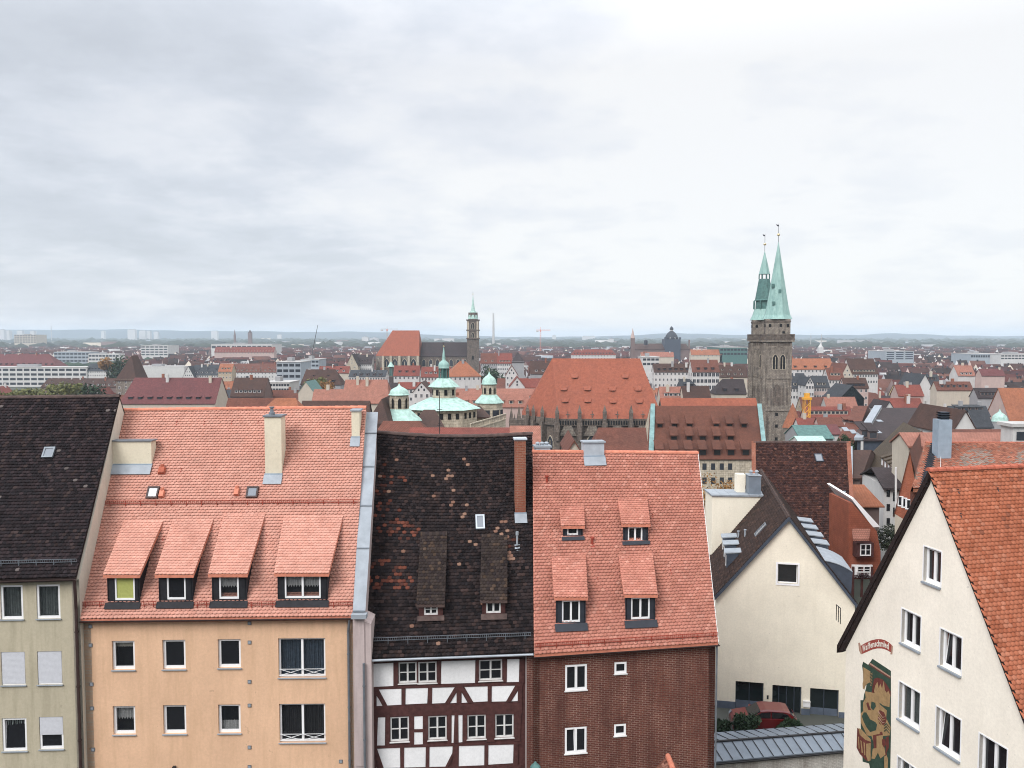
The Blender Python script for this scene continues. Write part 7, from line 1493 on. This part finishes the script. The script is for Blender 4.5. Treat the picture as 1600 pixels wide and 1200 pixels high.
    rowhouse('modern house with orange brown roof, black bays and white grid front', 1082, 1124, 562, 580, 400, roof='r_redbrown', wall='w_white', wins=(7, 4), winh=1.9, winw=1.6)
    rowhouse('dark grey hipped roof before the white walled terrace', 1062, 1092, 592, 606, 330, roof='r_slate', wall='w_cream', hips=(.2, 1))
    rowhouse('salmon roof with three small dormers right of the choir', 1032, 1072, 604, 620, 290, roof='r_salmon', wall='w_cream', dorm=DOR(4, .05))
    rowhouse('brown roof with a half-timbered dormer behind the plain nave roof', 1068, 1110, 603, 620, 285, roof='r_brown', wall='w_cream')
    rowhouse('large mauve brown roof with white hatches left of the towers', 1120, 1168, 570, 588, 420, roof='r_brown', wall='w_cream', dorm=[(.1, 4, 1.2, 1), (.5, 3, 1, .8)])
    rowhouse('dark roof with two white dormers left of the tower foot', 1118, 1166, 592, 614, 320, roof='r_dark', wall='w_cream', hips=(.8, 0), dorm=DOR(2, .1))
    rowhouse('two orange gabled roofs in a row left of the tower top', 1080, 1128, 546, 554, 900, roof='r_orange', wall='w_cream', wins=(8, 1))
    flatblock('dark green flat roofed store left of the tower', 1125, 1168, 543, 556, 900, 24, 60, True, 'dark_copper', 2, 8)
    # right of the towers
    rowhouse('long orange roof with dark ridge right of the twin towers', 1232, 1302, 560, 576, 480, roof='r_orange', wall='w_white', dorm=DOR(4, .1), wins=(12, 2))
    rowhouse('dark blue slate roof right of the towers, white dormer', 1234, 1262, 583, 605, 370, roof='r_slate', wall='w_white', wins=(6, 2))
    gablehouse('narrow tall white gable with clock-like window right of the towers', 1259, 1272, 589, 600, 360, D=16, roof='r_slate', wall='w_white', wins=(3, 5))
    rowhouse('half-timbered pinkish house with dark blue roof beside the narrow white gable', 1272, 1296, 587, 604, 366, roof='r_slate', wall='w_pink', wins=(6, 3))
    rowhouse('modern white house with window grid and brown roof right of the slate roof', 1295, 1319, 575, 592, 378, roof='r_redbrown', wall='w_white', wins=(5, 5), dorm=DOR(3, .3))
    rowhouse('pinkish house with brown roof and row of white dormers right of the modern white house', 1320, 1357, 590, 605, 345, roof='r_brown', wall='w_pink', dorm=DOR(5, .1), wins=(5, 3), hips=(0, 0))
    rowhouse('broad grey brown roof above a white wall with arched windows', 1330, 1372, 560, 583, 430, roof='r_brown', wall='w_white', wins=(10, 2), dorm=DOR(7, .08))
    gablehouse('reddish gable roof with dormer left of the broad grey brown roof', 1313, 1334, 568, 590, 420, D=20, roof='r_redbrown', wall='w_cream', wins=(3, 2))
    rowhouse('pale salmon roof in front of the dark triangular gable', 1292, 1340, 620, 636, 280, roof='r_salmon', wall='w_white')
    gablehouse('dark green glazed triangular gable above the pale salmon roof', 1312, 1350, 602, 622, 310, D=16, roof='r_slate', wall='teal_glass')
    rowhouse('long red roof with a row of small dormers left of the reddish brown steep roof', 1260, 1332, 635, 650, 245, roof='r_red', wall='w_pink', dorm=DOR(9, .15), chim=2)
    rowhouse('orange red low roof with skylights in front of the long red roof', 1248, 1296, 653, 664, 225, roof='r_red', wall='w_white', chim=1)
    rowhouse('brown patched roof with chimney below the long red roof', 1280, 1318, 652, 664, 222, roof='r_redbrown', wall='w_pink', chim=1)
    flatblock('long grey striped office block on the right skyline', 1384, 1428, 549, 562, 1000, 26, 50, True, 'w_bluegrey', 4, 3)
    flatblock('pale blue grey block with long window bands at the right skyline', 1517, 1562, 553, 560, 900, 26, 40, True, 'w_bluegrey', 1, 12)
    flatblock('white banded block at the extreme right skyline', 1564, 1640, 554, 562, 880, 26, 40, True, 'w_white', 2, 14)
    rowhouse('light salmon roof with white gable at the right, mid distance', 1497, 1524, 571, 586, 430, roof='r_salmon', wall='w_white', dorm=DOR(3, .05))
    gablehouse('white gable under the dark slate roof right of the grey office', 1436, 1454, 585, 601, 350, D=18, roof='r_slate', wall='w_white')
    rowhouse('dark slate roof with two white hatches beside the white gable', 1448, 1470, 585, 600, 352, roof='r_slate', wall='w_white', dorm=DOR(2, .4))
    rowhouse('red roof with three white chimneys in the right middle distance', 1404, 1443, 601, 617, 300, roof='r_red', wall='w_pink', chim=3)
    rowhouse('long brown and red ridge with three pale chimneys at right', 1464, 1520, 596, 608, 330, roof='r_redbrown', wall='w_cream', chim=3, dorm=DOR(5, .2))
    rowhouse('tall weathered orange brown roof at the extreme right edge', 1578, 1650, 606, 655, 215, roof='r_orange', wall='w_pink', pitch=55)
    rowhouse('crimson roof over salmon roof strip at right', 1534, 1570, 576, 586, 420, roof='r_plum', wall='w_pink')
    rowhouse('dark roof with white skylight strips below the crimson roof', 1528, 1572, 606, 620, 290, roof='r_dark', wall='w_grey', dorm=DOR(6, .15))
    rowhouse('grey brown shed roof with a worn edge left of the green bell dome', 1488, 1546, 634, 648, 205, roof='r_slate', wall='w_grey', dorm=DOR(4, .3), chim=2)
    rowhouse('red roof with white chimney caps behind the dark weathered roof', 1380, 1442, 622, 636, 235, roof='r_red', wall='w_pink', chim=3)
    gablehouse('white dormer gable on a dark roof behind the dark weathered roof', 1383, 1396, 627, 637, 208, D=9, roof='r_dark', wall='w_white')
    flatblock('plain white rendered block at the right edge behind the orange roof', 1583, 1640, 667, 694, 88, 30, 2.2, False, 'w_white', 1, 1, z0=5, keep=True)
    anchor('the pale slab on the left horizon', 40, 2600); anchor('the red hipped roof at far left', 30, 700); anchor('the dark pointed tower roof', 196, 420); anchor('the long dusky pink roof', 262, 300)
    anchor('the long faded brown roof', 405, 560); anchor('the tall salmon roof', 570, 235); anchor('the orange hipped roof', 726, 400); anchor('the dark domed opera house', 1050, 1150)
    anchor('the black bay front house', 1103, 400); anchor('the narrow white gable', 1265, 360); anchor('the white fire wall', 1355, 155); anchor('the grey striped office block', 1406, 1000); anchor('the green bell dome', 1570, 190); anchor('the metal chimney', 1477, 61)
city()
def far_landmarks():
    # opera house with dome
    Y = 1150; zz = lambda y: P(0, y, Y).z; X = lambda x: P(x, 540, Y).x
    t = thing('opera_house', (X(1040), Y, 0), 'dark opera house with big domed tower and long flat ridge on the skyline', 'theatre')
    MB().box(X(992), X(1079), Y, Y + 50, 0, zz(546)).build('wall', 'w_brown', t); q = MB(); slab_on(q, [(X(990), Y - 1, zz(546)), (X(1079), Y - 1, zz(546)), (X(1076), Y + 20, zz(537)), (X(993), Y + 20, zz(537))]); slab_on(q, [(X(1079), Y + 51, zz(546)), (X(990), Y + 51, zz(546)), (X(993), Y + 20, zz(537)), (X(1076), Y + 20, zz(537))]); q.build('roof', 'r_brown', t)
    MB().box(X(1038.5), X(1063), Y - 2, Y + 22, 0, zz(530)).build('tower_base', 'slate_cladding', t)
    for x in (1039.5, 1062): MB().box(X(x) - 1.4, X(x) + 1.4, Y - 2.4, Y + 1, zz(530), zz(527)).build('corner_turret', 'slate_cladding', t)
    cx = X(1051); MB().lathe((cx, Y + 9, 0), [(9.5, zz(531)), (9.2, zz(528)), (7.8, zz(524)), (5.4, zz(520)), (3.0, zz(518)), (2.6, zz(517.2))], 12).build('dome', 'slate_dark', t, smooth=True)
    MB().lathe((cx, Y + 9, 0), [(1.9, zz(517.5)), (1.9, zz(515))], 8).build('lantern', 'w_white', t); MB().lathe((cx, Y + 9, 0), [(2.5, zz(515.2)), (2.7, zz(513.5)), (1.5, zz(511)), (.2, zz(509.5))], 8).build('lantern_dome', 'slate_dark', t)
    for x in (1047.5, 1054.5): MB().box(X(x) - .9, X(x) + .9, Y + .5, Y + 4, zz(530), zz(527)).build('dormer', 'w_grey', t)
    MB().lathe((X(1010), Y + 5, 0), [(2.7, zz(539)), (2.7, zz(534)), (2.4, zz(532)), (.3, zz(530.5))], 8).build('small_dome', 'slate_dark', t)
    MB().box(X(1076), X(1078), Y, Y + 2, zz(545), zz(531)).build('pinnacle', 'w_brown', t)
    t = thing('church', (X(989), 1050, 0), 'slim reddish church spire left of the domed opera house', 'church'); Y2 = 1050; z2 = lambda y: P(0, y, Y2).z; cx = P(989, 530, Y2).x
    MB().box(cx - 2.3, cx + 2.3, Y2, Y2 + 4.6, 0, z2(528)).build('tower', 'w_brown', t); MB().lathe((cx, Y2 + 2.3, 0), [(2.8, z2(528.5)), (.08, z2(512.5))], 8, 0, math.pi / 8).build('spire', 'w_pink', t)
    # tall chimney of the power station
    t = thing('power_station_chimney', (P(771, 500, 2500).x, 2500, 0), 'very tall thin grey chimney on the skyline right of the gothic tower', 'chimney'); MB().lathe((P(771, 500, 2500).x, 2500, 0), [(4.2, 0), (2.4, P(0, 489.5, 2500).z)], 10).build('shaft', 'concrete', t)
    for x in (764, 779): MB().box(P(x, 540, 2500).x - 6, P(x, 540, 2500).x + 6, 2498, 2515, 0, 30).build('boiler_house', 'concrete', t)
    # cranes
    def crane(label, px, Y, ytop, x0, x1, m):
        c = P(px, 530, Y); z = P(0, ytop, Y).z; t = thing('tower_crane', (c.x, Y, 0), label, 'crane'); s = .9; q = MB()
        for a in (-s, s):
            for b in (-s, s): q.tube((c.x + a, Y + b, 0), (c.x + a, Y + b, z), .16, 4)
        k = 0
        while k < z - 3: q.tube((c.x - s, Y - s, k), (c.x + s, Y - s, k + 3), .12, 3); q.tube((c.x - s, Y + s, k + 3), (c.x + s, Y + s, k), .12, 3); k += 3
        q.build('mast', m, t); xa, xb = P(x0, 530, Y).x, P(x1, 530, Y).x; q = MB()
        for a, b in ((-.6, 0), (.6, 0), (0, 1.5)): q.tube((xa, Y + a, z + b), (xb, Y + a, z + b), .16, 4)
        n = int((xb - xa) / 3)
        for i in range(n): x = xa + (xb - xa) * i / n; q.tube((x, Y - .6, z), (x + 1.5, Y, z + 1.5), .1, 3); q.tube((x + 1.5, Y, z + 1.5), (x + 3, Y - .6, z), .1, 3)
        q.build('jib', m, t); MB().box(c.x - 1.2, c.x + 1.2, Y - 1.4, Y + .9, z - 1.8, z + .3).build('cab', 'crane_red', t); MB().tube((c.x, Y, z), (c.x, Y, z + 6), .3, 4).build('tower_top', m, t)
        MB().box(xa if abs(xa - c.x) < abs(xb - c.x) else xb - 4, (xa if abs(xa - c.x) < abs(xb - c.x) else xb - 4) + 4, Y - 1, Y + 1, z - 2.4, z).build('counterweight', 'concrete', t)
    crane('red tower crane with level jib on the skyline above the great choir', 844.5, 1500, 516.5, 838, 860, 'crane_red')
    crane('pale grey tower crane behind the gothic choir roof', 605, 1400, 515, 595, 622, 'concrete')
    c = P(480, 552, 900); e = P(496.5, 508, 915); t = thing('mobile_crane', (c.x, 900, 0), 'thin dark slanting crane boom over the rooftops left of the gothic church', 'crane'); MB().box(c.x - 4, c.x + 4, 898, 902, 0, 3.4).build('carrier', 'crane_red', t)
    MB().tube((c.x, 900, 3), e, .75, 4, r2=.3).build('boom', 'iron', t)
    c = P(1260, 655, 232); t = thing('tower_crane', (c.x, 232, 0), 'short orange yellow crane mast between red roofs right of the towers', 'crane'); z = P(0, 621, 232).z; q = MB(); s = .75
    for a in (-s, s):
        for b in (-s, s): q.tube((c.x + a, 232 + b, 0), (c.x + a, 232 + b, z), .13, 4)
    k = 0
    while k < z - 1.5: q.tube((c.x - s, 232 - s, k), (c.x + s, 232 - s, k + 1.5), .09, 3); q.tube((c.x + s, 232 - s, k + 1.5), (c.x - s, 232 - s, k + 3), .09, 3); q.tube((c.x + s, 232 - s, k), (c.x + s, 232 + s, k + 1.5), .09, 3); k += 1.5
    q.build('mast', 'yellow_paint', t); MB().box(c.x - 1.1, c.x + 1.1, 231, 233, z - .6, z).build('slewing_platform', 'yellow_paint', t); MB().box(c.x - .6, c.x + .6, 231.4, 232.6, z, z + 1.2).build('cab', 'yellow_paint', t)
    # masts and church towers towards the left horizon
    def mast(label, px, yt, Y, name='radio_mast', cat='mast', r=1.2): c = P(px, 530, Y); t = thing(name, (c.x, Y, 0), label, cat); MB().lathe((c.x, Y, 0), [(r * 1.6, 0), (r * 1.2, 20), (r, P(0, yt, Y).z * .8), (r * .3, P(0, yt, Y).z)], 6).build('pole', 'concrete', t); MB().lathe((c.x, Y, P(0, yt, Y).z * .8), [(r * 1.8, 0), (r * 1.8, 2)], 6).build('antenna_ring', 'w_grey', t)
    mast('faint radio mast on the left horizon', 80.5, 506, 5200, r=2.2); mast('thin mast right of the twin towers on the horizon', 1267, 521, 2600, r=1); mast('taller thin mast further right of the twin towers', 1283.5, 522, 1700, r=.9)
    def spire(label, px, ye, yt, Y, w, m, tw=None):
        c = P(px, 530, Y); z = lambda y: P(0, y, Y).z; t = thing('church', (c.x, Y, 0), label, 'church'); MB().box(c.x - w, c.x + w, Y, Y + 2 * w, 0, z(ye)).build('tower', m, t); MB().lathe((c.x, Y + w, 0), [(w * 1.25, z(ye)), (.1, z(yt))], 4 if tw else 8, 0, math.pi / 4).build('spire', 'r_brown' if tw else m, t)
    spire('slim brown church spire on the left skyline', 366.5, 524, 514.5, 2400, 2.6, 'w_brown'); spire('squat brown church tower right of the slim spire, left skyline', 390, 520, 515, 2400, 5, 'w_brown', 1); spire('pale white church tower with thin spire right of the twin towers', 1283.5, 543, 536, 1500, 4, 'w_white')
    # tower blocks at the horizon
    rr = random.Random(4)
    for i, (x, w, yt) in enumerate(((2, 7, 515.5), (12, 5, 516.5), (30, 8, 517), (50, 6, 517.5), (205, 12, 515), (222, 10, 517), (231, 6, 517.5), (243, 6, 518.5), (334.5, 9.5, 517.5), (436, 6, 523), (866, 6, 524), (920, 20, 525.5), (955, 8, 530), (1240, 8, 534), (1405, 12, 543), (160, 5, 517.5), (570, 10, 527), (585, 8, 528), (700, 18, 529), (683, 9, 529.5), (1500, 14, 541), (1330, 9, 537))):
        PLC = {205: ', leftmost of four', 222: ', second of four', 231: ', third of four', 243: ', last of four', 2: ' at the picture edge', 12: ' next to the edge', 30: ' beside the cream slab', 50: ' just right of the cream slab', 160: ' before the group of four', 334.5: ' alone left of two church towers', 436: ' right of the two towers', 1405: ' above the grey office block', 1500: ' far right', 1240: ' right of the twin towers', 1330: ' beyond the brown roofs'}.get(x, ' ' + ('left of the gothic church' if x < 600 else 'behind the gothic nave, ' + ('right one' if x > 690 else 'left one') if x < 720 else 'right of the thin chimney' if x < 880 else 'before the dome, ' + ('wide one' if x == 920 else 'slim one')))
        lab = '%s %s tower block on the %s' % (('very pale', 'white', 'light grey')[i % 3], ('narrow' if w < 7 else 'broad' if w > 9 else 'plain'), 'far left horizon' if x < 100 else 'left horizon' if x < 450 else 'middle horizon' if x < 1000 else 'right horizon') + PLC
        Y = 5200 + 90 * i if yt < 527 else 3000 + 60 * i; a, b = P(x - w / 2, yt, Y), P(x + w / 2, yt, Y); t = thing('tower_block', (a.x, Y, 0), lab, 'tower block', 'pale tower blocks on the horizon'); MB().box(a.x, b.x, Y, Y + 30, 0, a.z).build('wall', 'w_white', t); MB().box(a.x + 6, b.x - 6, Y + 6, Y + 20, a.z, a.z + 4).build('plant_room', 'w_grey', t)
        pass
    for i, (x, y, r) in enumerate(((12, 612, 6), (36, 605, 7), (62, 604, 7), (84, 601, 7), (104, 600, 6.5), (122, 602, 6))):
        Y = 330 + 6 * i; tree(('yellow green rounded tree', 'autumn yellow tree', 'pale green broad tree')[i % 3] + (' nearest the left picture edge', ' second from the left edge above the dark roof', ' third from the left edge above the dark roof', ' fourth from the left edge above the dark roof', ' fifth from the left edge above the dark roof', ' rightmost of the row above the dark roof')[i], P(x, y, Y).x, Y, P(0, y - 4, Y).z, r, 12, 'leaf_yellow', 900, .65, 100 + i, zb=0, sq=.8, group='yellowing trees beyond the dark roof')
    tree('dark evergreen tree right of the yellowing trees', P(143, 610, 320).x, 320, P(0, 600, 320).z, 6, 11, 'leaf_dark', 900, .6, 110, zb=0)
    tree('bright orange autumn tree before the white office block', P(167, 560, 640).x, 640, P(0, 555, 640).z, 8, 14, 'leaf_rust', 700, .9, 111, zb=0)
    tree('dark tall tree right of the orange autumn tree', P(190, 560, 600).x, 600, P(0, 552, 600).z, 11, 18, 'leaf_dark', 800, .95, 112, zb=0, sq=1.1)
    for i, x in enumerate((486, 500, 515)): tree(('yellow', 'rust tinged', 'brownish')[i] + ' autumn tree before the brown mottled roof, ' + ('left', 'middle', 'right') [i] + ' of three', P(x, 600, 385).x, 385 - i * 4, P(0, 588, 385).z, 5, 9, ('leaf_yellow', 'leaf_yellow', 'leaf_rust')[i], 600, .6, 120 + i, zb=0)
    for i, x in enumerate((760, 770, 778)): tree(('dark tree between the gothic tower and the white walls, left of three', 'dark tree between grey walls and copper turret, middle of three', 'dark tree left of the timbered white gable, right of three')[i], P(x, 585, 520).x, 520 - 12 * i, P(0, 573, 520).z, 8, 14, 'leaf_dark', 600, .8, 130 + i, zb=0)
far_landmarks()
# ================================================================ ordinary houses
def ordinary():
    g = random.Random(21); n = 0; placed = []
    roofs = ['r_redbrown', 'r_brown', 'r_red', 'r_dark', 'r_salmon', 'r_plum', 'r_orange', 'r_slate']; rw = [10, 6, 7, 2, 3, 3, 2.4, 1.2]
    rname = dict(r_redbrown='red brown', r_brown='brown', r_red='red', r_dark='blackish', r_salmon='salmon', r_plum='dusky plum', r_orange='orange', r_slate='slate grey')
    walls = ['w_white', 'w_cream', 'w_pink', 'w_grey', 'w_ochre', 'w_brown', 'w_yellow']; ww = [6, 6, 2, 2, 2, 1, 1]
    wname = dict(w_white='white', w_cream='cream', w_pink='pinkish', w_grey='grey', w_ochre='ochre', w_brown='brown', w_yellow='yellowish')
    used = {}
    def blocked(x0, x1, yt, yb, Y, d):
        for (a, b, c, e, y0, y1) in KEEP:
            if x1 < a - 1 or x0 > b + 1: continue
            ov = min(x1, b) - max(x0, a)
            if Y < y1 + 2 and Y + d > y0 - 2: return True           # would stand in it
            if Y < y0 and yt < e - 2 and ov > 1.5: return True       # would hide it
        return False
    Y = 215.0
    while n < 205 and Y < 1400:
        step = 16 + Y * .012; half = .66 * Y; x = -half + g.uniform(0, 10)
        while x < half and n < 205:
            w = g.uniform(11, 22) * (1 + Y / 1600); Yj = Y + g.uniform(-3.5, 3.5); d = g.uniform(9, 14) * (1 + Y / 2200); ax = 'u' if g.random() < .64 else 'v'
            if ax == 'v': w = g.uniform(8, 12) * (1 + Y / 2200); d = g.uniform(12, 20)
            ze = g.uniform(8.5, 13.5); zr = ze + (d if ax == 'u' else w) / 2 * g.uniform(.95, 1.3); zr = min(zr, 23)
            pa = px_of((x, Yj, zr)); pb = px_of((x + w, Yj, zr)); pe = px_of((x, Yj, ze - 3))
            if not blocked(pa[0], pb[0], pa[1], pe[1], Yj, d) and pb[0] > -4 and pa[0] < 1604:
                r = g.choices(roofs, rw)[0]; wl = g.choices(walls, ww)[0]; hip = g.random() < .25; dn = g.choice([0, 2, 3, 4]) if ax == 'u' and w > 12 else 0
                cx, cyy = (pa[0] + pb[0]) / 2, Yj
                cand = sorted(ANCH, key=lambda a: abs(a[1] - cx) + abs(math.log(a[2] / cyy)) * 130); a = cand[0]
                rel = 'beyond' if cyy > a[2] * 1.12 and abs(cx - a[1]) < 45 else 'before' if cyy < a[2] * .88 and abs(cx - a[1]) < 45 else ('far ' if abs(cx - a[1]) > 110 else '') + ('left of' if cx < a[1] else 'right of')
                size = 'small' if w < 12 else 'long' if w > 22 else 'mid-sized'
                base = f"{size} {wname[wl]} {'gable-fronted ' if ax == 'v' else ''}house with {rname[r]} {'hipped ' if hip else ''}roof" + (f" and {('two', 'three', 'four')[dn - 2]} dormers" if dn else '')
                key = (base, rel, a[0]); k = used.get(key, 0); used[key] = k + 1
                if k == 0: lab = f'{base}, {rel} {a[0]}'
                else: lab = f"{('second', 'third', 'fourth', 'fifth', 'sixth', 'seventh', 'eighth')[min(k - 1, 6)]} {base}, {rel} {a[0]}"
                lab = ' '.join(lab.split()[:16])
                t_ = house('house', lab, 'house', (x, Yj), R(g.choice([0, 0, 5, -6, 10, -12, 3])), w, d, 0, ze, zr, ax, (d * .35, d * .35) if (hip and ax == 'u') else (w * .4, 0) if hip else (0, 0), r, wl,
                      wins=(max(2, int(w / 3.2)), 3) if Y < 800 else None, dorm=[(.2, dn, 1.4, 1.2)] if dn else None, chim=g.choice([0, 1, 1, 2]) if Y < 800 else 0, group='ordinary houses of the old town', seed=n)
                n += 1
                if Y < 520 and g.random() < .4:
                    o_ = [o for o in t_.children if o.name.startswith('roof')][0]; xx = x + w * g.uniform(.2, .8); q = MB(); q.tube((xx, Yj + d / 2, zr - 1), (xx, Yj + d / 2, zr + 2.4), .06, 4)
                    for k_ in (1.5, 1.9, 2.3): q.tube((xx - .6, Yj + d / 2, zr + k_), (xx + .6, Yj + d / 2, zr + k_), .04, 3)
                    q.build('aerial', 'iron', t_)
                placed.append((x, x + w, Yj, Yj + d))
            x += w + g.choice([0.5, 0.8, 1.5, 5])
        Y += step
    return Y, placed
Y_END, PL = ordinary()
def distant():
    g = np.random.default_rng(5)
    def boxes(name, specs, mats, label, kindlab='stuff', cat='houses'):
        V, F4, F3, mi4, mi3 = [], [], [], [], []
        b = 0; C, S_ = np.cos, np.sin
        for (x, y, w, d, h, hr, a, mw, mr) in specs:
            c, s = math.cos(a), math.sin(a); L = [(-w / 2, -d / 2), (w / 2, -d / 2), (w / 2, d / 2), (-w / 2, d / 2)]
            for z in (-1, h):
                for (u, v) in L: V.append((x + u * c - v * s, y + u * s + v * c, z))
            F4 += [(b, b + 1, b + 5, b + 4), (b + 1, b + 2, b + 6, b + 5), (b + 2, b + 3, b + 7, b + 6), (b + 3, b, b + 4, b + 7)]; mi4 += [mw] * 4
            if hr > 0:
                for (u, v) in ((-w / 2, 0), (w / 2, 0)): V.append((x + u * c - v * s, y + u * s + v * c, h + hr))
                F4 += [(b + 4, b + 5, b + 9, b + 8), (b + 6, b + 7, b + 8, b + 9)]; mi4 += [mr] * 2; F3 += [(b + 5, b + 6, b + 9), (b + 7, b + 4, b + 8)]; mi3 += [mw] * 2; b += 10
            else: F4 += [(b + 4, b + 5, b + 6, b + 7)]; mi4 += [mr]; b += 8
        o = np_mesh(name, V, [np.array(F4), np.array(F3).reshape(-1, 3)], mats, None, midx=mi4 + mi3, kind='stuff'); tag(o, label, cat); return o
    mats = ['w_white', 'w_cream', 'w_grey', 'w_pink', 'w_brown', 'w_bluegrey', 'r_redbrown', 'r_brown', 'r_red', 'r_dark', 'r_salmon', 'r_plum', 'concrete']
    sp = []; Y = 250.0
    # houses behind the individually built ones
    Y = Y_END * .8
    while Y < 2600:
        x = -.68 * Y
        while x < .68 * Y:
            w = g.uniform(11, 25); 
            if not any((x < b and x + w > a and Y < d + 8 and Y + 12 > c - 8) for (a, b, c, d) in PL):
                px0, yt = px_of((x, Y, 22)); px1, _ = px_of((x + w, Y, 22)); bad = False
                for (a, b, c, e, y0, y1) in KEEP:
                    if px1 > a and px0 < b and ((Y < y1 + 8 and Y + 14 > y0 - 8) or (Y < y0 and yt < e - 1)): bad = True; break
                if not bad and g.random() < .93:
                    flat = g.random() < .07 + .07 * (Y > 1400); h = g.uniform(8, 13) + (g.uniform(0, 9) if flat else 0); d = g.uniform(11, 15)
                    sp.append((x + w / 2, Y + g.uniform(-6, 6), w * (1.4 if flat else 1), d, h, 0 if flat else g.uniform(6, 9.5), g.normal(0, .35) + (math.pi / 2 if g.random() < .3 else 0), g.choice([0, 1, 2, 3, 4], p=[.14, .22, .25, .2, .19]) if not flat else g.choice([0, 5, 2]), g.choice([6, 7, 8, 9, 10, 11], p=[.32, .25, .20, .06, .09, .08]) if not flat else 12))
            x += w + g.uniform(.5, 4)
        Y += 17 + Y * .010
    q = MB(); dq = MB()      # windows, dormers and chimneys of the nearer ones
    for (x, y, w, d, h, hr, a, mw, mr) in sp:
        if y > 1100: continue
        f = hframe((x - math.cos(a) * w / 2 + math.sin(a) * d / 2, y - math.sin(a) * w / 2 - math.cos(a) * d / 2, 0), a); n = max(2, int(w / 3.4))
        for r in range(3):
            for k in range(n): u = w * (k + .5) / n; q.fbox(f, u - .5, u + .5, h - 2.3 - 3 * r, h - .9 - 3 * r, -.02, .06)
        if hr > 0:
            for k in range(int(g.integers(0, 3))): u = w * g.uniform(.15, .85); q.fbox(f, u - .5, u + .5, h + hr - 2, h + hr + 1, -d / 2 - .5, -d / 2 + .5)
        if hr > 0 and g.random() < .6:
            for k in range(max(2, int(w / 4))): u = w * (k + .5) / max(2, int(w / 4)); dq.fbox(f, u - .7, u + .7, h + hr * .12, h + hr * .12 + 1.3, -d * .22, -d * .04, int(g.integers(0, 2)))
    o = dq.build('distant_dormers', ['w_white', 'w_brown'], kind='stuff'); tag(o, 'rows of small dormers on the roofs of the far houses', 'dormers')
    o = q.build('distant_windows', 'far_glass', kind='stuff'); tag(o, 'rows of small dark windows and chimneys of the far house fronts', 'windows')
    boxes('distant_houses', sp, mats, 'closely packed houses filling the middle distance beyond the old town', cat='distant houses')
    sp = []
    for _ in range(5200):
        Y = 2500 + 6500 * g.random() ** 1.1; x = g.uniform(-.7, .7) * Y; flat = g.random() < .2
        sp.append((x, Y, g.uniform(18, 50) * (1.8 if flat else 1), g.uniform(12, 24), g.uniform(8, 14) + (g.exponential(6) if flat else 0), 0 if flat else 6, g.normal(0, .5), g.choice([0, 1, 2, 5, 4], p=[.16, .2, .25, .14, .25]), g.choice([6, 7, 8, 12]) if not flat else 12))
    boxes('suburbs', sp, mats, 'far suburbs thinning out towards the wooded hills', cat='far suburbs')
    # tree masses between the houses
    def blobs(name, n, y0, y1, r0, r1, mat_, label, pw=1.5):
        base = np.array([(0, 0, 1), (.89, 0, .45), (.28, .85, .45), (-.72, .53, .45), (-.72, -.53, .45), (.28, -.85, .45), (.72, .53, -.45), (-.28, .85, -.45), (-.89, 0, -.45), (-.28, -.85, -.45), (.72, -.53, -.45), (0, 0, -1)])
        f = np.array([(0, 1, 2), (0, 2, 3), (0, 3, 4), (0, 4, 5), (0, 5, 1), (1, 6, 2), (2, 7, 3), (3, 8, 4), (4, 9, 5), (5, 10, 1), (2, 6, 7), (3, 7, 8), (4, 8, 9), (5, 9, 10), (1, 10, 6), (6, 11, 7), (7, 11, 8), (8, 11, 9), (9, 11, 10), (10, 11, 6)])
        Y = y0 + (y1 - y0) * g.random(n) ** pw; X = g.uniform(-.7, .7, n) * Y; r = g.uniform(r0, r1, n) * (1 + Y / 7000)
        V = base[None] * (1 + g.normal(0, .16, (n, 12, 1))) * np.stack([r * g.uniform(1, 2.4, n), r, r * .75], 1)[:, None] + np.stack([X, Y, r * .65], 1)[:, None]
        F = f[None] + (np.arange(n) * 12)[:, None, None]; o = np_mesh(name, V.reshape(-1, 3), [F.reshape(-1, 3)], mat_, kind='stuff'); tag(o, label, 'trees')
    blobs('distant_trees', 800, 900, 2600, 3.5, 7, 'leaf_dark', 'dark trees scattered between the distant houses')
    blobs('woodland', 4600, 2400, 9000, 8, 17, 'leaf_green', 'woods and parkland spreading between the far suburbs', 1.1)
distant()
# unique labels for the horizon tower blocks
for o in list(COL.objects):
    if '_blk' in o.keys(): del o['_blk']; x = o['px']; del o['px']; o['label'] = o['label']
    if '_h' in o.keys(): del o['_h']
